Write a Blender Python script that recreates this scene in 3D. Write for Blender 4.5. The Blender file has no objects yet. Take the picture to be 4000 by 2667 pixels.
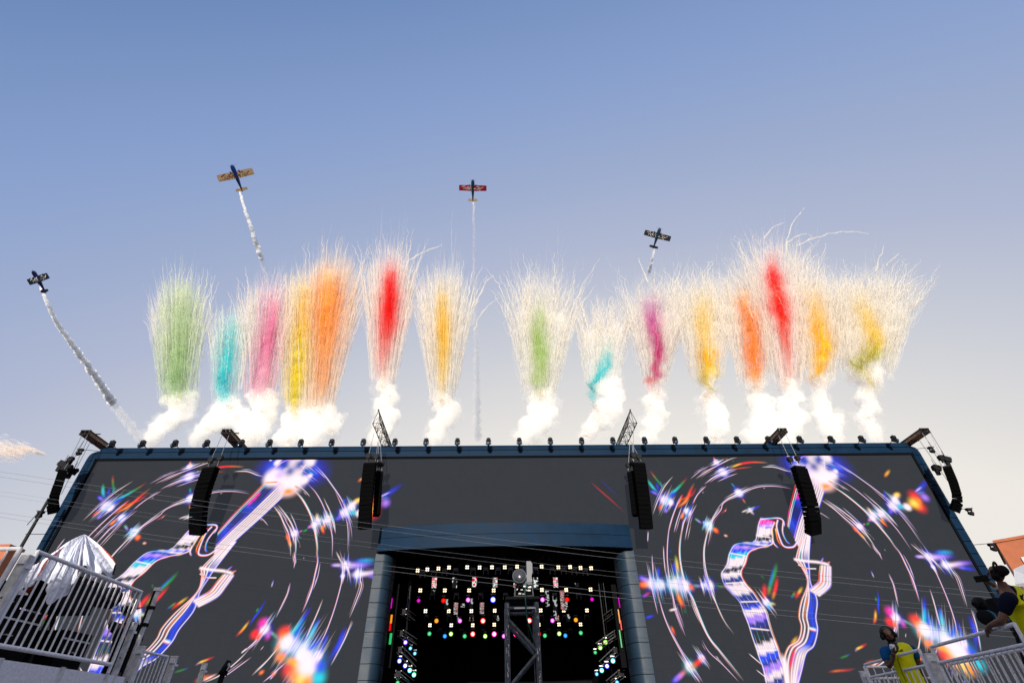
import bpy, bmesh, math, random
import numpy as np
from mathutils import Vector, Matrix, noise

# ------------------------------------------------------------------ camera, sky, sun, exposure
scene = bpy.context.scene
C = scene.collection
F = 1907.0                                    # focal length in photo pixels (photo is 4000 px wide)
CAM = np.array([0.0, 0.0, 1.7])
_z = np.array([-61.0, 2400.0, -F]); _z /= np.linalg.norm(_z)
_y = np.array([-61.0, -1517.0, -F]); _y -= _z * (_y @ _z); _y /= np.linalg.norm(_y)
_x = np.cross(_y, _z)
ROT = np.array([_x, _y, _z])                  # camera axes -> world axes

cam_data = bpy.data.cameras.new('camera')
cam = bpy.data.objects.new('camera', cam_data); C.objects.link(cam)
cam_data.sensor_width = 36.0
cam_data.lens = F / 4000.0 * 36.0
cam_data.clip_start = 0.1
cam_data.clip_end = 20000
M = Matrix(((*ROT[0], CAM[0]), (*ROT[1], CAM[1]), (*ROT[2], CAM[2]), (0, 0, 0, 1)))
cam.matrix_world = M
scene.camera = cam

SUN_EL, SUN_AZ = 8.0, 186.0                   # degrees; azimuth clockwise from +Y (the stage direction): low sun behind the camera
world = bpy.data.worlds.new('World'); scene.world = world
world.use_nodes = True
wn, wl = world.node_tree.nodes, world.node_tree.links
wn.clear()
w_out = wn.new('ShaderNodeOutputWorld'); w_bg = wn.new('ShaderNodeBackground')
sky = wn.new('ShaderNodeTexSky'); sky.sky_type = 'NISHITA'; sky.sun_disc = False
sky.sun_elevation = math.radians(SUN_EL); sky.sun_rotation = math.radians(SUN_AZ)
sky.air_density = 1.0; sky.dust_density = 3.0; sky.ozone_density = 1.5; sky.altitude = 200
# pale haze that thickens towards the horizon and to the right of the stage
w_tc = wn.new('ShaderNodeTexCoord')
w_dot = wn.new('ShaderNodeVectorMath'); w_dot.operation = 'DOT_PRODUCT'
w_dot.inputs[1].default_value = (-0.176 / 1.4, -0.805 / 1.4, 0.518 / 1.4)
w_off = wn.new('ShaderNodeMath'); w_off.operation = 'ADD'; w_off.inputs[1].default_value = (0.468 + 0.05) / 1.4
w_ramp = wn.new('ShaderNodeValToRGB'); w_ramp.color_ramp.interpolation = 'LINEAR'
wl.new(w_tc.outputs['Generated'], w_dot.inputs[0]); wl.new(w_dot.outputs['Value'], w_off.inputs[0]); wl.new(w_off.outputs[0], w_ramp.inputs[0])
SKY_STOPS = [((t + .05) / 1.4, c) for t, c in ((-.05, (8.4, 8.0, 7.4)), (.03, (7.3, 7.1, 6.95)), (.14, (5.9, 6.05, 6.6)), (.30, (4.3, 4.75, 6.3)), (.44, (3.3, 4.05, 6.05)), (.58, (2.5, 3.5, 6.0)), (.72, (1.85, 2.85, 5.25)), (.80, (1.4, 2.4, 4.8)), (1.05, (3.0, 3.6, 5.2)), (1.33, (6.2, 5.8, 5.2)))]
els = w_ramp.color_ramp.elements
while len(els) < len(SKY_STOPS): els.new(0.5)
for e, (p, c) in zip(els, SKY_STOPS):
    e.position = p; e.color = (c[0] / 10, c[1] / 10, c[2] / 10, 1)
w_sc = wn.new('ShaderNodeVectorMath'); w_sc.operation = 'SCALE'; w_sc.inputs['Scale'].default_value = 10.0
wl.new(w_ramp.outputs[0], w_sc.inputs[0])
w_mix = wn.new('ShaderNodeMix'); w_mix.data_type = 'RGBA'; w_mix.inputs['Factor'].default_value = 0.92
wl.new(sky.outputs[0], w_mix.inputs['A']); wl.new(w_sc.outputs[0], w_mix.inputs['B'])
wl.new(w_mix.outputs['Result'], w_bg.inputs[0]); w_bg.inputs[1].default_value = 0.08
wl.new(w_bg.outputs[0], w_out.inputs[0])

sun_data = bpy.data.lights.new('sun', 'SUN'); sun_data.energy = 4.8; sun_data.angle = math.radians(0.5)
sun_data.color = (1.0, 0.93, 0.82)
sun = bpy.data.objects.new('sun', sun_data); C.objects.link(sun)
_a, _e = math.radians(SUN_AZ), math.radians(SUN_EL)
sd = Vector((math.sin(_a) * math.cos(_e), math.cos(_a) * math.cos(_e), math.sin(_e)))   # towards the sun
sun.rotation_euler = sd.to_track_quat('Z', 'Y').to_euler()

vs = scene.view_settings
vs.view_transform = 'Standard'; vs.look = 'None'; vs.exposure = 0.45; vs.gamma = 1.0; vs.use_curve_mapping = False
cy = scene.cycles
cy.max_bounces = 14; cy.diffuse_bounces = 9; cy.glossy_bounces = 3; cy.transmission_bounces = 8; cy.transparent_max_bounces = 40
cy.sample_clamp_indirect = 8.0
cy.use_denoising = True
cy.volume_bounces = 12
cy.volume_step_rate = 4.0

# ------------------------------------------------------------------ helpers
RND = random.Random(7)
NPR = np.random.default_rng(11)

def ray(px, py):
    return ROT @ np.array([px - 2000.0, 1333.5 - py, -F])

def at(px, py, Y):
    d = ray(px, py)
    return CAM + d * (Y / d[1])

def at_many(p, Y):
    p = np.asarray(p, float); Y = np.broadcast_to(np.asarray(Y, float), (len(p),))
    v = np.stack([p[:, 0] - 2000.0, 1333.5 - p[:, 1], np.full(len(p), -F)], 1) @ ROT.T
    return CAM + v * (Y / v[:, 1])[:, None]

def V(p): return Vector((float(p[0]), float(p[1]), float(p[2])))

_mats = {}
def mat(name, col, rough=0.6, metal=0.0, var=0.12, scale=8.0, bump=0.0, emit=None, estr=1.0, spec=0.5, coat=0.0, attr=None, transl=0.0):
    if name in _mats: return _mats[name]
    m = bpy.data.materials.new(name); m.use_nodes = True
    nt = m.node_tree; n, l = nt.nodes, nt.links
    b = n['Principled BSDF']
    b.inputs['Roughness'].default_value = rough; b.inputs['Metallic'].default_value = metal
    b.inputs['Specular IOR Level'].default_value = spec; b.inputs['Coat Weight'].default_value = coat
    tc = n.new('ShaderNodeTexCoord'); nz = n.new('ShaderNodeTexNoise')
    nz.inputs['Scale'].default_value = scale; nz.inputs['Detail'].default_value = 5
    l.new(tc.outputs['Object'], nz.inputs['Vector'])
    if attr:
        a = n.new('ShaderNodeAttribute'); a.attribute_name = attr
        src = a.outputs['Color']
        l.new(src, b.inputs['Base Color'])
    else:
        r = n.new('ShaderNodeValToRGB'); e = r.color_ramp.elements
        e[0].position = 0.3; e[1].position = 0.72
        e[0].color = (*[max(0, c * (1 - var)) for c in col], 1); e[1].color = (*[min(1, c * (1 + var)) for c in col], 1)
        l.new(nz.outputs['Fac'], r.inputs[0]); src = r.outputs[0]
        l.new(src, b.inputs['Base Color'])
    mr = n.new('ShaderNodeMapRange'); mr.inputs['To Min'].default_value = max(0.02, rough - 0.08); mr.inputs['To Max'].default_value = min(1, rough + 0.08)
    l.new(nz.outputs['Fac'], mr.inputs['Value']); l.new(mr.outputs[0], b.inputs['Roughness'])
    if bump:
        bp = n.new('ShaderNodeBump'); bp.inputs['Strength'].default_value = bump; bp.inputs['Distance'].default_value = 0.02
        l.new(nz.outputs['Fac'], bp.inputs['Height']); l.new(bp.outputs[0], b.inputs['Normal'])
    if emit is not None:
        b.inputs['Emission Color'].default_value = (*emit, 1); b.inputs['Emission Strength'].default_value = estr
    if transl:
        t = n.new('ShaderNodeBsdfTranslucent'); mx = n.new('ShaderNodeMixShader'); mx.inputs[0].default_value = transl
        l.new(src, t.inputs['Color'])
        out = n['Material Output']
        l.new(b.outputs[0], mx.inputs[1]); l.new(t.outputs[0], mx.inputs[2]); l.new(mx.outputs[0], out.inputs[0])
    _mats[name] = m
    return m

def link(o, parent=None):
    C.objects.link(o)
    if parent is not None: o.parent = parent
    return o

def tag(o, label=None, cat=None, group=None, kind=None):
    if label: o['label'] = label
    if cat: o['category'] = cat
    if group: o['group'] = group
    if kind: o['kind'] = kind
    return o

def thing(name, label, cat, loc=(0, 0, 0), rotz=0.0, group=None):
    o = bpy.data.objects.new(name, None); C.objects.link(o)
    o.location = V(loc); o.rotation_euler = (0, 0, rotz); o.empty_display_size = 0.2
    return tag(o, label, cat, group)

def copy_tree(o, parent=None):
    c = o.copy(); C.objects.link(c); c.parent = parent
    for ch in list(o.children): copy_tree(ch, c)
    return c

class MB:
    """collects shapes, then builds them as ONE mesh object; org is subtracted so world coordinates can be used under an Empty at org"""
    def __init__(s, org=(0, 0, 0)):
        s.v, s.f, s.o = [], [], V(org)
    def add(s, verts, faces):
        k = len(s.v); s.v += [V(p) - s.o for p in verts]; s.f += [tuple(i + k for i in f) for f in faces]; return s
    def box(s, c, size, rot=None):
        x, y, z = [t / 2 for t in size]; R = rot if rot is not None else Matrix.Identity(3)
        vs_ = [V(c) + R @ Vector((a * x, b * y, d * z)) for a in (-1, 1) for b in (-1, 1) for d in (-1, 1)]
        return s.add(vs_, [(0, 1, 3, 2), (4, 6, 7, 5), (0, 4, 5, 1), (2, 3, 7, 6), (0, 2, 6, 4), (1, 5, 7, 3)])
    def hexa(s, p):                       # 8 corners: bottom ring then top ring
        return s.add(p, [(3, 2, 1, 0), (4, 5, 6, 7), (0, 1, 5, 4), (1, 2, 6, 5), (2, 3, 7, 6), (3, 0, 4, 7)])
    def tube(s, pts, r, n=8, cap=True):
        pts = [V(p) for p in pts]; m = len(pts)
        rr = [r] * m if not hasattr(r, '__len__') else list(r)
        vs_, fs = [], []
        up = None
        for i, p in enumerate(pts):
            t = (pts[min(i + 1, m - 1)] - pts[max(i - 1, 0)])
            t = t.normalized() if t.length > 1e-9 else Vector((0, 0, 1))
            if up is None: up = t.orthogonal().normalized()
            up = (up - t * up.dot(t)); up = up.normalized() if up.length > 1e-6 else t.orthogonal().normalized()
            bi = t.cross(up)
            for k in range(n):
                a = 2 * math.pi * k / n
                vs_.append(p + (up * math.cos(a) + bi * math.sin(a)) * rr[i])
        for i in range(m - 1):
            for k in range(n):
                fs.append((i * n + k, i * n + (k + 1) % n, (i + 1) * n + (k + 1) % n, (i + 1) * n + k))
        if cap: fs += [tuple(range(n))[::-1], tuple((m - 1) * n + k for k in range(n))]
        return s.add(vs_, fs)
    def lathe(s, c, axis, prof, n=16):    # prof: (distance along axis, radius)
        a = V(axis).normalized(); return s.tube([V(c) + a * d for d, _ in prof], [r for _, r in prof], n)
    def prism(s, poly, off):              # poly: 3-D outline, off: extrusion vector
        n = len(poly); p = [V(q) for q in poly]; o = V(off)
        return s.add(p + [q + o for q in p], [tuple(range(n))[::-1], tuple(range(n, 2 * n))] + [(i, (i + 1) % n, n + (i + 1) % n, n + i) for i in range(n)])
    def grid(s, P):                       # P[i][j] points
        a, b = len(P), len(P[0]); vs_ = [q for row in P for q in row]
        return s.add(vs_, [(i * b + j, i * b + j + 1, (i + 1) * b + j + 1, (i + 1) * b + j) for i in range(a - 1) for j in range(b - 1)])
    def mesh(s, name, m, smooth=False):
        me = bpy.data.meshes.new(name); me.from_pydata([tuple(p) for p in s.v], [], s.f); me.update()
        bm = bmesh.new(); bm.from_mesh(me); bmesh.ops.recalc_face_normals(bm, faces=bm.faces); bm.to_mesh(me); bm.free()
        if smooth: me.shade_smooth()
        if m: me.materials.append(m)
        return me
    def build(s, name, m, parent=None, smooth=False, auto=None):
        o = bpy.data.objects.new(name, s.mesh(name, m, smooth or auto is not None)); link(o, parent)
        if auto is not None: o.data.set_sharp_from_angle(angle=math.radians(auto))
        return o

def mesh_np(name, verts, tris, m, parent=None, col=None, smooth=False):
    me = bpy.data.meshes.new(name)
    nv, nt = len(verts), len(tris)
    me.vertices.add(nv); me.vertices.foreach_set('co', np.ascontiguousarray(verts, np.float32).ravel())
    me.loops.add(nt * 3); me.loops.foreach_set('vertex_index', np.ascontiguousarray(tris, np.int32).ravel())
    me.polygons.add(nt); me.polygons.foreach_set('loop_start', np.arange(0, nt * 3, 3, dtype=np.int32))
    me.update(calc_edges=True)
    if col is not None:
        a = me.color_attributes.new('Col', 'FLOAT_COLOR', 'POINT')
        c4 = np.ones((nv, 4), np.float32); c4[:, :3] = col
        a.data.foreach_set('color', c4.ravel())
    if smooth: me.shade_smooth()
    me.materials.append(m)
    o = bpy.data.objects.new(name, me); link(o, parent)
    return o

ORD = 'first second third fourth fifth sixth seventh eighth ninth tenth eleventh twelfth thirteenth fourteenth fifteenth sixteenth seventeenth eighteenth nineteenth twentieth twenty-first twenty-second twenty-third twenty-fourth twenty-fifth twenty-sixth'.split()

# ------------------------------------------------------------------ materials
M_navy = mat('navy_cladding', (0.0028, 0.0155, 0.039), 0.55, 0.0, 0.18, 1.5, spec=0.07)
M_navy_pillar = mat('navy_pillar_cladding', (0.012, 0.026, 0.046), 0.5, 0.0, 0.15, 1.5, spec=0.2)
M_black = mat('black_gap', (0.004, 0.004, 0.005), 0.9, spec=0.05)
M_backing = mat('black_drape', (0.006, 0.006, 0.007), 0.95, spec=0.1)
M_rig = mat('black_rigging', (0.008, 0.008, 0.01), 0.6, spec=0.12)
M_speaker = mat('speaker_black', (0.0018, 0.0019, 0.0024), 0.9, 0.0, 0.25, 20, spec=0.02)
M_steel = mat('steel_cable', (0.35, 0.36, 0.38), 0.35, 0.8)
M_alu = mat('aluminium_rail', (0.90, 0.86, 0.92), 0.5, 0.0, 0.15, 30, 0.05)
M_alu_dark = mat('worn_aluminium', (0.68, 0.67, 0.69), 0.55, 0.0, 0.3, 14, 0.1)
M_steel_beam = mat('beam_steel', (0.20, 0.12, 0.07), 0.55, 0.2, 0.35, 6)
M_tower = mat('black_painted_truss', (0.085, 0.10, 0.125), 0.38, 0.1, 0.55, 18)
M_cable = mat('wire_cable', (0.13, 0.14, 0.17), 0.4, 0.2)
M_ground = mat('asphalt', (0.05, 0.05, 0.052), 0.9, 0, 0.3, 3, 0.3)
M_glass = mat('lens_glass', (0.02, 0.06, 0.12), 0.08, 0.0, spec=0.9, coat=1.0)
M_wood = mat('plywood', (0.32, 0.22, 0.13), 0.7, 0, 0.25, 5)

def smoke_mat(name, opacity):
    m = bpy.data.materials.new(name); m.use_nodes = True; nt = m.node_tree; n, l = nt.nodes, nt.links; n.clear()
    out = n.new('ShaderNodeOutputMaterial'); a = n.new('ShaderNodeAttribute'); a.attribute_name = 'Col'
    nz = n.new('ShaderNodeTexNoise'); nz.inputs['Scale'].default_value = 0.35; nz.inputs['Detail'].default_value = 6; tc = n.new('ShaderNodeTexCoord'); l.new(tc.outputs['Object'], nz.inputs['Vector'])
    mr = n.new('ShaderNodeMapRange'); mr.inputs['To Min'].default_value = max(0, opacity - .22); mr.inputs['To Max'].default_value = min(1, opacity + .22); mr.inputs['From Min'].default_value = .3; mr.inputs['From Max'].default_value = .7; l.new(nz.outputs['Fac'], mr.inputs['Value'])
    d = n.new('ShaderNodeBsdfDiffuse'); t = n.new('ShaderNodeBsdfTranslucent'); x = n.new('ShaderNodeMixShader'); x.inputs[0].default_value = .5
    tr = n.new('ShaderNodeBsdfTransparent'); y = n.new('ShaderNodeMixShader')
    l.new(a.outputs['Color'], d.inputs['Color']); l.new(a.outputs['Color'], t.inputs['Color']); l.new(d.outputs[0], x.inputs[1]); l.new(t.outputs[0], x.inputs[2])
    l.new(mr.outputs[0], y.inputs[0]); l.new(tr.outputs[0], y.inputs[1]); l.new(x.outputs[0], y.inputs[2]); l.new(y.outputs[0], out.inputs[0])
    return m
M_smoke = smoke_mat('thin_smoke', 0.46)
M_wisp = smoke_mat('wisp_smoke', 0.36)

def cloud_mat(name, col, dens):
    m = bpy.data.materials.new(name); m.use_nodes = True; n, l = m.node_tree.nodes, m.node_tree.links; n.clear()
    out = n.new('ShaderNodeOutputMaterial'); v = n.new('ShaderNodeVolumeScatter'); v.inputs['Color'].default_value = (*col, 1); v.inputs['Density'].default_value = dens; v.inputs['Anisotropy'].default_value = 0.0
    l.new(v.outputs[0], out.inputs['Volume']); return m
M_billow = cloud_mat('billowing_smoke', (.83, .775, .705), 1.1)
M_trail = cloud_mat('trail_smoke', (.99, .975, .95), 2.0)
M_trail_thin = cloud_mat('fading_trail_smoke', (.998, .985, .965), .1)

# ------------------------------------------------------------------ ground
g = MB(); g.add([(-900, -900, 0), (900, -900, 0), (900, 900, 0), (-900, 900, 0)], [(0, 1, 2, 3)])
tag(g.build('ground', M_ground), 'dark asphalt ground of the festival field', None, None, 'structure')

# ------------------------------------------------------------------ stage building
XL, XR, ZS, YF = -25.75, 28.2, 15.8, 29.9      # screen edges, screen top, front of the cladding
stage = thing('stage_building', 'huge festival stage with navy cladding frame round a dark LED wall and lit portal', 'stage', (0.6, 30, 0))
SO = stage.location

def part(name, mb, m, parent=stage, smooth=False, auto=None): return mb.build(name, m, parent, smooth, auto)
def smb(): return MB(SO)

# column profile: u outwards from the screen edge, y depth
PROF = [(0.0, 30.05), (0.0, YF), (0.28, YF)] + [(0.28 + 0.87 * math.sin(a), YF + 1.5 * (1 - math.cos(a))) for a in [math.radians(t) for t in (15, 30, 45, 60, 75, 90)]] + [(1.15, 32.4)]
PITCH = 0.705
for side in (-1, 1):
    xe = XL if side < 0 else XR
    zt = ZS - 0.12
    while zt > 0.1:
        zb = max(zt - PITCH + 0.045, 0.02)
        m = smb()
        m.grid([[(xe + side * u, y, z) for (u, y) in PROF] for z in (zt, zt - 0.015, zb + 0.015, zb)])
        # small returns close the top and bottom edge of each panel
        m.add([(xe + side * u, y, zt) for (u, y) in PROF] + [(xe + side * u, y + 0.12, zt) for (u, y) in PROF], [(i, i + 1, len(PROF) + i + 1, len(PROF) + i) for i in range(len(PROF) - 1)])
        m.add([(xe + side * u, y, zb) for (u, y) in PROF] + [(xe + side * u, y + 0.12, zb) for (u, y) in PROF], [(i, i + 1, len(PROF) + i + 1, len(PROF) + i) for i in range(len(PROF) - 1)])
        part('cladding_panel', m, M_navy, auto=40)
        zt -= PITCH
    # dark core behind the joints
    b = smb(); b.grid([[(xe + side * (u - 0.03 if u > 0.01 else 0.02), y + 0.06, z) for (u, y) in PROF] for z in (16.3, 0.0)])
    part('column_core', b, M_black, smooth=True)
    # rounded corner, in two pieces
    for lo, hi in ((0.0, 25.0), (26.2, 90.0)):
        m = smb(); P = []
        for k in range(9):
            ph = math.radians(lo + (hi - lo) * k / 8); c_, s_ = math.cos(ph), math.sin(ph)
            rho = 1 / (c_ ** 4.0 + s_ ** 4.0) ** 0.25
            P.append([(xe + side * u * rho * c_, y, ZS - 0.09 + u * rho * s_ * 0.98) for (u, y) in PROF])
        m.grid(P); part('corner_panel', m, M_navy, auto=40)
    m = smb(); P = []
    for k in range(9):
        ph = math.radians(90 * k / 8); c_, s_ = math.cos(ph), math.sin(ph); rho = 1 / (c_ ** 4.0 + s_ ** 4.0) ** 0.25
        P.append([(xe + side * (u * rho - 0.03) * c_, y + 0.05, ZS - 0.09 + (u * rho - 0.03) * s_ * 0.98) for (u, y) in PROF])
    m.grid(P); part('corner_core', m, M_black)

# top fascia in two bands of long panels
NP = 9
for k in range(NP):
    xa, xb = XL + (XR - XL) * k / NP + 0.004, XL + (XR - XL) * (k + 1) / NP - 0.004
    m = smb(); m.box(((xa + xb) / 2, YF + 0.05, 16.045), (xb - xa, 0.1, 0.40)); part('fascia_panel', m, M_navy)
    prof = [(YF, 16.285), (YF, 16.52)] + [(YF + 1.3 * (1 - math.cos(a)), 16.52 + 0.34 * math.sin(a)) for a in [math.radians(t) for t in (18, 36, 54, 72, 90)]] + [(32.2, 16.86)]
    m = smb(); m.grid([[(x, y, z) for (y, z) in prof] for x in (xa, xb)])
    m.add([(xa, YF, 16.285), (xb, YF, 16.285), (xb, YF + 0.12, 16.285), (xa, YF + 0.12, 16.285)], [(0, 1, 2, 3)])
    part('fascia_panel', m, M_navy, auto=35)
m = smb(); m.box(((XL + XR) / 2, YF + 0.16, 16.18), (XR - XL - 0.05, 0.1, 0.7)); part('fascia_core', m, M_black)
m = smb()
m.box(((XL + XR) / 2, YF + 0.1, ZS - 0.02), (XR - XL - 0.1, 0.12, 0.09))
m.box((XL + 0.045, YF + 0.1, 8), (0.09, 0.12, 15.5)); m.box((XR - 0.045, YF + 0.1, 8), (0.09, 0.12, 15.5))
part('screen_edge_strip', m, M_black)

# portal: bowed header in two bands, side pillars of stacked panels
PXL, PXR = -6.83, 7.93
HC, HW = (PXL + PXR) / 2, (PXR - PXL) / 2
def bow(x): return 29.5 - 0.74 * (1 - ((x - HC) / HW) ** 2)
for (z0, z1, d) in ((10.53, 11.14, 0.0), (9.83, 10.50, -0.03)):
    m = smb(); P = []
    for k in range(33):
        x = PXL + (PXR - PXL) * k / 32; y = bow(x) + d
        P.append([(x, y + 0.3, z1), (x, y, z1), (x, y, z0), (x, y + 0.3, z0)])
    m.grid(P)
    for x in (PXL, PXR): m.add([(x, bow(x) + d, z0), (x, bow(x) + d, z1), (x, 30.2, z1), (x, 30.2, z0)], [(0, 1, 2, 3)])
    part('header_panel', m, M_navy, auto=30)
m = smb(); P = []
for k in range(33):
    x = PXL + 0.02 + (PXR - PXL - 0.04) * k / 32; y = bow(x) + 0.06
    P.append([(x, 30.3, 11.1), (x, y, 11.1), (x, y, 9.86), (x, 30.9, 9.86)])
m.grid(P); part('header_core', m, M_black)
m = smb(); P = []                                # dark top lid and soffit of the header
for k in range(33):
    x = PXL + (PXR - PXL) * k / 32
    P.append([(x, bow(x) + 0.2, 11.135), (x, 30.1, 11.135)])
m.grid(P); part('header_lid', m, M_navy)
PPROF = [(0.0, 30.05), (0.0, YF - 0.02), (0.45, YF - 0.02)] + [(0.45 + 0.47 * math.sin(a), YF - 0.02 + 0.8 * (1 - math.cos(a))) for a in [math.radians(t) for t in (15, 30, 45, 60, 75, 90)]] + [(0.92, 31.4)]
for side in (-1, 1):
    xe = -6.95 if side < 0 else 8.06
    zt = 9.80
    k = 0
    while zt > 1.9:
        zb = zt - (0.43 if k == 0 else 0.70) + 0.03
        m = smb(); m.grid([[(xe - side * u, y, z) for (u, y) in PPROF] for z in (zt, zt - 0.012, zb + 0.012, zb)])
        for z in (zt, zb): m.add([(xe - side * u, y, z) for (u, y) in PPROF] + [(xe - side * u, y + 0.1, z) for (u, y) in PPROF], [(i, i + 1, len(PPROF) + i + 1, len(PPROF) + i) for i in range(len(PPROF) - 1)])
        part('pillar_panel', m, M_navy_pillar, auto=40)
        zt = zb - 0.03; k += 1
    b = smb(); b.grid([[(xe - side * (u - 0.02 if u > 0.01 else 0.015), y + 0.05, z) for (u, y) in PPROF] for z in (9.95, 0.0)]); part('pillar_core', b, M_black, smooth=True)

# dark stage house behind the portal
m = smb()
m.box((-8.6, 45.5, 6.5), (0.2, 29, 13)); part('inner_wall', m, M_backing)
m = smb(); m.box((9.8, 45.5, 6.5), (0.2, 29, 13)); part('inner_wall', m, M_backing)
m = smb(); m.box((0.6, 60.1, 6.5), (18.8, 0.2, 13)); part('rear_drape', m, M_backing)
m = smb(); m.box((0.6, 45.5, 13.1), (18.8, 29.4, 0.2)); part('inner_ceiling', m, M_backing)
m = smb(); m.box((0.6, 45.2, 1.7), (18.8, 29.6, 0.2)); part('stage_floor', m, M_backing)
m = smb(); m.box((0.6, 30.0, 0.9), (18.4, 0.6, 1.8)); part('stage_front', m, M_backing)
m = smb(); m.box((1.2, 47, 16.6), (55.0, 29.5, 0.3)); part('roof', m, M_rig)
for x in (-26.6, 29.1):
    m = smb(); m.box((x, 47, 8.2), (0.3, 29.4, 16.4)); part('side_wall', m, M_rig)
m = smb(); m.box((1.2, 61.7, 8.2), (55.0, 0.3, 16.4)); part('rear_wall', m, M_rig)
for xa, xb, za, zb in ((-26.3, -6.8, 0, 15.9), (7.9, 28.8, 0, 15.9), (-6.8, 7.9, 11.0, 15.9)):
    m = smb(); m.box(((xa + xb) / 2, 30.6, (za + zb) / 2), (xb - xa, 0.2, zb - za)); part('screen_support', m, M_black)

# ------------------------------------------------------------------ LED screen picture (the show graphic, painted into the screen's own pixels)
PPM = 60
SC = PPM / 40
LX0, LX1, LZ0, LZ1 = -14.0, 14.0, 2.0, 15.9
LW, LH = int((LX1 - LX0) * PPM), int((LZ1 - LZ0) * PPM)
canvas = np.zeros((LH, LW, 3), np.float32)
CROPS = {'c1': (0, 1500, .4253), 'c2': (0, 2000, .4253), 'c3': (900, 1650, .3406), 'c5': (2300, 1550, .3406), 'r1': (3000, 1600, .4253),
         'r2': (3200, 2100, .3617), 'r3': (2400, 2000, .4253), 'hl': (1000, 1780, .1403), 'bl': (560, 2150, .3297), 'L': (0, 0, 1), 'R': (0, 0, 1)}
LEFT = {'c1', 'c2', 'c3', 'hl', 'bl', 'L'}
def loc(crop, pts):
    ox, oy, k = CROPS[crop]
    p = at_many([(ox + a * k, oy + b * k) for a, b in pts], 30.0)
    x = p[:, 0] + (16.65 if crop in LEFT else -17.65)
    return np.stack([(x - LX0) * PPM, (LZ1 - p[:, 2]) * PPM], 1)       # canvas pixels
W_, B_, N_, Cy_, R_, O_, Ye_, Vi_, Ma_, G_ = (.80, .66, .70), (.01, .06, .75), (.0, .03, .22), (.0, .50, .62), (.85, .02, .01), (.95, .22, .02), (.95, .62, .08), (.38, .2, .85), (.9, .01, .3), (.01, .3, .07)
COLS = dict(w=W_, b=B_, n=N_, c=Cy_, r=R_, o=O_, y=Ye_, v=Vi_, m=Ma_, g=G_, k=(.012, .014, .02))

def smooth_path(p, step=0.5):
    p = np.asarray(p, float)
    if len(p) == 2: q = p
    else:
        q = []
        for i in range(len(p) - 1):
            p0, p1, p2, p3 = p[max(i - 1, 0)], p[i], p[i + 1], p[min(i + 2, len(p) - 1)]
            for t in np.linspace(0, 1, 8, endpoint=False):
                q.append(0.5 * (2 * p1 + (p2 - p0) * t + (2 * p0 - 5 * p1 + 4 * p2 - p3) * t * t + (3 * p1 - p0 - 3 * p2 + p3) * t ** 3))
        q.append(p[-1]); q = np.array(q)
    d = np.r_[0, np.cumsum(np.linalg.norm(np.diff(q, axis=0), axis=1))]
    n = max(3, int(d[-1] / step)); s = np.linspace(0, d[-1], n)
    return np.stack([np.interp(s, d, q[:, 0]), np.interp(s, d, q[:, 1])], 1)

def splat(path, wid, col, amp=1.0, taper=(0.0, 0.0), soft=1.0, add=False):
    """soft line; wid in canvas px (array or number), col (n,3)"""
    n = len(path); t = np.linspace(0, 1, n)
    a = np.ones(n) * amp
    if taper[0] > 0: a *= np.clip(t / taper[0], 0, 1)
    if taper[1] > 0: a *= np.clip((1 - t) / taper[1], 0, 1)
    wid = np.ones(n) * wid
    col = np.broadcast_to(np.asarray(col, float), (n, 3))
    rmax = wid.max() * 1.5 + 2
    x0, y0 = np.floor(path.min(0) - rmax).astype(int); x1, y1 = np.ceil(path.max(0) + rmax).astype(int)
    x0, y0, x1, y1 = max(x0, 0), max(y0, 0), min(x1, LW - 1), min(y1, LH - 1)
    if x1 <= x0 or y1 <= y0: return
    al = np.zeros((y1 - y0 + 1, x1 - x0 + 1), np.float32); cc = np.zeros(al.shape + (3,), np.float32)
    for i in range(n):
        px, py = path[i]; r = wid[i] * 1.5 + 1.5
        xa, xb = max(int(px - r), x0), min(int(px + r) + 1, x1); ya, yb = max(int(py - r), y0), min(int(py + r) + 1, y1)
        if xb < xa or yb < ya or a[i] <= 0: continue
        yy, xx = np.mgrid[ya:yb + 1, xa:xb + 1]
        d = ((xx - px) ** 2 + (yy - py) ** 2) / max(wid[i], 0.35) ** 2
        v = (a[i] * np.exp(-d ** (1.0 / soft) * 1.4)).astype(np.float32)
        s = (slice(ya - y0, yb - y0 + 1), slice(xa - x0, xb - x0 + 1))
        k = v > al[s]
        al[s] = np.where(k, v, al[s]); cc[s] = np.where(k[..., None], col[i].astype(np.float32), cc[s])
    s = (slice(y0, y1 + 1), slice(x0, x1 + 1))
    if add: canvas[s] += cc * al[..., None]
    else: canvas[s] = canvas[s] * (1 - al[..., None]) + cc * al[..., None]

def grad(names, n):
    c = np.array([COLS[k] for k in names]); t = np.linspace(0, len(c) - 1, n)
    return np.stack([np.interp(t, np.arange(len(c)), c[:, j]) for j in range(3)], 1)

def line(crop, pts, w=1.6, cols='w', amp=1.0, taper=(.25, .25), fringe=True, add=False, soft=1.0):
    p = smooth_path(loc(crop, pts)); c = grad(cols, len(p))
    if fringe:
        d = np.gradient(p, axis=0); d /= np.linalg.norm(d, axis=1)[:, None] + 1e-9; nrm = np.stack([-d[:, 1], d[:, 0]], 1)
        splat(p + nrm * w * 0.8, w * 0.8, COLS['r'] if RND.random() < .65 else COLS['o'], amp * 0.75, taper)
        splat(p - nrm * w * 0.8, w * 0.8, COLS['b'] if RND.random() < .6 else COLS['c'], amp * 0.85, taper)
    splat(p, w, c, amp, taper, soft, add)

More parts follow.
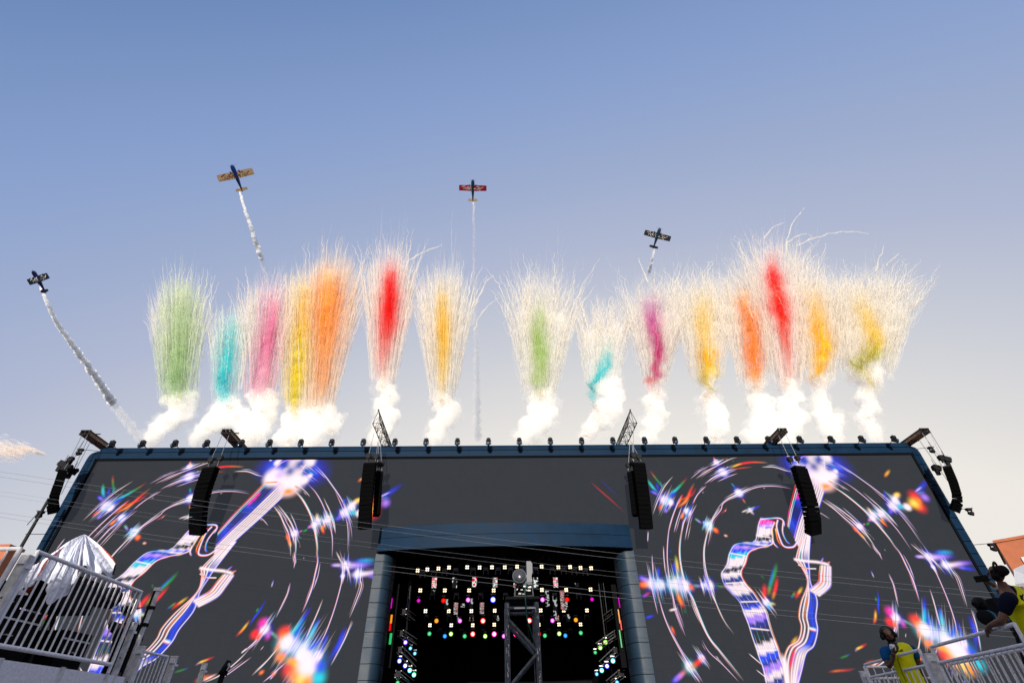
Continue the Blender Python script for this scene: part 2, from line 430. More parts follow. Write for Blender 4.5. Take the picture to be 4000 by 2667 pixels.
def glow(crop, p, r, col='w', amp=1.0, ax=None, ratio=1.0):
    """soft blob, optionally stretched towards ax"""
    r = r * SC; q = loc(crop, [p])[0]; yy, xx = np.mgrid[0:LH, 0:LW].astype(np.float32)
    x0, x1, y0, y1 = [int(v) for v in (max(q[0] - 3 * r, 0), min(q[0] + 3 * r + 1, LW), max(q[1] - 3 * r, 0), min(q[1] + 3 * r + 1, LH))]
    if x1 <= x0 or y1 <= y0: return
    dx, dy = xx[y0:y1, x0:x1] - q[0], yy[y0:y1, x0:x1] - q[1]
    if ax is not None:
        e = loc(crop, [ax])[0] - q; e /= np.linalg.norm(e) + 1e-9
        u, v = dx * e[0] + dy * e[1], -dx * e[1] + dy * e[0]; dx, dy = u, v * ratio
    a = amp * np.exp(-((dx * dx + dy * dy) / (r * r)) ** (1.8 if col == 'w' else 1.05) * 1.2); a = a[..., None]
    canvas[y0:y1, x0:x1] = canvas[y0:y1, x0:x1] * (1 - np.clip(a, 0, 1)) + np.array(COLS[col], np.float32) * a

def ribbon(crop, e0, e1, specs):
    """lines interpolated between two edges; specs: (t, width, colours, amp)"""
    a, b = loc(crop, e0), loc(crop, e1); a, b = smooth_path(a), smooth_path(b)
    n = max(len(a), len(b)); r = lambda q: np.stack([np.interp(np.linspace(0, 1, n), np.linspace(0, 1, len(q)), q[:, j]) for j in (0, 1)], 1)
    a, b = r(a), r(b)
    for t, w, cols, amp in specs: splat(a * (1 - t) + b * t, w * (SC * .8 if w > 2 else 1.0), grad(cols, n), amp)

# rings of light behind the instrument
for crop, pts, w in [
    ('c3', [(920, 440), (1060, 580), (1180, 740), (1260, 860), (1310, 970), (1350, 1080), (1380, 1220), (1390, 1350)], 1.7),
    ('c3', [(940, 500), (1010, 560), (1090, 640)], 1.3), ('c3', [(860, 680), (960, 780), (1030, 890), (1080, 1000), (1120, 1110), (1150, 1230), (1165, 1350), (1160, 1568)], 1.6),
    ('c3', [(700, 750), (800, 850), (870, 960), (920, 1070), (950, 1180), (975, 1300), (990, 1430), (980, 1568)], 3.0), ('c3', [(760, 700), (860, 790), (910, 850)], 1.2),
    ('c3', [(470, 930), (560, 1050), (610, 1160), (660, 1270), (680, 1400), (685, 1540)], 1.8), ('c3', [(530, 930), (620, 1040), (680, 1130), (730, 1250), (745, 1400), (735, 1568)], 2.0),
    ('c3', [(500, 940), (590, 1040), (640, 1140), (700, 1250), (715, 1400)], 1.1), ('c3', [(680, 1030), (740, 1160), (790, 1330)], 1.1), ('c3', [(1060, 850), (1110, 960), (1180, 1120), (1200, 1280)], 1.2),
    ('c3', [(1190, 770), (1240, 880), (1290, 1000), (1330, 1130), (1345, 1280), (1340, 1500)], 1.2), ('c3', [(1130, 1000), (1170, 1130), (1200, 1260)], 1.6), ('c3', [(300, 1060), (370, 1110), (430, 1180)], 1.0),
    ('bl', [(2050, 0), (2060, 120), (2030, 270), (1990, 440), (1930, 600), (1870, 740)], 2.6), ('bl', [(2090, 130), (2060, 300), (2000, 470)], 1.1), ('bl', [(2123, 560), (2060, 720), (1960, 950), (1870, 1150)], 1.8),
    ('bl', [(1780, 0), (1790, 120), (1775, 210)], 1.7), ('bl', [(1740, 370), (1700, 500), (1640, 630), (1560, 800)], 1.4), ('bl', [(1700, 1000), (1560, 1180), (1420, 1340), (1270, 1480)], 1.7),
    ('bl', [(1480, 900), (1380, 1010), (1290, 1100), (1160, 1210)], 1.6), ('bl', [(1250, 1160), (1100, 1310), (900, 1470), (700, 1560)], 1.5), ('bl', [(1280, 1250), (1020, 1440), (900, 1520)], 1.2),
    ('bl', [(1220, 1150), (1150, 1210)], 2.0), ('bl', [(1700, 1300), (1500, 1480), (1400, 1560)], 1.6),
    ('r3', [(545, 20), (510, 110), (490, 250), (485, 420), (500, 560), (520, 700), (560, 860), (640, 1080)], 1.7),
    ('r3', [(640, 60), (605, 250), (600, 400), (625, 560), (660, 680), (720, 790), (770, 920), (860, 1130), (960, 1260), (1090, 1420), (1200, 1560)], 2.8),
    ('r3', [(700, 780), (760, 930), (850, 1120), (950, 1270)], 1.4), ('r3', [(330, 600), (345, 700), (400, 940)], 1.2), ('r3', [(390, 700), (440, 900), (500, 1060), (570, 1200), (650, 1340), (730, 1450), (820, 1568)], 1.8),
    ('r3', [(345, 380), (350, 500), (365, 640)], 1.2), ('r3', [(450, 300), (455, 420), (470, 560)], 1.6), ('r3', [(535, 720), (560, 880), (620, 1050), (655, 1140)], 1.2), ('r3', [(310, 170), (305, 270)], 1.5),
    ('r3', [(935, 20), (880, 110), (850, 200), (825, 350), (835, 500), (870, 640), (930, 820), (1000, 980), (1110, 1130)], 1.7), ('r3', [(850, 180), (820, 320), (822, 480), (850, 620), (900, 760), (960, 890), (1050, 1080)], 1.1),
    ('r3', [(640, 1320), (700, 1440), (790, 1560)], 2.0), ('r3', [(800, 1160), (870, 1280), (1000, 1400), (1150, 1560)], 1.1), ('r3', [(1230, 1290), (1360, 1400)], 1.5), ('r3', [(1300, 1440), (1400, 1520)], 1.3),
    ('c5', [(730, 1350), (800, 1160), (870, 1020), (970, 900)], 1.5), ('c5', [(910, 1560), (950, 1400), (1000, 1260), (1070, 1110)], 2.0), ('c5', [(1185, 1230), (1250, 1110), (1350, 1010)], 1.7),
    ('c5', [(1220, 940), (1350, 850), (1480, 780), (1620, 710), (1710, 690)], 1.8), ('c5', [(1320, 1000), (1440, 910), (1560, 850), (1700, 820)], 2.0), ('c5', [(1380, 980), (1500, 900), (1700, 830)], 1.2),
    ('c5', [(1975, 800), (2120, 800), (2260, 840), (2340, 855)], 1.8), ('c5', [(1480, 1260), (1580, 1170), (1700, 1120), (1840, 1060), (1960, 1025), (2120, 1018), (2260, 1035), (2340, 1055)], 1.6),
    ('c5', [(1060, 1560), (1090, 1430), (1150, 1330)], 2.2), ('c5', [(1360, 1560), (1400, 1430), (1450, 1340), (1510, 1260)], 1.8), ('c5', [(1470, 970), (1600, 910), (1710, 870)], 1.2), ('c5', [(1160, 940), (1270, 850), (1390, 780)], 1.0),
    ('c1', [(830, 1430), (960, 1300), (1100, 1170)], 1.5), ('c1', [(880, 1510), (1000, 1380), (1110, 1270), (1260, 1150)], 1.5), ('c1', [(1060, 1568), (1200, 1420), (1300, 1310), (1450, 1210), (1530, 1140), (1720, 1060), (1790, 1030)], 1.5),
    ('r2', [(1000, 30), (1130, 170), (1230, 310), (1330, 520), (1420, 750), (1480, 960), (1500, 1180)], 1.7), ('r2', [(1330, 170), (1420, 330), (1500, 430), (1570, 640), (1600, 750)], 1.4), ('r2', [(1640, 760), (1700, 950), (1750, 1230)], 1.9)]:
    line(crop, pts, w * 0.78)
    q = np.array(pts, float)                       # fine companion threads of the same ring
    for k in range(3):
        a_, b_ = sorted((RND.uniform(0, 1), RND.uniform(0, 1)))
        if b_ - a_ < .2 or len(q) < 3: continue
        t_ = np.linspace(a_, b_, 6) * (len(q) - 1); j_ = RND.uniform(-22, 22) if crop != 'L' else 0
        d_ = q[-1] - q[0]; d_ = np.array([-d_[1], d_[0]]) / (np.linalg.norm(d_) + 1e-6) * j_
        line(crop, [(np.interp(t, np.arange(len(q)), q[:, 0]) + d_[0], np.interp(t, np.arange(len(q)), q[:, 1]) + d_[1]) for t in t_], RND.uniform(.55, .95), RND.choice(['w', 'w', 'wb', 'wc']), RND.uniform(.5, .95), (.4, .4))
# bursts of white
for crop, p, r, amp in [('c5', (870, 1180), 15, 1), ('c5', (930, 1200), 11, 1), ('c5', (1130, 1310), 11, 1), ('c5', (1540, 860), 14, 1), ('c5', (1460, 745), 9, .9), ('c5', (1720, 1095), 13, 1), ('c5', (1340, 1450), 7, .9), ('c5', (1385, 1490), 8, 1), ('c5', (1850, 1290), 6, .9),
                        ('c3', (1310, 1025), 15, 1), ('c3', (1390, 970), 11, .9), ('c3', (1000, 1130), 10, 1), ('c3', (1110, 1105), 11, 1), ('c3', (955, 1170), 9, 1), ('c3', (730, 1265), 10, 1), ('c3', (1080, 1130), 7, .8), ('bl', (1430, 925), 13, 1), ('bl', (1690, 1075), 20, 1), ('bl', (1760, 1110), 18, .9),
                        ('bl', (1870, 1190), 22, .95), ('bl', (1930, 1350), 28, 1), ('bl', (1900, 1280), 20, 1), ('bl', (2060, 1240), 12, .9), ('L', (1350, 2206), 12, 1), ('r3', (350, 655), 15, 1), ('r3', (420, 660), 14, 1), ('r3', (520, 660), 12, .9), ('r3', (590, 655), 19, 1), ('r3', (650, 670), 15, 1),
                        ('r3', (870, 665), 13, 1), ('r3', (815, 670), 7, .9), ('r3', (690, 1415), 11, 1), ('r3', (800, 1335), 8, 1), ('r3', (1395, 825), 10, 1), ('r3', (870, 110), 8, .9), ('r2', (1370, 290), 12, 1), ('r2', (1230, 310), 6, .9)]:
    glow(crop, p, r * 1.15, RND.choice('bbc'), amp * .6); glow(crop, p, r * .8, 'w', amp)
    for k in range(12):                     # short needles of light through each burst
        q = loc(crop, [p])[0]; r_ = r * SC; L = r_ * RND.uniform(1.0, 3.4); tq = np.array([q[0] - LW / 2, q[1] - (LZ1 - 8.2) * PPM]); tq = np.array([-tq[1], tq[0]]) / (np.linalg.norm(tq) + 1e-6)
        o = np.array([RND.uniform(-r_, r_), RND.uniform(-r_, r_)]) * .6
        splat(smooth_path([q + o - tq * L, q + o, q + o + tq * L]), RND.uniform(.7, 1.5), COLS[RND.choice('wwwwbcw')], .9, (.5, .5))

# coloured flames
for crop, pts, w, cols, amp in [
    ('c5', [(1590, 825), (1720, 770), (1870, 745), (2060, 750)], 2.8, 'gyrrow', 1), ('c5', [(1620, 830), (1760, 810), (1890, 800)], 1.2, 'ro', .7),
    ('c5', [(0, 950), (120, 1060), (280, 1200), (480, 1390)], 2.4, 'rrk', .35), ('c5', [(110, 920), (230, 1040), (380, 1170)], 1.8, 'bb', .25), ('c5', [(660, 930), (740, 1040), (820, 1110)], 4.0, 'gcb', .9),
    ('c5', [(700, 1070), (800, 1120)], 4.0, 'bv', .9), ('c5', [(770, 980), (810, 1080)], 3.0, 'bb', .8), ('c5', [(820, 960), (840, 1060)], 2.0, 'gb', .8), ('c5', [(890, 1130), (1000, 1060), (1130, 920)], 3.5, 'bcgr', .9),
    ('c5', [(920, 1150), (1010, 1090)], 3.5, 'bb', .8), ('c5', [(1000, 1270), (1110, 1190), (1170, 1060), (1220, 960)], 3.5, 'oorg', 1), ('c5', [(1020, 1240), (1080, 1110)], 2.5, 'or', .9), ('c5', [(800, 1290), (850, 1220)], 3, 'ro', .9),
    ('c5', [(880, 1320), (890, 1260)], 4, 'vb', .9), ('c5', [(1060, 1390), (1090, 1320)], 4, 'oo', .9), ('c5', [(1210, 1390), (1290, 1440)], 2.5, 'gv', .9), ('c5', [(1430, 1510), (1480, 1520)], 4, 'or', 1),
    ('c5', [(1630, 980), (1690, 1050)], 3, 'gb', .8), ('c5', [(1760, 1160), (1800, 1220)], 3, 'rg', .8), ('c5', [(1860, 1290), (1970, 1240)], 2.5, 'bb', .8), ('c5', [(1750, 1320), (1830, 1280)], 1.8, 'ww', .8), ('c5', [(1850, 1300), (1900, 1350)], 3.5, 'yb', .9),
    ('c5', [(1520, 1340), (1590, 1260)], 1.4, 'rr', .5), ('c5', [(1430, 690), (1480, 770)], 3, 'ow', .9),
    ('c1', [(1030, 830), (1032, 900), (1040, 1010)], 3.5, 'rgc', .55), ('c1', [(1090, 1130), (1200, 1090), (1280, 1060), (1370, 990)], 2.5, 'orr', .6),
    ('c3', [(1330, 1000), (1400, 930), (1500, 870)], 7, 'wwy', .95), ('c3', [(1420, 900), (1500, 870)], 5, 'yyo', .9), ('c3', [(1350, 1030), (1480, 1030)], 6, 'cc', .75), ('c3', [(1680, 870), (1820, 800), (1980, 690)], 7, 'bbb', .6), ('c3', [(1690, 860), (1830, 790)], 2.6, 'vw', .8),
    ('c3', [(1700, 880), (1850, 840)], 4, 'cb', .35), ('c3', [(1280, 940), (1330, 850)], 3, 'bb', .8), ('c3', [(880, 1220), (820, 1250)], 3, 'gg', .8), ('c3', [(930, 1180), (880, 1200)], 3.5, 'ov', .9), ('c3', [(820, 1230), (780, 1255)], 2.5, 'gm', .8),
    ('c3', [(990, 1120), (990, 1040)], 3, 'wy', .9), ('c3', [(1070, 1270), (1050, 1200), (1100, 1150)], 3.5, 'roo', 1), ('c3', [(690, 1420), (650, 1290)], 3.0, 'yor', 1), ('c3', [(650, 1330), (650, 1260)], 4, 'or', 1), ('c3', [(580, 880), (650, 770)], 4, 'ko', .6), ('c3', [(600, 800), (700, 770)], 5, 'oo', .8),
    ('c3', [(1200, 1120), (1290, 1040)], 6, 'bv', .7), ('c3', [(960, 550), (1000, 600)], 4, 'vb', .6),
    ('bl', [(1090, 1010), (1170, 930), (1260, 810)], 3, 'royr', .8), ('bl', [(1240, 900), (1300, 800), (1380, 690), (1450, 570)], 2.2, 'bbb', .9), ('bl', [(1330, 720), (1360, 670)], 2.2, 'gg', .8), ('bl', [(1510, 430), (1540, 330)], 1.6, 'wb', .8),
    ('bl', [(1380, 900), (1460, 790)], 6, 'mv', .8), ('bl', [(1300, 1010), (1350, 930)], 6, 'rr', 1), ('bl', [(1330, 1060), (1400, 960)], 4, 'ro', 1), ('bl', [(1490, 950), (1600, 1040)], 3.5, 'vgv', .9), ('bl', [(1650, 1000), (1720, 890)], 6, 'orr', 1),
    ('bl', [(1700, 1040), (1830, 880), (1990, 650)], 4.5, 'ccbb', .9), ('bl', [(1760, 1060), (1880, 860)], 5, 'bbb', .8), ('bl', [(1960, 1010), (2100, 760)], 2.2, 'wbb', .8), ('bl', [(1900, 1200), (2040, 1100), (2123, 1000)], 5, 'bbb', .7),
    ('bl', [(1560, 1200), (1620, 1060)], 6, 'oo', .7), ('bl', [(1650, 1270), (1800, 1340), (1950, 1520)], 9, 'gorr', 1), ('bl', [(1700, 1280), (1850, 1400), (2000, 1560)], 8, 'yyoo', .9), ('bl', [(1690, 1180), (1600, 1330)], 4, 'vor', .9), ('bl', [(1790, 1500), (1840, 1450)], 5, 'rr', .9),
    ('bl', [(2020, 1480), (2123, 1530)], 9, 'ccg', .9), ('bl', [(2000, 1350), (2123, 1370)], 7, 'vbb', .9), ('bl', [(1370, 1450), (1420, 1420)], 4, 'oo', .8), ('bl', [(1500, 1500), (1570, 1420)], 3.5, 'bow', .9), ('bl', [(600, 1360), (660, 1320), (740, 1290), (860, 1240)], 2.4, 'vyrk', .8),
    ('bl', [(340, 1440), (450, 1410), (560, 1370)], 2.4, 'ggb', .5), ('bl', [(560, 1568), (680, 1510), (850, 1480)], 5, 'koo', .6), ('bl', [(690, 1540), (870, 1450)], 2, 'ww', .8),
    ('L', [(1330, 2210), (1400, 2205), (1466, 2200)], 7, 'wvb', .9), ('L', [(1380, 2190), (1466, 2185)], 6, 'bc', .8), ('L', [(1290, 2205), (1340, 2205)], 4, 'vw', .9), ('L', [(1335, 2170), (1360, 2230), (1370, 2290)], 2, 'wwb', .9), ('L', [(1310, 2150), (1345, 2220)], 1.6, 'ww', .8),
    ('L', [(1395, 1880), (1440, 1850)], 4, 'oy', .7),
    ('r3', [(560, 380), (575, 480), (590, 580)], 4, 'gyw', .8), ('r3', [(545, 450), (550, 580)], 4, 'bb', .7), ('r3', [(400, 500), (410, 600)], 4, 'bb', .7), ('r3', [(220, 590), (330, 640)], 6, 'bvw', .9), ('r3', [(225, 665), (330, 655)], 7, 'row', 1), ('r3', [(640, 870), (600, 800), (580, 720)], 5, 'roo', 1),
    ('r3', [(640, 870), (650, 930)], 3, 'kg', .6), ('r3', [(690, 670), (720, 700)], 6, 'ro', .9), ('r3', [(720, 670), (800, 675)], 4, 'gv', .8), ('r3', [(900, 650), (960, 675), (1040, 680)], 3, 'kgm', .6), ('r3', [(250, 780), (330, 730)], 3.5, 'br', .8), ('r3', [(280, 970), (370, 940)], 3, 'bb', .8),
    ('r3', [(500, 900), (580, 880)], 2.5, 'ww', .9), ('r3', [(520, 1040), (560, 1130)], 3, 'or', .8), ('r3', [(520, 1568), (600, 1500), (660, 1440)], 5, 'bvo', .9), ('r3', [(690, 1440), (760, 1380), (830, 1320)], 5, 'gro', .9), ('r3', [(560, 1540), (650, 1460)], 3, 'bo', .9), ('r3', [(740, 50), (800, 100)], 3, 'gv', .8), ('r3', [(920, 160), (950, 180)], 5, 'or', 1), ('r3', [(1010, 210), (1040, 215)], 3, 'wo', .8),
    ('r3', [(1410, 760), (1440, 640), (1480, 520), (1490, 420)], 5, 'ygggk', .9), ('r3', [(1450, 800), (1480, 690), (1500, 560)], 4, 'yrrk', .9), ('r3', [(1380, 800), (1375, 740), (1385, 640)], 5, 'orrk', .9), ('r3', [(1420, 700), (1450, 560), (1470, 440)], 3, 'bbk', .5), ('r3', [(1340, 570), (1390, 620)], 3, 'gk', .5),
    ('r3', [(1400, 830), (1480, 840)], 3.5, 'cy', .9), ('r3', [(1400, 850), (1440, 890)], 4, 'cb', .9), ('r3', [(1660, 790), (1690, 740), (1730, 680)], 3.5, 'rryy', .8), ('r3', [(1620, 790), (1660, 730)], 3, 'bgy', .6), ('r3', [(1620, 1220), (1660, 1170), (1690, 1130)], 4, 'oyo', .6),
    ('r1', [(1270, 880), (1350, 860), (1420, 850)], 8, 'yor', .45), ('r2', [(1290, 300), (1420, 290), (1560, 270), (1700, 260)], 6, 'wwvb', .9), ('r2', [(1480, 310), (1700, 340)], 5, 'vbb', .8), ('r2', [(890, 880), (920, 960)], 6, 'vm', .7), ('r2', [(1300, 760), (1330, 900), (1350, 1020)], 5, 'bcc', .8),
    ('r2', [(1480, 880), (1530, 1010), (1580, 1190)], 3, 'bbw', .7), ('r2', [(1620, 830), (1680, 1010), (1700, 1200)], 6, 'bbb', .8), ('r2', [(60, 1450), (200, 1430), (330, 1420), (420, 1390)], 2.5, 'korg', .5)]:
    line(crop, pts, w * 1.0 * SC, cols, amp, (.3, .45), False)
for crop, p, r, c_, a_ in [('r1', (1345, 790), 13, 'r', .9), ('r1', (1400, 890), 13, 'r', .9), ('r1', (1345, 855), 13, 'y', .95), ('r1', (1280, 890), 10, 'w', 1), ('r1', (1440, 800), 11, 'v', .8), ('r1', (1380, 830), 8, 'o', .9),
                           ('bl', (1720, 1400), 13, 'r', .85), ('bl', (1800, 1460), 15, 'o', .95), ('bl', (1880, 1520), 15, 'y', .95), ('bl', (1930, 1560), 12, 'o', .9), ('bl', (2070, 1500), 14, 'c', .8), ('bl', (2090, 1370), 11, 'b', .8), ('bl', (1610, 1250), 9, 'o', .8), ('bl', (1650, 960), 11, 'r', .85), ('bl', (1660, 1020), 10, 'o', .9), ('bl', (1310, 985), 8, 'r', .9), ('bl', (1400, 850), 9, 'm', .7)]:
    glow(crop, p, r, c_, a_)
for p, r in [((1690, 1075), 13), ((1930, 1350), 20), ((1880, 1230), 13)]: glow('bl', p, r, 'w', 1)
# instrument: body ribbon on the far side of the strings
OUT = [(1345, 55), (1325, 110), (1310, 200), (1275, 275), (1120, 290), (1060, 370), (1035, 480), (985, 560), (1010, 660), (1070, 730), (1150, 820), (1190, 920), (1230, 1020), (1270, 1150), (1310, 1260), (1330, 1330), (1370, 1440), (1410, 1640)]
INN = [(1470, 90), (1445, 150), (1450, 230), (1440, 290), (1300, 330), (1230, 370), (1200, 460), (1160, 555), (1200, 650), (1270, 730), (1330, 820), (1385, 900), (1410, 990), (1440, 1090), (1470, 1170), (1500, 1250), (1520, 1330), (1560, 1440), (1600, 1640)]
band = 'vbvwwbnbvbwwbwnvwbwwnnbwwbnvwwbww'
band = 'vmmvwwwwkkwbbwwbnnvvbbccwwwwkkwwnnwwwwnnnnbwwvvnnkkkkwwwbbnvvwwnnnkkwwwb'
sp = [(t, 4.2, band[k // 4:][:66], .93) for k, t in enumerate(np.linspace(.04, .96, 10))]
ribbon('r3', OUT, INN, sp)
ribbon('r3', OUT, INN, [(t, 0.8, ''.join(RND.choice('wwwbnvc') for _ in range(50)), .6) for t in (.12, .3, .55, .8)])
ribbon('r3', OUT, INN, [(0.0, 1.6, 'wwcwwbwwww', 1), (.05, 1.0, 'bbbbb', .8), (1.0, 1.7, 'wwwwwww', 1), (1.06, 1.3, 'oyorrowoor', .8), (.93, 1.0, 'nkknnk', .8)])
for a, b in [((990, 570), (1170, 560)), ((1010, 650), (1200, 640)), ((1060, 370), (1215, 400)), ((1150, 820), (1330, 815)), ((1190, 900), (1380, 905)), ((1310, 1270), (1500, 1260)), ((1300, 210), (1440, 230)), ((1240, 1060), (1430, 1080))]:
    line('r3', [a, b], 2.4, 'www', .95, (.1, .1), False)
# upper horn
line('r3', [(1350, 60), (1500, 50), (1550, 75), (1560, 130)], 2.4, 'wcww', 1, (0, .1)); line('r3', [(1370, 100), (1440, 92)], 6, 'mv', .9, (.2, .2), False); line('r3', [(1380, 140), (1450, 130)], 5, 'bv', .9, (.2, .2), False)
line('r3', [(1500, 70), (1490, 130), (1520, 240), (1560, 310), (1640, 315), (1680, 270)], 2.6, 'wwwwww', 1, (0, 0)); line('r3', [(1550, 90), (1545, 180), (1580, 260), (1620, 290)], 2.2, 'wwcb', 1, (0, .1)); line('r3', [(1480, 150), (1500, 250), (1540, 310)], 2.4, 'yoor', 1, (0, .2), False)
line('r3', [(1450, 240), (1470, 290), (1510, 325)], 2.2, 'wwb', 1, (0, .2))
# neck (traced where the speakers do not hide it)
NA, NB = [(1029, 1885), (960, 1955), (905, 2012), (850, 2075)], [(1140, 1905), (1030, 2010), (930, 2100), (832, 2192)]
ribbon('L', NA, NB, [(t, 3.0, 'nnnbnnbn', .9) for t in (.16, .24, .32, .4)] + [(.0, 1.4, 'orrmr', 1), (.06, 1.6, 'wwwww', 1), (.12, 1.4, 'cwcwc', 1), (.46, 2.0, 'vbbvv', 1)] + [(t, 3.0, 'wwwwww', .97) for t in (.56, .64, .72, .8, .88, .95)]
       + [(.53, 1.0, 'wwbww', 1), (.61, .8, 'nvkvn', .6), (.69, .8, 'vkrkv', .5), (.84, .8, 'vvkvv', .4), (1.0, 1.4, 'bbbbb', 1)])
for p in [(1005, 1930), (992, 1946), (975, 1962)]: glow('L', p, 7, 'm', .9, (900, 2030), 1.8)
# near side of the body
EL = [(1720, 250), (1670, 420), (1720, 500), (1775, 640), (1720, 820), (1700, 950), (1720, 1050), (1690, 1170), (1600, 1240), (1560, 1400), (1590, 1640)]
ER = [(1800, 200), (1785, 430), (1790, 520), (1800, 640), (1860, 800), (1850, 960), (1865, 1080), (1830, 1220), (1760, 1290), (1720, 1440), (1670, 1640)]
ribbon('r3', EL, ER, [(t, 3.4, c, .96) for t, c in ((.62, 'wwnbbbnbwww'), (.76, 'wwnbnbbbwww'), (.9, 'wwbnbnbnwvw'))] + [(.0, 2.0, 'wwwwwwwwwww', 1), (.1, 1.5, 'nrokknkrkww', .9), (.2, 2.4, 'wwwwwwwwwww', 1), (.32, 1.6, 'ocknooknrrr', .9), (.44, 2.4, 'wwwwwwwwwww', 1), (.54, 1.2, 'knbknbknvww', .9), (1.0, 1.8, 'wwwwwwwwww', 1), (1.05, 1.2, 'bbvbbbbb', .8), (-.06, 1.3, 'okrrookoyo', .7)])
line('r3', [(1660, 430), (1760, 445), (1870, 455), (1960, 475)], 5.5, 'wwww', 1, (0, 0), False); line('r3', [(1690, 480), (1760, 510), (1850, 515)], 1.6, 'wrww', 1, (0, 0))
ribbon('r3', [(1900, 490), (1890, 560), (1880, 640), (1800, 710)], [(1985, 500), (1985, 590), (1975, 680), (1880, 760)], [(t, 4.0, 'wwwwww', .97) for t in (.1, .4, .7, .95)] + [(.25, 1.6, 'orow', .9), (.55, 1.2, 'nvcw', .7), (1.05, 1.6, 'vvbw', .8), (-.12, 1.3, 'yrow', .9)])
line('r3', [(1890, 470), (1920, 410)], 2, 'wb', .8); line('r3', [(1950, 470), (1980, 450)], 2, 'oo', .7); line('r3', [(1800, 720), (1840, 690), (1900, 640)], 4, 'wwo', .9, (.1, .2))
line('r3', [(1530, 1300), (1570, 1400), (1590, 1568)], 10, 'www', .95, (.2, 0), False); line('r3', [(1660, 1250), (1640, 1330), (1610, 1450)], 3.5, 'rmr', .9, (.2, .3), False); line('r3', [(1780, 1060), (1860, 1080)], 4, 'ww', .9)
line('r3', [(1400, 1400), (1410, 1480), (1440, 1568)], 2.0, 'bvw', .9)
# head of the instrument
glow('hl', (950, 330), 62, 'b', .95, (1700, 300), 1.9); glow('hl', (1350, 430), 48, 'b', .85, (1700, 500), 1.5); glow('hl', (620, 250), 36, 'b', .8, (900, 150), 1.4)
for p, r in [((500, 560), 24), ((420, 640), 20), ((700, 620), 22), ((950, 720), 34), ((1080, 640), 24), ((900, 820), 24), ((1020, 220), 17), ((1470, 130), 17), ((1460, 210), 13), ((580, 190), 9), ((830, 380), 8), ((870, 510), 8), ((1330, 650), 13), ((1170, 440), 14), ((1260, 330), 9), ((1100, 520), 16), ((660, 70), 8), ((1180, 90), 9), ((1490, 540), 7), ((620, 130), 5), ((400, 95), 4)]: glow('hl', p, r, 'w', 1)
for p, r in [((1200, 240), 17), ((1455, 390), 13), ((930, 430), 14), ((800, 230), 15), ((1330, 470), 9)]: glow('hl', p, r, 'n', .8)
glow('hl', (650, 520), 13, 'v', .5)
line('hl', [(340, 490), (560, 290), (800, 130), (1150, 80), (1420, 70)], 1.7, 'wwvww', 1, (0, 0)); line('hl', [(1400, 200), (1280, 360), (1190, 520)], 2, 'www', 1, (0, 0)); line('hl', [(230, 740), (420, 725), (620, 715)], 3.2, 'oor', 1, (.1, .2), False)
glow('hl', (900, 980), 15, 'o', .95, (1100, 1000), 1.7); line('hl', [(880, 960), (760, 1080), (680, 1160)], 5, 'ook', .7, (.1, .4), False); line('hl', [(1080, 830), (1180, 900)], 4, 'ok', .8, (.1, .4), False)
for k in range(10): line('hl', [(700 + 14 * k, 640 + 12 * k), (560 + 14 * k, 800 + 18 * k), (380 + 24 * k, 1010 + 14 * k)], .8, RND.choice(['knv', 'nrk', 'ovk']), .55, (.3, .3), False)
for k in range(14):
    a = RND.uniform(-.8, .9); q = (1300 + RND.uniform(-150, 150), 420 + RND.uniform(-200, 150)); L = RND.uniform(150, 420); line('hl', [q, (q[0] + L, q[1] + L * .62 + RND.uniform(-40, 40))], RND.uniform(.8, 1.6), RND.choice(['wb', 'bb', 'wv', 'cb']), .8, (.3, .5), False)
# sparkle specks
for k in range(46):
    a, rr = RND.uniform(0, 6.283), RND.choice([5.4, 5.8, 6.6, 7.0, 7.7]) + RND.uniform(-.25, .25)
    q = np.array([(rr * math.cos(a) - LX0) * PPM, (LZ1 - 8.2 - rr * math.sin(a)) * PPM]); tq = np.array([math.sin(a), math.cos(a)]) * -1
    splat(smooth_path([q - tq * RND.uniform(2, 9), q, q + tq * RND.uniform(2, 9)]), RND.uniform(.6, 1.2), COLS[RND.choice('wwwwbco')], .9, (.4, .4))

SX0, SX1 = XL, XR
FW = int((SX1 - SX0) * PPM)
full = np.zeros((LH, FW, 4), np.float32); full[..., 3] = 1; full[..., :3] = (.0165, .0192, .0242)      # the show's dark grey background
for cx, xa, xb in ((-16.65, XL, -1.5), (17.65, 2.5, XR)):
    ia, ib = int((xa - SX0) * PPM), int((xb - SX0) * PPM); j = int((SX0 - cx - LX0) * PPM)
    s = np.arange(ia, ib) + j; ok = (s >= 0) & (s < LW)
    full[:, np.arange(ia, ib)[ok], :3] = np.maximum(full[:, np.arange(ia, ib)[ok], :3], canvas[:, s[ok]])
img = bpy.data.images.new('screen_show', FW, LH, alpha=False, float_buffer=True); img.colorspace_settings.name = 'Non-Color'
img.pixels.foreach_set(full[::-1].ravel()); img.update()
try: img.pack()
except Exception: pass

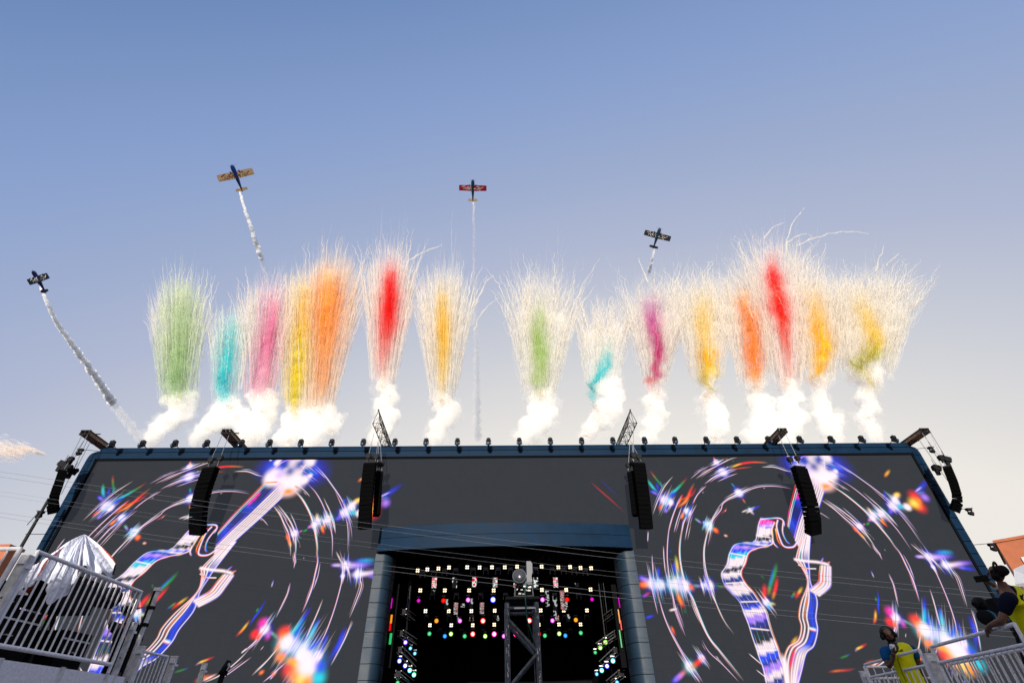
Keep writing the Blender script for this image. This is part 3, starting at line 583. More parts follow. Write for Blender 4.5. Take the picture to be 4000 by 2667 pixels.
M_led = bpy.data.materials.new('led_screen'); M_led.use_nodes = True
n, l = M_led.node_tree.nodes, M_led.node_tree.links
b = n['Principled BSDF']; b.inputs['Roughness'].default_value = 0.85; b.inputs['Specular IOR Level'].default_value = 0.08
tx = n.new('ShaderNodeTexImage'); tx.image = img; tx.extension = 'CLIP'; tx.interpolation = 'Cubic'
l.new(tx.outputs[0], b.inputs['Emission Color']); b.inputs['Emission Strength'].default_value = 1.05
tcn = n.new('ShaderNodeTexCoord'); nz = n.new('ShaderNodeTexNoise'); nz.inputs['Scale'].default_value = 9; nz.inputs['Detail'].default_value = 6
rp = n.new('ShaderNodeValToRGB'); rp.color_ramp.elements[0].color = (.004, .0045, .0055, 1); rp.color_ramp.elements[1].color = (.007, .0075, .009, 1)
l.new(tcn.outputs['Object'], nz.inputs['Vector']); l.new(nz.outputs['Fac'], rp.inputs[0]); bk = n.new('ShaderNodeTexBrick'); bk.offset = 0.0; bk.inputs['Scale'].default_value = 1.0; bk.inputs['Brick Width'].default_value = .5; bk.inputs['Row Height'].default_value = .5; bk.inputs['Mortar Size'].default_value = .006
bk.inputs['Color1'].default_value = (1.07, 1.07, 1.07, 1); bk.inputs['Color2'].default_value = (.93, .93, .93, 1); bk.inputs['Mortar'].default_value = (.6, .6, .6, 1)
mpb = n.new('ShaderNodeMapping'); mpb.inputs['Rotation'].default_value = (math.pi / 2, 0, 0); l.new(tcn.outputs['Object'], mpb.inputs['Vector']); l.new(mpb.outputs[0], bk.inputs['Vector'])
ml = n.new('ShaderNodeMix'); ml.data_type = 'RGBA'; ml.blend_type = 'MULTIPLY'; ml.inputs['Factor'].default_value = 1.0; l.new(rp.outputs[0], ml.inputs['A']); l.new(bk.outputs['Color'], ml.inputs['B']); l.new(ml.outputs['Result'], b.inputs['Base Color'])
sx = [XL, -6.9, 8.02, XR]; sz = [0.0, 11.0, ZS]
m = smb(); vv = [(x, 30.02, z) for z in sz for x in sx]
m.add(vv, [(0, 1, 5, 4), (2, 3, 7, 6), (4, 5, 9, 8), (5, 6, 10, 9), (6, 7, 11, 10)])
led = m.build('led_screen', M_led, stage)
uv = led.data.uv_layers.new(name='UVMap')
for lp in led.data.loops:
    p = led.data.vertices[lp.vertex_index].co + SO
    uv.data[lp.index].uv = ((p.x - SX0) / (SX1 - SX0), (p.z - LZ0) / (LZ1 - LZ0))

# ------------------------------------------------------------------ roof beams that carry the speakers
def ladder_beam(label, px, py, Yend, Ybase, w):
    p = at(px, py, Yend); z = p[2]
    root = thing('roof_beam', label, 'beam', (p[0], Ybase, z), group='beams jutting from the stage roof'); o = root.location
    L = Ybase - Yend
    for k in (-1, 0, 1):                      # three I-sections side by side
        x = p[0] + k * w * 0.42
        b = MB(o)
        b.box((x, Yend + L / 2, z + 0.13), (0.15, L, 0.025)); b.box((x, Yend + L / 2, z - 0.13), (0.15, L, 0.025)); b.box((x, Yend + L / 2, z), (0.025, L, 0.235))
        b.build('girder', M_steel_beam, root)
    b = MB(o); b.box((p[0], Yend - 0.03, z + 0.14), (w * 1.12, 0.06, 0.07)); b.box((p[0], Yend - 0.03, z - 0.12), (w * 1.12, 0.06, 0.07))
    for k in (-1, 0, 1): b.box((p[0] + k * w * 0.47, Yend - 0.03, z + 0.01), (0.07, 0.055, 0.2))
    b.build('end_frame', M_rig, root)
    for t in (0.25, 0.5, 0.78):
        b = MB(o); b.box((p[0], Yend + L * t, z - 0.16), (w * 1.05, 0.09, 0.035)); b.build('cross_bar', M_rig, root)
    b = MB(o); b.box((p[0] + w * .5, Yend + .5, z + .17), (.5, .05, .05)); b.build('outrigger', M_rig, root)
    return p
BE = []
for lab, px, py in (('short steel ladder beam over the rounded corner beside the cloud', 334, 1690), ('steel ladder beam above the speaker hanging before the silver guitar strap horn', 885, 1686),
                    ('dark ladder beam above the right guitar headstock', 3056, 1682), ('dark ladder beam over the rounded corner beside the orange building', 3612, 1682)):
    BE.append(ladder_beam(lab, px, py, 28.5, 33.0, 0.56))

def lattice_truss(label, apex, bl, br, Yend, Ybase):
    A, B, D = at(*apex, Yend), at(*bl, Yend), at(*br, Yend)
    z0 = (B[2] + D[2]) / 2; B[2] = D[2] = z0; A[0] = (B[0] + D[0]) / 2
    root = thing('lattice_truss', label, 'truss', ((B[0] + D[0]) / 2, Ybase, z0), group='lattice trusses on the stage roof'); o = root.location
    L = Ybase - Yend; n = 9
    for q in (A, B, D):
        b = MB(o); b.tube([q, (q[0], Ybase, q[2])], 0.032, 6); b.build('chord', M_rig, root)
    for i in range(n + 1):
        y = Yend + L * i / n
        for a, c_ in ((A, B), (B, D), (D, A)):
            b = MB(o); b.tube([(a[0], y, a[2]), (c_[0], y, c_[2])], 0.018, 5); b.build('strut', M_rig, root)
            if i < n:
                y2 = Yend + L * (i + 1) / n; b = MB(o)
                if i % 2: b.tube([(a[0], y, a[2]), (c_[0], y2, c_[2])], 0.016, 5)
                else: b.tube([(a[0], y2, a[2]), (c_[0], y, c_[2])], 0.016, 5)
                b.build('brace', M_rig, root)
    b = MB(o); b.tube([A, (A[0] - .02, Yend - .05, A[2] + .06)], .05, 6); b.build('apex_cap', M_rig, root)
    return B, D
TR = [lattice_truss('tall black lattice truss above the portal speaker on the cloud side', (1478, 1603), (1456, 1653), (1485, 1653), 27.4, 33.0),
      lattice_truss('tall black lattice truss above the portal speaker beside the red light streak', (2464, 1603), (2455, 1651), (2488, 1651), 27.4, 33.0)]

# ------------------------------------------------------------------ hanging line-array speakers
def line_array(label, path, n, size, yaw, hang=None, gap=0.006, curve=0.0):
    """path: [(px, py, Y)] of the speaker centres from top to bottom"""
    P = np.array([at(px, py, Y) for px, py, Y in path])
    d = np.r_[0, np.cumsum(np.linalg.norm(np.diff(P, axis=0), axis=1))]
    w, dep = size; h = d[-1] / n
    root = thing('line_array_speaker', label, 'speaker', P[0], group='line array speakers hanging from the stage roof'); o = root.location
    pts = [np.array([np.interp(t, d, P[:, j]) for j in range(3)]) for t in np.linspace(0, d[-1], n + 1)]
    f = Vector((math.sin(yaw), -math.cos(yaw), 0)); r = Vector((math.cos(yaw), math.sin(yaw), 0))   # facing, and its right hand
    for i in range(n):
        a, b_ = V(pts[i]), V(pts[i + 1]); up = (a - b_).normalized()
        ff = (f - up * f.dot(up)).normalized(); rr = up.cross(ff) * -1
        c = (a + b_) / 2; hh = (a - b_).length / 2 - gap
        m = MB(o); fr, bk = ff * dep * 0.5, ff * -dep * 0.5
        ft, bt = hh, hh * 0.86
        q = []
        for s, k in ((-1, 1), (1, 1)):
            q += []
        bot = [c + fr - rr * w / 2 - up * ft, c + fr + rr * w / 2 - up * ft, c + bk + rr * w * .40 - up * bt, c + bk - rr * w * .40 - up * bt]
        top = [c + fr - rr * w / 2 + up * ft, c + fr + rr * w / 2 + up * ft, c + bk + rr * w * .40 + up * bt, c + bk - rr * w * .40 + up * bt]
        m.hexa(bot + top)
        cab = m.build('speaker_cabinet', M_speaker, root)
        g_ = MB(o); fo = ff * 0.012                       # front grille, a little smaller, proud of the box
        e0, e1 = c + fr + fo - rr * w * .47 - up * ft * .86, c + fr + fo + rr * w * .47 - up * ft * .86
        e2, e3 = c + fr + fo + rr * w * .47 + up * ft * .86, c + fr + fo - rr * w * .47 + up * ft * .86
        g_.hexa([e0 - fo, e1 - fo, e2 - fo, e3 - fo, e0, e1, e2, e3]); g_.build('grille', M_speaker, cab)
        for s in (-1, 1):
            k_ = MB(o); k_.box(c + bk * .2 + rr * s * w * .425, (0.03, 0.03, hh * 1.9)); k_.build('rigging_plate', M_speaker, cab)
    top = V(pts[0])
    m = MB(o); m.box(top + Vector((0, 0, .06)), (w * .95, dep * .9, .08), Matrix.Rotation(yaw, 3, 'Z')); m.build('hanging_frame', M_rig, root)
    hang = hang or [(-w * .35, 0), (w * .35, 0)]
    for k, (px, py, Y) in enumerate(hang) if len(hang[0]) == 3 else ():
        e = V(at(px, py, Y)); s = top + r * (w * .36 * (1 if k else -1)) + Vector((0, 0, .1))
        m = MB(o); m.tube([s, e], .017, 6); m.build('chain', M_steel, root)
        if k < 2:
            hp = s.lerp(e, .22 + .05 * k); m = MB(o)
            m.box(hp, (.24, .2, .3)); m.tube([hp + Vector((-.17, 0, .02)), hp + Vector((.17, 0, .02))], .1, 8); m.box(hp + Vector((0, 0, -.24)), (.1, .1, .14)); m.build('chain_hoist', M_rig, root)
    return root
line_array('narrow J-shaped speaker hanging outside the frame beside the cloud', [(246, 1842, 28.3), (228, 1895, 28.3), (212, 1940, 28.4), (207, 1968, 28.6), (212, 1998, 29.0)], 14, (.52, .42), -0.95, [(322, 1697, 28.5), (344, 1697, 28.5)])
line_array('black speaker hanging before the guitar nearest the cloud', [(826, 1832, 28.0), (801, 1900, 28.0), (782, 1970, 28.2), (775, 2030, 28.5), (777, 2084, 29.0)], 15, (.86, .5), -0.22, [(868, 1698, 28.5), (894, 1700, 28.5)])
line_array('portal speaker in front of the blue light beam', [(1448, 1814, 27.4), (1439, 1890, 27.4), (1431, 1980, 27.5), (1427, 2066, 27.7)], 15, (.72, .5), -0.05, [(1462, 1690, 27.6), (1477, 1722, 28.2)])
line_array('slim speaker hanging right behind the portal speaker near the blue light beam', [(1481, 1848, 28.5), (1476, 1900, 28.5), (1470, 2014, 28.5)], 10, (.42, .5), 0.35, [(1480, 1728, 28.7), (1486, 1728, 28.7)])
line_array('portal speaker between the red streak and the green flare', [(2493, 1814, 27.4), (2503, 1890, 27.4), (2514, 1980, 27.5), (2522, 2066, 27.7)], 15, (.72, .5), 0.05, [(2474, 1680, 27.6), (2463, 1722, 28.2)])
line_array('slim speaker hanging right behind the portal speaker near the red streak', [(2464, 1848, 28.5), (2471, 1900, 28.5), (2484, 2014, 28.5)], 10, (.42, .5), -0.35, [(2460, 1728, 28.7), (2470, 1728, 28.7)])
line_array('black speaker hanging in front of the headstock of the guitar farther from the cloud', [(3118, 1830, 28.0), (3141, 1900, 28.0), (3162, 1975, 28.2), (3172, 2030, 28.5), (3174, 2084, 29.0)], 15, (.86, .5), 0.22, [(3041, 1700, 28.5), (3070, 1695, 28.5)])
line_array('narrow J-shaped speaker hanging outside the frame above the orange building', [(3700, 1828, 28.3), (3722, 1880, 28.3), (3737, 1930, 28.4), (3739, 1962, 28.6), (3726, 1994, 29.0)], 14, (.52, .42), 0.95, [(3600, 1688, 28.5), (3632, 1686, 28.5)])

# ------------------------------------------------------------------ small moving-head lights along the roof edge
def moving_head(lean):
    root = thing('roof_light', 'x', 'stage light')
    m = MB(); m.tube([(0, 0.9, -.16), (0, .25, -.06), (0, 0, 0)], .022, 6); m.build('bracket', M_rig, root)
    m = MB(); m.box((0, 0, .1), (.26, .2, .16)); m.box((0, 0, .2), (.1, .1, .07)); m.build('base', M_rig, root)
    m = MB(); m.box((-.15, 0, -.08), (.04, .1, .26)); m.box((.15, 0, -.08), (.04, .1, .26)); m.box((0, 0, .025), (.34, .12, .05)); m.build('yoke', M_rig, root)
    a = Vector((lean * .45, -.75, -.5)).normalized()
    m = MB(); m.lathe(Vector((0, 0, -.14)) - a * .2, a, [(0, .06), (.05, .1), (.2, .125), (.36, .135), (.4, .12)], 12); hd = m.build('head', M_rig, root, auto=40)
    m = MB(); m.lathe(Vector((0, 0, -.14)) - a * .2, a, [(.395, .11), (.42, .08), (.43, .01)], 12); m.build('lens', M_glass, hd, smooth=True)
    return root
protos = {}
rim = [434, 553, 680, 804, 940, 1050, 1172, 1293, 1417, 1541, 1663, 1786, 1908, 2029, 2151, 2274, 2397, 2522, 2642, 2765, 2886, 3010, 3134, 3257, 3378, 3507]
for i, px in enumerate(rim):
    lean = -1 if i < 6 else (1 if i > 18 else 0)
    if lean not in protos: protos[lean] = moving_head(lean); o = protos[lean]
    else: o = copy_tree(protos[lean])
    p = at(px, 1731, 29.0); o.location = (p[0], 29.1, 16.5)
    near = 'cloud end' if i < 13 else 'orange building end'
    k = i if i < 13 else len(rim) - 1 - i
    o['label'] = f'small black moving-head light on the roof edge, {ORD[k]} from the {near}'
    o['group'] = 'small lights along the stage roof edge'

def arm_light(label, px, py, side):
    p = at(px, py, 30.3)
    root = thing('column_light', label, 'stage light', p, group='small lights on arms beside the stage columns'); o = root.location
    m = MB(o); m.tube([p + np.array([-side * .9, .5, .22]), p + np.array([side * .35, 0, .2])], .016, 6); m.build('arm', M_rig, root)
    m = MB(o); m.box(p + np.array([0, 0, .1]), (.32, .2, .13)); m.build('base', M_rig, root)
    m = MB(o)
    for s in (-1, 1): m.box(p + np.array([s * .13, 0, -.06]), (.035, .08, .24))
    m.build('yoke', M_rig, root)
    m = MB(o); m.lathe(p + np.array([-side * .1, .1, -.1]), (side * .5, -.6, -.35), [(0, .07), (.12, .12), (.26, .13), (.3, .1)], 10); m.build('head', M_rig, root, auto=40)
arm_light('small light on an arm near the top of the column by the cloud', 313, 1762, -1)
arm_light('small light on the thin black mast above the silver cover', 157, 2006, -1)
arm_light('small light on an arm beside the top of the column by the orange building', 3637, 1754, 1)
arm_light('small light on an arm under the J-shaped speaker by the orange building', 3787, 1995, 1)
arm_light('small light on an arm just beside the orange building corner', 3875, 2133, 1)

# thin mast with guy wires beside the column
a, b_ = at(192, 1946, 28.6), at(78, 2152, 28.6); d = (a - b_)
mast = thing('mast', 'thin black mast beside the stage column above the railing', 'mast', (b_[0], b_[1], 0)); o = mast.location
m = MB(o); m.tube([(b_[0], b_[1], 0), a], .075, 8); m.build('pole', M_rig, mast)
m = MB(o); m.tube([(b_[0] - .25, b_[1], 0.4), at(185, 1950, 28.6)], .015, 5); m.build('guy_wire', M_rig, mast)
m = MB(o); m.tube([at(100, 2085, 28.6), at(190, 2085, 29.6)], .018, 5); m.tube([at(105, 2050, 28.6), at(150, 2000, 28.6)], .02, 5); m.build('arm', M_rig, mast)
for px0, py0, px1, py1, lab in ((336, 1706, 215, 1925, 'front'), (346, 1708, 232, 1905, 'second'), (352, 1726, 268, 1880, 'third')):
    m = MB(); m.tube([at(px0, py0, 28.7), at(px1, py1, 28.9)], .014, 5)
for i, (q0, q1) in enumerate((((338, 1704), (262, 1838)), ((345, 1712), (240, 1930)), ((353, 1725), (290, 1845)))):
    o_ = at(*q1, 28.8); m = MB(o_); m.tube([at(*q0, 28.8), o_], .013, 5)
    w = m.build('rigging_wire', M_rig); w.location = V(o_); tag(w, ['outermost', 'middle', 'innermost'][i] + ' of the three thin wires dropping from the corner beam by the cloud', 'wire', 'wires from the corner beams')
for i, (q0, q1) in enumerate((((3636, 1690), (3720, 1830)), ((3612, 1700), (3696, 1850)), ((3592, 1720), (3735, 1925)))):
    o_ = at(*q1, 28.8); m = MB(o_); m.tube([at(*q0, 28.8), o_], .013, 5)
    w = m.build('rigging_wire', M_rig); w.location = V(o_); tag(w, ['outermost', 'middle', 'innermost'][i] + ' of the three thin wires dropping from the corner beam by the orange building', 'wire', 'wires from the corner beams')
for i, (px, py, Y, lab) in enumerate(((246, 1812, 28.4, 'upper chain hoist above the J-shaped speaker by the cloud'), (262, 1826, 28.4, 'lower chain hoist just above the J-shaped speaker by the cloud'), (284, 1840, 28.9, 'chain hoist touching the column beside the J-shaped speaker by the cloud'),
                                 (3697, 1795, 28.4, 'upper chain hoist above the J-shaped speaker by the orange building'), (3658, 1828, 28.9, 'chain hoist touching the column by the orange building'))):
    p = at(px, py, Y); h = thing('chain_hoist', lab, 'chain hoist', p, group='chain hoists at the stage corners'); o = h.location
    m = MB(o); m.box(p, (.4, .3, .34), Matrix.Rotation(.3, 3, 'Y')); m.tube([p + np.array([-.25, 0, .02]), p + np.array([.27, 0, .05])], .13, 10); m.build('motor', M_rig, h)
    m = MB(o); m.box(p + np.array([-.08, 0, -.3]), (.2, .16, .3)); m.build('chain_bag', M_rig, h)
    m = MB(o); m.tube([p + np.array([0, 0, .15]), p + np.array([0, 0, .6])], .014, 5); m.build('chain', M_rig, h)

# ------------------------------------------------------------------ long cables across the stage front
for i, (a, b_, r) in enumerate((((-300, 1795), (4300, 2352), .013), ((-300, 1815), (4300, 2372), .013), ((-300, 1872), (4300, 2420), .008), ((-300, 1888), (4300, 2440), .008), ((-300, 1955), (4300, 2495), .012), ((-300, 1972), (4300, 2516), .012))):
    A, B = at(*a, 20.0), at(*b_, 20.0); pts = [A + (B - A) * t + np.array([0, 0, -1.1 * 4 * t * (1 - t) * .35]) for t in np.linspace(0, 1, 25)]
    m = MB(pts[0]); m.tube(pts, r * .36, 5); w = m.build('overhead_cable', M_cable); w.location = V(pts[0])
    tag(w, ['upper', 'lower'][i % 2] + ' thin cable of the ' + ['highest', 'middle', 'lowest'][i // 2] + ' pair crossing in front of the stage', 'cable', 'cables strung across the stage front')

# ------------------------------------------------------------------ lights inside the portal
def glow_mat(name, rim, core, s):
    m = bpy.data.materials.new(name); m.use_nodes = True; nt = m.node_tree; n, l = nt.nodes, nt.links; n.clear()
    out = n.new('ShaderNodeOutputMaterial'); e = n.new('ShaderNodeEmission'); tc = n.new('ShaderNodeTexCoord'); vm = n.new('ShaderNodeVectorMath'); vm.operation = 'LENGTH'; rp = n.new('ShaderNodeValToRGB')
    l.new(tc.outputs['UV'], vm.inputs[0]); l.new(vm.outputs['Value'], rp.inputs[0])
    rp.color_ramp.elements[0].position = .42; rp.color_ramp.elements[0].color = (*core, 1); rp.color_ramp.elements[1].position = .8; rp.color_ramp.elements[1].color = (*rim, 1)
    l.new(rp.outputs[0], e.inputs['Color']); e.inputs['Strength'].default_value = s * .75; l.new(e.outputs[0], out.inputs[0])
    return m
LC = dict(warm=((1, .8, .45), (1, .93, .8), 2.0), red=((1, .0, .01), (1, .75, .6), 2.2), redd=((.9, .0, .0), (.9, .02, .01), 1.2), mag=((.9, .0, .35), (1, .85, .85), 2.2), pink=((.75, .08, .8), (.9, .5, .85), 1.4), magd=((.8, .0, .6), (.8, .02, .6), 1.0), ora=((.9, .3, .01), (.95, .45, .05), 1.1),
          gre=((.01, .5, .12), (.2, .75, .4), 1.1), lime=((.25, .7, .02), (.95, 1, .7), 1.8), blu=((.01, .22, .8), (.1, .5, .9), 1.2), bw=((.02, .04, 1), (1, 1, 1), 3.0), vio=((.15, .02, .9), (.9, .8, 1), 2.2), cya=((.02, .4, .75), (.4, .8, .95), 1.6), wc=((.02, .5, .6), (1, 1, .95), 2.6), wg=((.02, .7, .3), (1, 1, .9), 2.4))
LM = {k: glow_mat('lamp_' + k, *v) for k, v in LC.items()}
WORDS = dict(red='glowing red', redd='deep red', mag='glowing crimson', pink='pink', magd='magenta', ora='amber', gre='green', lime='yellow-green', blu='blue', bw='dazzling white-blue', vio='violet-white', cya='pale blue', wc='bright white-cyan', wg='bright white-green')
DISC = {}
def disc(kind, r):
    """domed lamp face looking towards -Y, with radial UVs"""
    key = (kind, round(r, 3))
    if key in DISC: return DISC[key]
    me = bpy.data.meshes.new('lamp_face'); n = 14; v = [(0, -r * .25, 0)]; 
    for ring, (rr, yy) in enumerate(((.5, -.2), (1, 0))):
        v += [(math.cos(2 * math.pi * k / n) * r * rr, r * yy, math.sin(2 * math.pi * k / n) * r * rr) for k in range(n)]
    f = [(0, 1 + k, 1 + (k + 1) % n) for k in range(n)] + [(1 + k, 1 + n + k, 1 + n + (k + 1) % n, 1 + (k + 1) % n) for k in range(n)]
    me.from_pydata(v, [], f); uv = me.uv_layers.new(name='UVMap')
    for lp in me.loops: c = v[lp.vertex_index]; uv.data[lp.index].uv = (c[0] / r, c[2] / r)
    me.materials.append(LM[kind]); DISC[key] = me; return me
def face_cam(o, p):
    d = Vector(CAM) - V(p); o.rotation_euler = d.to_track_quat('-Y', 'Z').to_euler()
k_ = .5102
def ip(x, y, Y): return at(1380 + x * k_, 2000 + y * k_, Y)
mesh_cache = {}
def blinder(label, p, s):
    root = thing('blinder_light', label, 'stage light', p, group='four-lamp lights in the portal'); face_cam(root, p)
    key = ('bl', s)
    if key not in mesh_cache:
        m = MB(); m.box((0, .07, 0), (s * 1.15, .12, s * 1.15)); b1 = m.mesh('housing', M_rig)
        m = MB(); m.box((0, .03, s * .66), (s * .5, .06, .05)); m.tube([(0, .05, s * .66), (0, .05, s * 1.1)], .025, 5); b2 = m.mesh('clamp', M_steel); mesh_cache[key] = (b1, b2)
    b1, b2 = mesh_cache[key]
    link(bpy.data.objects.new('housing', b1), root); link(bpy.data.objects.new('clamp', b2), root)
    for a in (-1, 1):
        for c in (-1, 1):
            o = link(bpy.data.objects.new('lamp', disc('warm', s * .235)), root); o.location = (a * s * .27, -.01, c * s * .27)
ROW = {1: [(493, 445), (567, 437), (652, 430), (733, 422), (872, 420), (967, 422), (1062, 420), (1160, 420), (1254, 415), (1348, 415), (1442, 415), (1570, 420), (1660, 418), (1740, 425), (1821, 427)],
       2: [(513, 597), (701, 597), (887, 597), (1075, 597), (1444, 593), (1630, 593), (1817, 590)], 3: [(553, 755), (731, 755), (904, 755), (1083, 752), (1435, 750), (1611, 750), (1789, 750)], 4: [(587, 863), (750, 863), (915, 863), (1079, 859), (1420, 860), (1575, 857), (1740, 857)]}
RY = {1: 33.0, 2: 38.2, 3: 45.6, 4: 52.7}; RNAME = {1: 'top', 2: 'second', 3: 'third', 4: 'lowest'}
for r, L in ROW.items():
    for i, (x, y) in enumerate(L):
        mid = len(L) // 2; w_ = f'{ORD[i]} from the cloud side' if i <= mid else f'{ORD[len(L) - 1 - i]} from the orange building side'
        blinder(f'four-lamp white light in the {RNAME[r]} row in the portal, {w_}', ip(x, y, RY[r]), {1: .215, 2: .245, 3: .275, 4: .3}[r])
def spot(label, kind, p, r):
    root = thing('spot_light', label, 'stage light', p, group='coloured spot lights in the portal'); face_cam(root, p)
    key = ('sp', round(r, 2))
    if key not in mesh_cache:
        m = MB(); m.lathe((0, .45, 0), (0, -1, 0), [(0, r * .5), (.15, r * .9), (.44, r * 1.12)], 10); a1 = m.mesh('head', M_rig)
        m = MB(); m.box((0, .25, r * 1.9), (r * 2.6, r * 1.5, r * .9)); m.box((-r * 1.25, .25, r * .7), (r * .25, r * .6, r * 2)); m.box((r * 1.25, .25, r * .7), (r * .25, r * .6, r * 2)); a2 = m.mesh('yoke', M_rig)
        m = MB(); m.box((0, .25 - r * .8, r * 1.9), (r * 1.9, .02, r * .5)); a3 = m.mesh('name_plate', M_alu); mesh_cache[key] = (a1, a2, a3)
    for nm, me in zip(('head', 'yoke', 'name_plate'), mesh_cache[key]): link(bpy.data.objects.new(nm, me), root)
    link(bpy.data.objects.new('lens', disc(kind, r)), root)
SP = [(2, [(500, 675, 'magd'), (690, 675, 'redd'), (879, 670, 'pink'), (1070, 668, 'bw'), (1449, 668, 'pink'), (1637, 667, 'redd'), (1828, 665, 'magd')]),
      (3, [(637, 830, 'ora'), (816, 830, 'pink'), (993, 830, 'red'), (1348, 828, 'red'), (1525, 828, 'pink'), (1704, 823, 'ora')]),
      (4, [(583, 928, 'gre'), (701, 947, 'blu'), (748, 930, 'lime'), (853, 947, 'gre'), (915, 931, 'red'), (1010, 947, 'lime'), (1079, 931, 'mag'), (1153, 947, 'pink'), (1244, 931, 'mag'), (1421, 930, 'redd'), (1467, 943, 'gre'), (1577, 928, 'lime'), (1624, 943, 'blu'), (1742, 922, 'gre')])]
for r, L in SP:
    for i, (x, y, c) in enumerate(L):
        side = 'cloud side' if x < 1160 else 'orange building side'
        same = [q for q in L if q[2] == c and (q[0] < 1160) == (x < 1160)]; nth = '' if len(same) == 1 else ', ' + ['first', 'second', 'third'][same.index((x, y, c))] + ' of its colour'
        spot(f'{WORDS[c]} spot, {["", "", "upper", "middle", "lowest"][r]} coloured row, portal {side}{nth}', c, ip(x, y, RY[r]), {2: .15, 3: .165, 4: .18}[r] * (1.25 if c in ('bw', 'mag', 'red') else 1) * (.8 if c in ('magd',) else 1))
# unlit moving heads with pale labels
def mover(label, p, s, pale):
    root = thing('moving_head_light', label, 'stage light', p, group='unlit moving heads in the portal'); key = ('mv', s, pale)
    if key not in mesh_cache:
        m = MB(); m.box((0, 0, s * .3), (s * 1.1, s * .8, s * .55)); a = m.mesh('base', mat('fixture_grey', (.30, .31, .36), .4))
        m = MB()
        for q in (-1, 1): m.box((q * s * .5, 0, -s * .3), (s * .16, s * .4, s * .9))
        m.box((0, 0, s * .1), (s * .95, s * .3, s * .12))
        b = m.mesh('yoke', mat('fixture_grey', (.30, .31, .36), .4)); m = MB(); m.lathe((0, 0, -s * .15), (0, -.3, -1), [(0, s * .3), (s * .3, s * .36), (s * .6, s * .34)], 10); c = m.mesh('head', M_rig)
        m = MB(); m.box((0, -s * .42, s * .3), (s * .9, .02, s * (.36 if pale else .2))); d = m.mesh('label_plate', mat('pale_label', (.85, .85, .87) if pale else (.5, .52, .66), .5)); mesh_cache[key] = (a, b, c, d)
    for nm, me in zip(('base', 'yoke', 'head', 'label_plate'), mesh_cache[key]): link(bpy.data.objects.new(nm, me), root)
MV = [(1, [(533, 470), (617, 465), (700, 455), (785, 450), (918, 447), (1014, 445), (1108, 445), (1204, 445), (1300, 440), (1395, 443), (1524, 445), (1610, 445), (1690, 450), (1775, 455)], False), (2, [(606, 638), (790, 638), (977, 638), (1165, 638), (1540, 638), (1727, 638)], True), (3, [(560, 800), (735, 800), (905, 800), (1085, 805), (1440, 800), (1615, 800), (1790, 800)], False), (4, [(665, 905), (830, 908), (995, 908), (1494, 905), (1660, 905)], True)]
for r, L, pale in MV:
    for i, (x, y) in enumerate(L):
        mid = len(L) // 2; w_ = f'{ORD[i]} from the cloud side' if i <= mid else f'{ORD[len(L) - 1 - i]} from the orange building side'
        mover(f'unlit moving head under the {RNAME[r]} truss inside the portal, {w_}', ip(x, y, RY[r] + .3), {1: .3, 2: .32, 3: .34, 4: .36}[r], pale)
# trusses
def box_truss(label, a, b, h, r=.028):
    a, b = V(a), V(b); root = thing('lighting_truss', label, 'truss', (a + b) / 2, group='black trusses inside the portal'); o = root.location
    d = (b - a); n = max(4, int(d.length / .75)); e = Vector((0, h, 0)); u = Vector((0, 0, h))
    for q in (Vector(), e, u, e + u):
        m = MB(o); m.tube([a + q, b + q], r, 5); m.build('chord', M_tower, root)
    for i in range(n):
        p, q = a + d * i / n, a + d * (i + 1) / n; m = MB(o); m.tube([p, q + u] if i % 2 else [p + u, q], r * .6, 4); m.build('brace', M_tower, root)
    for t in (.12, .5, .88):
        p = a + d * t + u; m = MB(o); m.tube([p, (p.x, p.y, 12.98)], .02, 5); m.build('hanging_chain', M_steel, root)
for r, (ya, yb) in {2: (575, 640), 3: (735, 785), 4: (845, 890)}.items():
    xa = {2: 490, 3: 530, 4: 570}[r]; xb = {2: 1845, 3: 1815, 4: 1765}[r]; a = ip(xa, ya + 28, RY[r] + .45); b_ = ip(xb, ya + 25, RY[r] + .45); b_[2] = a[2]; box_truss(f'black box truss carrying the {RNAME[r]} row of lights inside the portal', a, b_, .42)
for nm, xa, ya, Ya, xb, yb, Yb in (('cloud side wing', 490, 425, 34.2, 820, 398, 33.4), ('middle', 850, 395, 33.4, 1465, 390, 33.4), ('orange building side wing', 1490, 396, 33.4, 1850, 408, 34.0)):
    box_truss(f'black box truss of the top row of lights inside the portal, {nm}', ip(xa, ya, Ya), ip(xb, yb, Yb), .36)
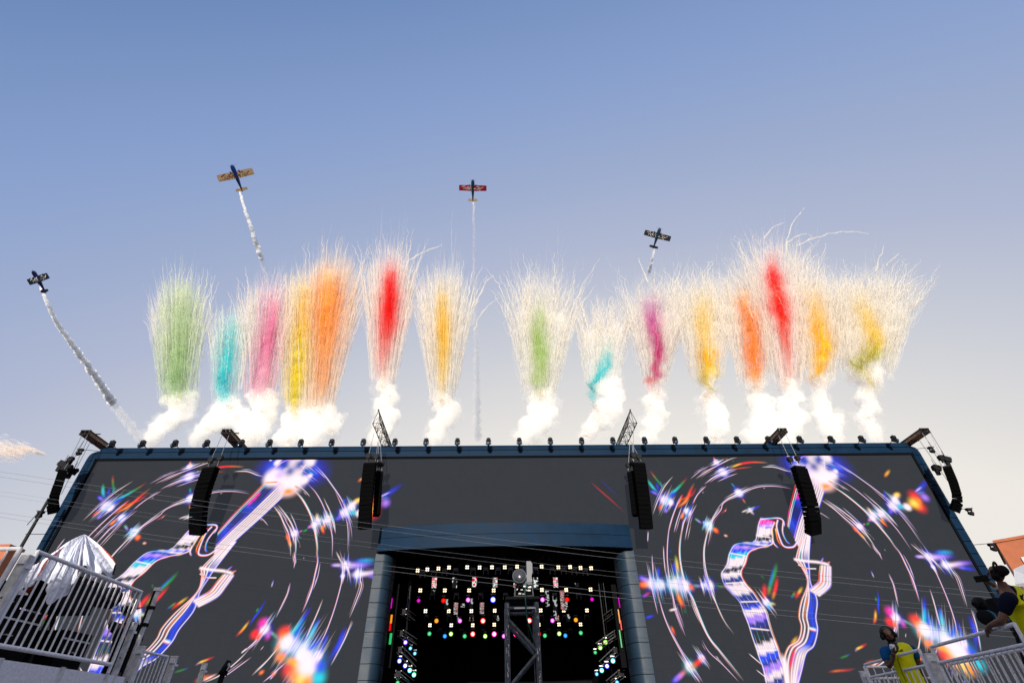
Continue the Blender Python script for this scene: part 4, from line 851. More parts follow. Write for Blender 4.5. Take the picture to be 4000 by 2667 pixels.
# narrow LED strips with bold prints
def strip_mat(i):
    m = bpy.data.materials.new(f'strip_print_{i}'); m.use_nodes = True; nt = m.node_tree; n, l = nt.nodes, nt.links; n.clear()
    out = n.new('ShaderNodeOutputMaterial'); e = n.new('ShaderNodeEmission'); tc = n.new('ShaderNodeTexCoord'); mp = n.new('ShaderNodeMapping'); mp.inputs['Location'].default_value = (i * 3.1, i * 1.7, i * .9)
    l.new(tc.outputs['Object'], mp.inputs['Vector'])
    if i % 3 == 2: t = n.new('ShaderNodeTexVoronoi'); t.inputs['Scale'].default_value = 3.6; s = t.outputs['Distance']
    elif i % 3 == 1: t = n.new('ShaderNodeTexBrick'); t.inputs['Scale'].default_value = 5; mp.inputs['Rotation'].default_value = (math.pi / 2, 0, 0); t.inputs['Color1'].default_value = (.9, .9, .9, 1); t.inputs['Color2'].default_value = (.1, .1, .1, 1); t.inputs['Mortar'].default_value = (.45, .45, .45, 1); s = t.outputs['Color']
    else: t = n.new('ShaderNodeTexVoronoi'); t.distance = 'MANHATTAN'; t.inputs['Scale'].default_value = 4.5; s = t.outputs['Color']
    r = n.new('ShaderNodeValToRGB'); r.color_ramp.interpolation = 'CONSTANT'; el = r.color_ramp.elements; el[0].color = (.6, .01, .03, 1) if i % 2 else (.01, .01, .012, 1); el[0].position = 0
    el[1].position = .42; el[1].color = (.62, .66, .64, 1); x = el.new(.62); x.color = (.012, .012, .014, 1); x = el.new(.8); x.color = (.55, .02, .05, 1) if i % 3 else (.6, .63, .62, 1)
    l.new(mp.outputs[0], t.inputs['Vector']); l.new(s, r.inputs[0]); l.new(r.outputs[0], e.inputs['Color']); e.inputs['Strength'].default_value = 1.0 if i < 6 else .5; l.new(e.outputs[0], out.inputs[0]); return m
SM = [strip_mat(i) for i in range(9)]
STR = [(620, 498, 578, 36), (776, 500, 578, 36), (928, 498, 576, 34), (1086, 500, 574, 34), (1245, 540, 574, 34), (1398, 498, 574, 34), (1549, 498, 574, 34), (1713, 540, 570, 28)]
DIM = [(612, 594, 612, 30), (712, 665, 740, 28), (785, 690, 780, 30), (838, 698, 726, 30), (902, 660, 730, 28), (985, 690, 775, 30), (1485, 595, 720, 28), (1545, 640, 790, 32), (1602, 592, 742, 34), (1627, 660, 745, 26), (800, 790, 850, 22), (905, 790, 830, 36), (1100, 790, 830, 30), (1645, 780, 835, 30), (1560, 785, 830, 28)]
for i, (x, y0, y1, w) in enumerate(STR + DIM):
    Y = 37.0 if i < 8 else (44.6 if y1 < 800 else 51.5); a, b_ = ip(x, y0, Y), ip(x, y1, Y); hw = w * k_ / 2 * Y / 2090
    c = (a + b_) / 2; bright = i < 8
    root = thing('led_strip', '', 'LED strip', c, group='narrow LED strips hanging in the portal'); o = root.location
    L_ = STR if bright else DIM; j = i if bright else i - 8; L2 = sorted(L_); j = L2.index((x, y0, y1, w))
    root['label'] = f'{"bright" if bright else "dim"} narrow patterned LED strip, {ORD[j]} {"bright" if bright else "dim"} one from the cloud side'
    m = MB(o); m.box(c + np.array([0, .06, 0]), (hw * 2.1, .1, a[2] - b_[2] + .06)); m.build('housing', M_rig, root)
    m = MB(o); m.box(c, (hw * 2, .015, a[2] - b_[2])); m.build('display', SM[(i * 5 + 1) % 6] if bright else SM[6 + i % 3], root)
# side lights
def sp2(ox, oy, x, y, Y): return at(ox + x * .266, oy + y * .266, Y)
SL = [(1480, 390, 968, 'vio', 'violet-white lamp, highest of the lamps on the cloud side wing'), (1480, 463, 1055, 'cya', 'pale blue lamp, second highest on the cloud side wing'), (1480, 528, 1130, 'cya', 'pale blue lamp, third highest on the cloud side wing'), (1480, 302, 1240, 'bw', 'dazzling blue-white lamp nearest the pillar on the cloud side wing'), (1480, 386, 1310, 'bw', 'dazzling blue-white lamp in the middle of the cloud side wing'), (1480, 453, 1378, 'wc', 'white-cyan lamp low on the cloud side wing'), (1480, 515, 1443, 'wg', 'white-green lamp lowest but one on the cloud side wing'), (1480, 275, 1560, 'gre', 'green lamp at the bottom of the cloud side wing'),
      (2280, 320, 965, 'lime', 'yellow-green lamp, highest of the lamps on the orange building side wing'), (2280, 243, 1045, 'lime', 'yellow-green lamp, second highest on the orange building side wing'), (2280, 170, 1115, 'gre', 'green lamp, third highest on the orange building side wing'), (2280, 430, 1238, 'wc', 'white-cyan lamp nearest the pillar on the orange building side wing'), (2280, 343, 1315, 'bw', 'dazzling blue-white lamp in the middle of the orange building side wing'), (2280, 265, 1378, 'wc', 'white-cyan lamp low on the orange building side wing'), (2280, 192, 1432, 'cya', 'pale blue lamp lowest but one on the orange building side wing'), (2280, 490, 1555, 'cya', 'pale blue lamp at the bottom of the orange building side wing')]
for ox, x, y, c, lab in SL: spot(lab, c, sp2(ox, 2250, x, y, 33.5 + abs(x - (300 if ox == 1480 else 430)) * .012), .10 if c in ('gre', 'cya') else .125)
for ox, pts, lab in ((1480, ((330, 475), (470, 570)), 'short amber-lit truss ladder high on the cloud side wing'), (1480, ((285, 790), (490, 920)), 'green-lit truss ladder below the amber ladder on the cloud side wing'), (1480, ((270, 1030), (480, 1240)), 'blue-lit truss above the dazzling lamps on the cloud side wing'), (1480, ((250, 1385), (440, 1530)), 'lowest blue-lit truss on the cloud side wing'),
                     (2280, ((420, 475), (270, 590)), 'short amber-lit truss ladder high on the orange building side wing'), (2280, ((460, 790), (180, 980)), 'green-lit truss ladder below the amber ladder on the orange building side wing'), (2280, ((450, 1040), (230, 1245)), 'blue-lit truss above the dazzling lamps on the orange building side wing'), (2280, ((520, 1375), (330, 1530)), 'lowest blue-lit truss on the orange building side wing')):
    a, b_ = sp2(ox, 2250, *pts[0], 33.2), sp2(ox, 2250, *pts[1], 36.0); root = thing('side_truss', lab, 'truss', (a + b_) / 2, group='trusses on the portal side wings'); o = root.location
    for k, q in enumerate((np.zeros(3), np.array([0, 0, -.3]), np.array([.3, 0, 0]), np.array([.3, 0, -.3]))):
        m = MB(o); m.tube([a + q, b_ + q], .025, 5); m.build('chord', mat('side_truss_metal', (.4, .4, .44), .35, .3), root)
    for k in range(6):
        t = k / 5; p = a + (b_ - a) * t; m = MB(o); m.tube([p, p + np.array([.3, 0, -.3])], .015, 4); m.build('brace', M_rig, root)
    m = MB(o); m.box(a + np.array([.1, .1, -.15]), (.34, .08, .3)); m.build('end_box', M_rig, root)
    p = (a + b_) / 2; m = MB(o); m.tube([p, (p[0], p[1], 12.98)], .012, 5); m.build('hanging_cable', M_steel if 'amber' in lab else M_rig, root)
# stacked glowing colour bars against the pillars' inner side
for ox, segs, lab in ((1480, [((165, 320), (195, 470), 'magd'), ((165, 560), (200, 690), 'ora'), ((150, 690), (178, 800), 'redd'), ((150, 830), (190, 1000), 'gre')], 'narrow stack of glowing colour bars beside the pillar nearer the cloud'), (2280, [((500, 310), (545, 460), 'magd'), ((500, 480), (540, 690), 'ora'), ((540, 640), (556, 790), 'redd'), ((510, 780), (575, 1050), 'gre')], 'narrow stack of glowing colour bars beside the pillar nearer the orange building')):
    q0 = sp2(ox, 2250, *segs[0][0], 32.0); root = thing('side_colour_bars', lab, 'light panel', q0, group='glowing colour bars beside the portal pillars'); o = root.location
    for (x0, y0), (x1, y1), c in segs:
        a, b_ = sp2(ox, 2250, x0, y0, 32.0), sp2(ox, 2250, x1, y1, 32.0); w = abs(b_[0] - a[0]) * .55; p = (a + b_) / 2; m = MB(o); m.box(p, (max(w, .06), .04, (a[2] - b_[2]) * .96)); cc = LC[c][0]; m.build('colour_bar', mat('bar_' + c, (.01, .01, .01), .5, emit=cc, estr=.8), root)
    m = MB(o); p = sp2(ox, 2250, (segs[0][0][0] + segs[-1][1][0]) / 2, 700, 32.12); m.box(p, (.5, .06, 4.2)); m.build('bar_backing', M_black, root)

# ------------------------------------------------------------------ stunt planes
TXT = [[(590, 575), (735, 505), (735, 570), (725, 625), (825, 710)], [(683, 590), (683, 690)], [(775, 590), (790, 625), (820, 610), (850, 570), (915, 540)], [(900, 590), (850, 620), (840, 650), (870, 655), (920, 640)],
       [(995, 520), (965, 560), (935, 650), (920, 700)], [(1030, 585), (955, 622), (1040, 700)], [(1115, 590), (1098, 672)], [(1120, 548), (1118, 560)], [(1128, 682), (1150, 628), (1168, 622), (1166, 660), (1200, 618), (1218, 622), (1208, 690)],
       [(1230, 565), (1330, 530), (1312, 600), (1320, 640), (1400, 735)], [(1280, 640), (1272, 710)], [(1368, 590), (1355, 642)], [(1378, 540), (1374, 552)], [(1400, 598), (1408, 650), (1438, 652), (1460, 605), (1535, 565)]]
def plane(label, px, py, depth, roll, bank, pitch, wing, text, body, tail):
    p = CAM + ray(px, py) / np.linalg.norm(ray(px, py)) * depth
    view = Vector(ray(px, py)).normalized()
    cr, cu = Vector(ROT @ np.array([1, 0, 0])), Vector(ROT @ np.array([0, 1, 0]))
    cr = (cr - view * cr.dot(view)).normalized(); cu = view.cross(cr) * -1
    f = (cu * math.cos(roll) + cr * math.sin(roll)).normalized()
    zz = view.copy(); q = Matrix.Rotation(bank, 3, f); zz = q @ zz
    xx = f.cross(zz); qp = Matrix.Rotation(pitch, 3, xx); f = qp @ f; zz = qp @ zz
    root = thing('stunt_plane', label, 'airplane', p, group='stunt planes trailing white smoke')
    root.matrix_world = Matrix(((xx.x, f.x, zz.x, p[0]), (xx.y, f.y, zz.y, p[1]), (xx.z, f.z, zz.z, p[2]), (0, 0, 0, 1)))
    mb_ = mat('plane_paint_' + body[0], body[1], .35, 0, .15, 1.2, spec=.4); mw = mat('plane_wing_' + wing[0], wing[1], .5, 0, .12, 3, spec=.25); mt = mat('plane_text_' + text[0], text[1], .6, spec=.1); mtail = mat('plane_wing_' + tail[0], tail[1], .5, 0, .12, 3, spec=.25)
    m = MB(); pr = [(2.15, .30), (2.1, .44), (1.6, .52), (.6, .53), (-.6, .48), (-1.8, .33), (-3.0, .2), (-3.9, .1)]
    m.tube([(0, y, .08 if y > -1 else .08 + .05 * (-1 - y)) for y, _ in pr], [r for _, r in pr], 12); m.build('fuselage', mb_, root, auto=50)
    m = MB(); m.lathe((0, 2.1, .08), (0, 1, 0), [(0, .26), (.2, .2), (.38, .06), (.42, .01)], 12); m.build('spinner', mb_, root, smooth=True)
    for s in (-1, 1):
        m = MB(); m.prism([(s * .1, 2.28, .16), (s * .95, 2.24, .12), (s * .98, 2.24, .02), (s * .1, 2.28, 0)], (0, .03, 0)); m.build('propeller_blade', M_rig, root)
    for s in (-1, 1):
        m = MB()                                          # half wing, tapered, with thickness
        lo = [(s * .3, .85, -.22), (s * 3.95, .8, -.2), (s * 4.05, .55, -.2), (s * 4.05, -.75, -.2), (s * .3, -.85, -.22)]
        m.prism(lo, (0, 0, .16)); m.build('wing', mw, root)
        m = MB(); m.prism([(s * 1.6, -.45, -.226), (s * 3.8, -.45, -.214), (s * 3.8, -.50, -.214), (s * 1.6, -.50, -.226)], (0, 0, .01)); m.build('aileron_gap', M_rig, root)
        m = MB(); m.prism([(s * .1, -3.0, .12), (s * 1.3, -3.12, .12), (s * 1.4, -3.7, .12), (s * .1, -3.85, .12)], (0, 0, .06)); m.build('tailplane', mtail, root)
        m = MB(); m.tube([(s * .3, .75, -.25), (s * .95, .7, -.95)], .05, 6); m.build('gear_leg', mb_, root)
        m = MB(); m.lathe((s * .97, 1.1, -1.0), (0, -1, 0), [(0, .04), (.2, .13), (.5, .15), (.85, .03)], 8); m.build('wheel_fairing', mb_, root, smooth=True)
    m = MB(); m.prism([(-.06, -.8, -.235), (.06, -.8, -.235), (.06, .8, -.235), (-.06, .8, -.235)], (0, 0, .02)); 
    m = MB(); m.prism([(-.32, .85, -.23), (.32, .85, -.23), (.32, -.85, -.23), (-.32, -.85, -.23)], (0, 0, .17)); m.build('wing_centre', mw, root)
    m = MB(); m.prism([(-.04, -2.7, .2), (-.04, -3.1, 1.15), (-.04, -3.6, 1.2), (-.04, -4.05, .1)], (.08, 0, 0)); m.build('fin', mb_, root)
    m = MB(); m.lathe((0, .5, .55), (0, -1, 0), [(0, .03), (.3, .22), (.9, .28), (1.6, .2), (2.1, .03)], 10); m.build('canopy', M_glass, root, smooth=True)
    m = MB()
    for st in TXT:
        m.tube([(-(x - 1075) * .00672, -(y - 620) * .0066 - .02, -.238) for x, y in st], .04, 5)
    m.build('lettering', mt, root)
    return p
BLK, WHT, DRED, TAN, BLU = ('black', (.008, .008, .012)), ('cream', (.85, .82, .74)), ('dark_red', (.16, .004, .016)), ('tan', (.34, .24, .15)), ('blue', (.004, .02, .12))
plane('black winged stunt plane banking alone at the far cloud side of the sky', 149, 1090, 185, -.43, 1.0, -.1, BLK, WHT, ('navy', (.006, .006, .05)), BLK)
plane('stunt plane with tan wings and dark red lettering, blue fuselage, high in the sky', 921, 684, 142, -.22, .08, 0, TAN, ('deep_red', (.10, .006, .006)), BLU, TAN)
plane('stunt plane with dark red wings, cream lettering and tan tail', 1847, 735, 152, .02, .0, 0, DRED, WHT, ('ink', (.006, .02, .04)), TAN)
plane('black winged stunt plane with cream lettering above the purple smoke', 2568, 921, 158, .25, -.2, .1, BLK, WHT, ('ink', (.006, .02, .04)), BLK)

# ------------------------------------------------------------------ smoke
WHITE = np.array([.93, .89, .83])
def px2m(y, Y): return Y / (1493.0 + .6225 * (np.asarray(y, float) - 1333.5))
def rand_unit(n):
    v = NPR.normal(size=(n, 3)); return v / np.linalg.norm(v, axis=1)[:, None]
def flakes(centres, size, cols):
    """tiny randomly turned three-cornered flakes of smoke"""
    n = len(centres); k = np.concatenate([centres + rand_unit(n) * size[:, None] for _ in range(3)], 0)
    i = np.arange(n); return k, np.stack([i, i + n, i + 2 * n], 1), np.concatenate([cols] * 3, 0)
def tubes(P, rad, cols):
    """P (n,m,3) centre lines, rad (n,m), cols (n,m,3): three-sided wisps"""
    n, m, _ = P.shape; t = np.gradient(P, axis=1); t /= np.linalg.norm(t, axis=2)[..., None] + 1e-9
    e1 = np.cross(t, np.array([0, 1.0, 0.05])); e1 /= np.linalg.norm(e1, axis=2)[..., None] + 1e-9; e2 = np.cross(t, e1)
    V_ = np.stack([P + (e1 * math.cos(a) + e2 * math.sin(a)) * rad[..., None] for a in (0.4, 2.494, 4.589)], 2)   # n,m,3,3
    idx = np.arange(n * m * 3).reshape(n, m, 3); a, b = idx[:, :-1], idx[:, 1:]; T = []
    for k in range(3):
        k2 = (k + 1) % 3; T += [np.stack([a[..., k], a[..., k2], b[..., k2]], -1).reshape(-1, 3), np.stack([a[..., k], b[..., k2], b[..., k]], -1).reshape(-1, 3)]
    return V_.reshape(-1, 3), np.concatenate(T), np.repeat(cols.reshape(-1, 3), 3, 0)
def merge(parts):
    v, t, c, k = [], [], [], 0
    for a, b, d in parts: v.append(a); t.append(b + k); c.append(d); k += len(a)
    return np.concatenate(v), np.concatenate(t), np.concatenate(c)
_bm = bmesh.new(); bmesh.ops.create_icosphere(_bm, subdivisions=4, radius=1.0); ICO4 = (np.array([v.co[:] for v in _bm.verts]), np.array([[v.index for v in f.verts] for f in _bm.faces])); _bm.free()
_bm = bmesh.new(); bmesh.ops.create_icosphere(_bm, subdivisions=3, radius=1.0); ICO3 = (np.array([v.co[:] for v in _bm.verts]), np.array([[v.index for v in f.verts] for f in _bm.faces])); _bm.free()
def puff(c, r, big=True):
    iv, it = ICO4 if big else ICO3; off = Vector((RND.uniform(0, 99), RND.uniform(0, 99), RND.uniform(0, 99)))
    d = np.array([noise.fractal(Vector(v) * 1.7 + off, .75, 2.1, 4 if big else 3) for v in iv])
    d = np.abs(d) * .55 - .12
    return iv * (1 + d)[:, None] * r * np.array([1, .8, 1]) + c, it
def wob(n, m, amp, scale):
    """smooth random wander along m samples"""
    k = max(4, int(m / scale)); g_ = NPR.normal(size=(n, k)); x = np.linspace(0, k - 1, m); i = np.clip(x.astype(int), 0, k - 2); f = x - i; f = f * f * (3 - 2 * f)
    return (g_[:, i] * (1 - f) + g_[:, i + 1] * f) * amp

_tex = bpy.data.textures.new('billow_noise', 'CLOUDS'); _tex.noise_scale = 1.5; _tex.noise_depth = 5
_vm = {}
_tex2 = bpy.data.textures.new('billow_fine', 'CLOUDS'); _tex2.noise_scale = .55; _tex2.noise_depth = 3
def cloud_body(name, blobs, O, root, m_, vox, k0, sat=8, disp=1.0):
    parts = []
    for (px, py, r, Y) in blobs:
        R_ = r * px2m(py, Y); c0 = at(px, py, Y)
        for k in range(sat):
            if k == 0: cc_, rr_ = c0, R_ * k0
            else:
                d = rand_unit(1)[0] * np.array([1, .7, 1]); cc_, rr_ = c0 + d * R_ * RND.uniform(.45, .9), R_ * RND.uniform(.26, .5)
            v = ICO3[0] * rr_ * np.array([1, .8, 1]) + cc_ - O; parts.append((v, ICO3[1], v))
    v, t, c = merge(parts); ob = mesh_np(name, v, t, m_, root, None, True)
    rm = ob.modifiers.new('union', 'REMESH'); rm.mode = 'VOXEL'; rm.voxel_size = vox
    for tx_, st in ((_tex, .95 * disp), (_tex2, .42 * disp)):
        dm = ob.modifiers.new('billow', 'DISPLACE'); dm.texture = tx_; dm.strength = st; dm.mid_level = .5; dm.texture_coords = 'LOCAL'
    return ob

def vol_mat(col, dens):
    k = tuple(round(float(c), 3) for c in (*col, dens))
    if k not in _vm: _vm[k] = cloud_mat('soft_smoke', k[:3], k[3])
    return _vm[k]
def plume(label, cum, core, xb, yb, wb, xt, yt, wt, n, curl=1.0, haze=1.0, tint=None, outl=70, drop=90, extra=(), Y=72.0, corew=1.0, veil=None):
    """cum: [(px, py, r)] billows; core: [(px, py, half width, weight, colour)] top to bottom; wisps rise from (xb, yb) to (xt, yt)"""
    b0 = at(cum[0][0], cum[0][1], Y)
    lc = core[-1]; core = list(core) + [(lc[0] * .6 + xb * .4, lc[1] + 34, max(lc[2] * 1.2, wb * .5), lc[3] * .45, tuple(np.array(lc[4]) * .5 + WHITE * .5)), (lc[0] * .3 + xb * .7, lc[1] + 66, max(lc[2] * 1.2, wb * .5), .08, tuple(WHITE))]
    root = thing('smoke_plume', label, 'smoke plume', (b0[0], b0[1], 15.0), group='daytime firework smoke plumes behind the stage'); O = np.array(root.location)
    cx = np.array([c[:4] for c in core], float); cc = np.array([c[4] for c in core], float)
    o_ = np.argsort(cx[:, 1]); cx, cc = cx[o_], cc[o_]
    tint_ = WHITE if tint is None else np.array(tint)
    def colour(x, y):
        f = [np.interp(y, cx[:, 1], cx[:, j]) for j in (0, 2, 3)]; col = np.stack([np.interp(y, cx[:, 1], cc[:, j]) for j in range(3)], -1)
        edge = np.clip((y - cx[0, 1] + 70) / 110, 0, 1) * np.clip((cx[-1, 1] + 25 - y) / 50, 0, 1)
        w = np.exp(-(np.abs(x - f[0]) / (f[1] * 1.05)) ** 2.6) * np.clip(f[2] * 1.1, 0, 1) * edge
        base = np.where((np.abs(x - f[0]) < f[1] * 2.0)[..., None], tint_, WHITE)
        return base * (1 - w[..., None]) + col * w[..., None]
    # rising wisps
    n = int(n * (2.2 if curl < 1 else 1.8)); wt = wt * (1.0 if curl < 1 else 1.12); lean = .13 if curl < 1 else .24; m = 22 if curl < 1 else 34; ca = curl if curl < 1 else curl * 1.6; u = np.clip(np.where(NPR.random(n) < .5, NPR.normal(0, .5, n), NPR.uniform(-1.1, 1.1, n)), -1.2, 1.2); s = np.linspace(0, 1, m)[None, :]
    y0 = yb - NPR.random(n) ** 1.6 * (yb - yt) * .62
    ytip = yt + .62 * drop * np.abs(u) ** 2.2 + NPR.normal(0, 24, n) - NPR.exponential(outl * .3, n) * (NPR.random(n) < .4)
    y = y0[:, None] + (ytip - y0)[:, None] * s
    g_ = np.clip((yb - y) / (yb - yt), 0, 1.6)
    xl = xb + (xt - xb) * g_ + u[:, None] * (wb + (wt - wb) * g_ ** 1.25)
    ss = np.clip((y0[:, None] - y) / 160, .25, 1.4); xl = xl + np.sign(u)[:, None] * np.abs(u)[:, None] ** 2 * wt * lean * s ** 3 + (NPR.normal(0, .05, n) * wt)[:, None] * s ** 2
    x = xl + wob(n, m, 2.6 * ca, 2.2) * ss + wob(n, m, 6.0 * curl, 9) * ss * s; y = y + wob(n, m, 3.0 * ca, 2.5) * ss
    Yd = Y + NPR.normal(0, .06 * wt * .25, n)[:, None] + wob(n, m, .12 * curl, 3)
    P = at_many(np.stack([x.ravel(), y.ravel()], 1), np.broadcast_to(Yd, x.shape).ravel()).reshape(n, m, 3)
    rad = px2m(y, Y) * (.62 + .45 * NPR.random(n)[:, None]) * (.55 + .45 * np.clip(1 - s, 0, 1)) * np.clip(1.1 - s ** 6, .25, 1) * (.75 + .5 * NPR.random((n, m)))
    parts = [tubes(P - O, rad, colour(x, y))]
    # a few thick streamers that overshoot the rest
    ns = int(16 + wt * .12); us = NPR.uniform(-1.15, 1.15, ns); m2 = 44; s2 = np.linspace(0, 1, m2)[None]
    yt2 = yt + .3 * drop * np.abs(us) ** 2.2 - NPR.uniform(.05, 1.0, ns) ** 1.5 * outl * 1.15 + 10; y2 = (yb - (yb - yt) * NPR.uniform(.1, .7, ns))[:, None]; y2 = y2 + (yt2[:, None] - y2) * s2
    g2 = np.clip((yb - y2) / (yb - yt), 0, 1.6); x2 = xb + (xt - xb) * g2 + us[:, None] * (wb + (wt - wb) * g2 ** 1.25) + np.sign(us)[:, None] * np.abs(us)[:, None] ** 2 * wt * lean * s2 ** 3
    x2 = x2 + wob(ns, m2, 2.4 * max(curl, 1), 2.0) * (.3 + s2) + wob(ns, m2, 7 * curl, 10) * s2; y2 = y2 + wob(ns, m2, 2.0 * curl, 2.2)
    P = at_many(np.stack([x2.ravel(), y2.ravel()], 1), np.repeat(Y - .8 + NPR.normal(0, .5, ns), m2)).reshape(ns, m2, 3)
    c2 = WHITE * .75 + tint_ * .25
    parts.append(tubes(P - O, px2m(y2, Y) * (2.0 + .7 * NPR.random(ns)[:, None]) * (.6 + .6 * NPR.random((ns, m2))) * np.clip(1.25 - s2 ** 3, .35, 1), np.broadcast_to(c2, (ns, m2, 3))))
    for pts in extra:                                  # long stray wisps
        q = smooth_path(pts, 7.0)[None]; k = q.shape[1]; q = q + np.stack([wob(1, k, 2.2, 2), wob(1, k, 2.2, 2)], -1); yy = q[..., 1]
        P = at_many(q.reshape(-1, 2), Y).reshape(1, k, 3); parts.append(tubes(P - O, px2m(yy, Y) * np.linspace(4.2, 1.6, k)[None] * (.7 + .6 * NPR.random((1, k))), np.broadcast_to(WHITE, (1, k, 3))))
    v, t, c = merge(parts); tag(mesh_np('rising_wisps', v, t, M_wisp, root, c), kind='stuff')
    # soft veil round the wisps and the soft coloured smoke at its heart
    vd = veil if veil is not None else (.14 if curl < 1 else .30)
    bl = []
    for g0 in np.linspace(.02, .66, 6):
        hw_ = wb + (wt - wb) * g0 ** 1.25
        for u0 in (-.55, 0, .55): bl.append((xb + (xt - xb) * g0 + u0 * hw_, yb - (yb - yt) * g0 + 25 * abs(u0) * g0 + RND.uniform(-25, 25) * g0, hw_ * RND.uniform(.4, .55) * (1 - .35 * max(0, g0 - .4)), Y + RND.uniform(-.5, .5)))
    if n > 200: cloud_body('soft_veil', bl, O, root, vol_mat((.985, .965, .94), vd), .5, .9, 5, 2.6)
    K1 = np.array([c[:4] for c in core], float); K2 = np.array([c[4] for c in core], float); half = len(core) // 2
    for lo, hi in ((0, half + 1), (half, len(core))):
        wts = K1[lo:hi, 3]; colm = (K2[lo:hi] * wts[:, None]).sum(0) / wts.sum(); q_ = np.linspace(lo, hi - 1, 10); ar = np.arange(len(core))
        bl = [(np.interp(q, ar, K1[:, 0]), np.interp(q, ar, K1[:, 1]), np.interp(q, ar, K1[:, 2]) * (.35 + .4 * np.interp(q, ar, K1[:, 3])), Y - 1.2) for q in q_]
        cloud_body('coloured_smoke', bl, O, root, vol_mat(tuple(np.clip(colm ** .6, .02, .985)), .2 + .6 * float(wts.mean()) ** 1.5), .3, .9, 4, .9)
    # loose white haze between the wisps
    nh = int(12500 * haze); g_ = NPR.random(nh) ** .85; uu = np.clip(NPR.normal(0, .48, nh), -1.0, 1.0)
    yy = yb + 40 - (yb + 40 - (yt + 30)) * g_ + .62 * drop * np.abs(uu) ** 2.2 * g_; xx = xb + (xt - xb) * g_ + uu * (wb * 1.05 + (wt - wb) * g_ ** 1.25) * .95
    xx += 5 * curl * np.sin(yy / 21 + uu * 5) * g_; st = NPR.normal(size=(nh, 2)) * 2.5 * curl; xx += st[:, 0]; yy += st[:, 1]
    Pw = at_many(np.stack([xx, yy], 1), Y + NPR.normal(0, .05 * wt * .25, nh)); parts = [flakes(Pw - O, px2m(yy, Y) * (1.0 + 2.2 * NPR.random(nh) ** 2), colour(xx, yy))]
    # coloured heart of the plume
    nc = int(19000 * corew); K0 = np.array([c[:4] for c in core], float); sl = np.linalg.norm(np.diff(K0[:, :2], axis=0), axis=1); ln = np.r_[0, np.cumsum(sl * (.15 + (K0[:-1, 3] + K0[1:, 3]) / 2) * (K0[:-1, 2] + K0[1:, 2]))]
    ti = np.interp(NPR.random(nc) * ln[-1], ln, np.arange(len(K0))); kk_ = np.arange(len(K0)); hw = np.interp(ti, kk_, K0[:, 2]); kw = np.interp(ti, kk_, K0[:, 3]); C0_ = np.array([c[4] for c in core], float)
    cq = np.stack([np.interp(ti, kk_, C0_[:, j]) for j in range(3)], 1); off = np.clip(NPR.normal(0, .46, nc), -1.25, 1.25); tg = np.gradient(K0[:, :2], axis=0); tg = np.stack([np.interp(ti, kk_, tg[:, j]) for j in (0, 1)], 1); tg /= np.linalg.norm(tg, axis=1)[:, None] + 1e-9
    pxy = np.stack([np.interp(ti, kk_, K0[:, 0]), np.interp(ti, kk_, K0[:, 1])], 1) + np.stack([-tg[:, 1], tg[:, 0]], 1) * (off * hw)[:, None]
    xs = pxy[:, 0] + (4 * curl + 5 * curl * (curl > 1)) * np.sin(pxy[:, 1] / 31.0 + xb) + 4 * curl * np.sin(pxy[:, 1] / 15.0 + off) + 3 * curl * np.sin(pxy[:, 1] / 7.3 + xs_seed(nc)); ys = pxy[:, 1] + 4 * curl * np.sin(pxy[:, 0] / 9.0)
    mixc = (np.clip(kw * 1.25, 0, 1) * np.clip(1.25 - np.abs(off) * .75, 0, 1))[:, None]; cq = WHITE * (1 - mixc) + cq * mixc
    jj = NPR.normal(size=(nc, 2)) * 2; Pw = at_many(np.stack([xs + jj[:, 0], ys + jj[:, 1]], 1), Y - 1.6 + NPR.normal(0, 1, nc) * hw * .012)
    parts.append(flakes(Pw - O, px2m(ys, Y) * (1.0 + 1.9 * NPR.random(nc) ** 2), cq))
    v, t, c = merge(parts); tag(mesh_np('drifting_smoke', v, t, M_smoke, root, c), kind='stuff')
    # billowing foot: one closed cloud body of thick smoke
    cum = [(a_, b_, r_ * 1.12) for a_, b_, r_ in cum] + [(xb, yb + 12, wb * .6), (xb + RND.uniform(-.3, .3) * wb, yb - 6, wb * .5)]
    cloud_body('billowing_foot', [(px, py, r, Y + RND.uniform(-.6, .6)) for px, py, r in cum], O, root, M_billow, .24, .9, 9, 1.35)
    cloud_body('soft_fringe', [(px + RND.uniform(-.3, .3) * r, py, r * 1.25, Y) for px, py, r in cum], O, root, vol_mat((.95, .91, .85), .17), .34, .8, 7, 3.0)
    nf = 5000; k = NPR.integers(0, len(cum), nf); q = np.array(cum)[k]; an = NPR.random(nf) * 6.283; rr_ = q[:, 2] * (1.02 + NPR.normal(0, .2, nf)) * (1 + .12 * np.sin(an * 5 + k)); rr_ *= np.where(NPR.random(nf) < .4, NPR.random(nf), 1)
    fx, fy = q[:, 0] + np.cos(an) * rr_, q[:, 1] + np.sin(an) * rr_; Pw = at_many(np.stack([fx, fy], 1), Y + NPR.normal(0, .9, nf))
    parts = []
    for q in range(3):  # tan flakes before the billows put their brown shading into colour
        kx, ky, kr = cum[int(NPR.integers(0, len(cum)))]; kx += RND.uniform(-.4, .4) * kr; ky += RND.uniform(-.4, .4) * kr; nq = 420
        e_ = NPR.normal(0, .5, (nq, 2)) * np.array([kr * .5, kr * .3]); Pq = at_many(np.stack([kx + e_[:, 0] + .4 * e_[:, 1], ky + e_[:, 1]], 1), Y - 2.2 - NPR.random(nq) * .6); parts.append(flakes(Pq - O, px2m(np.full(nq, ky), Y) * (.8 + 1.4 * NPR.random(nq)), np.broadcast_to(np.array([.80, .66, .55]), (nq, 3))))
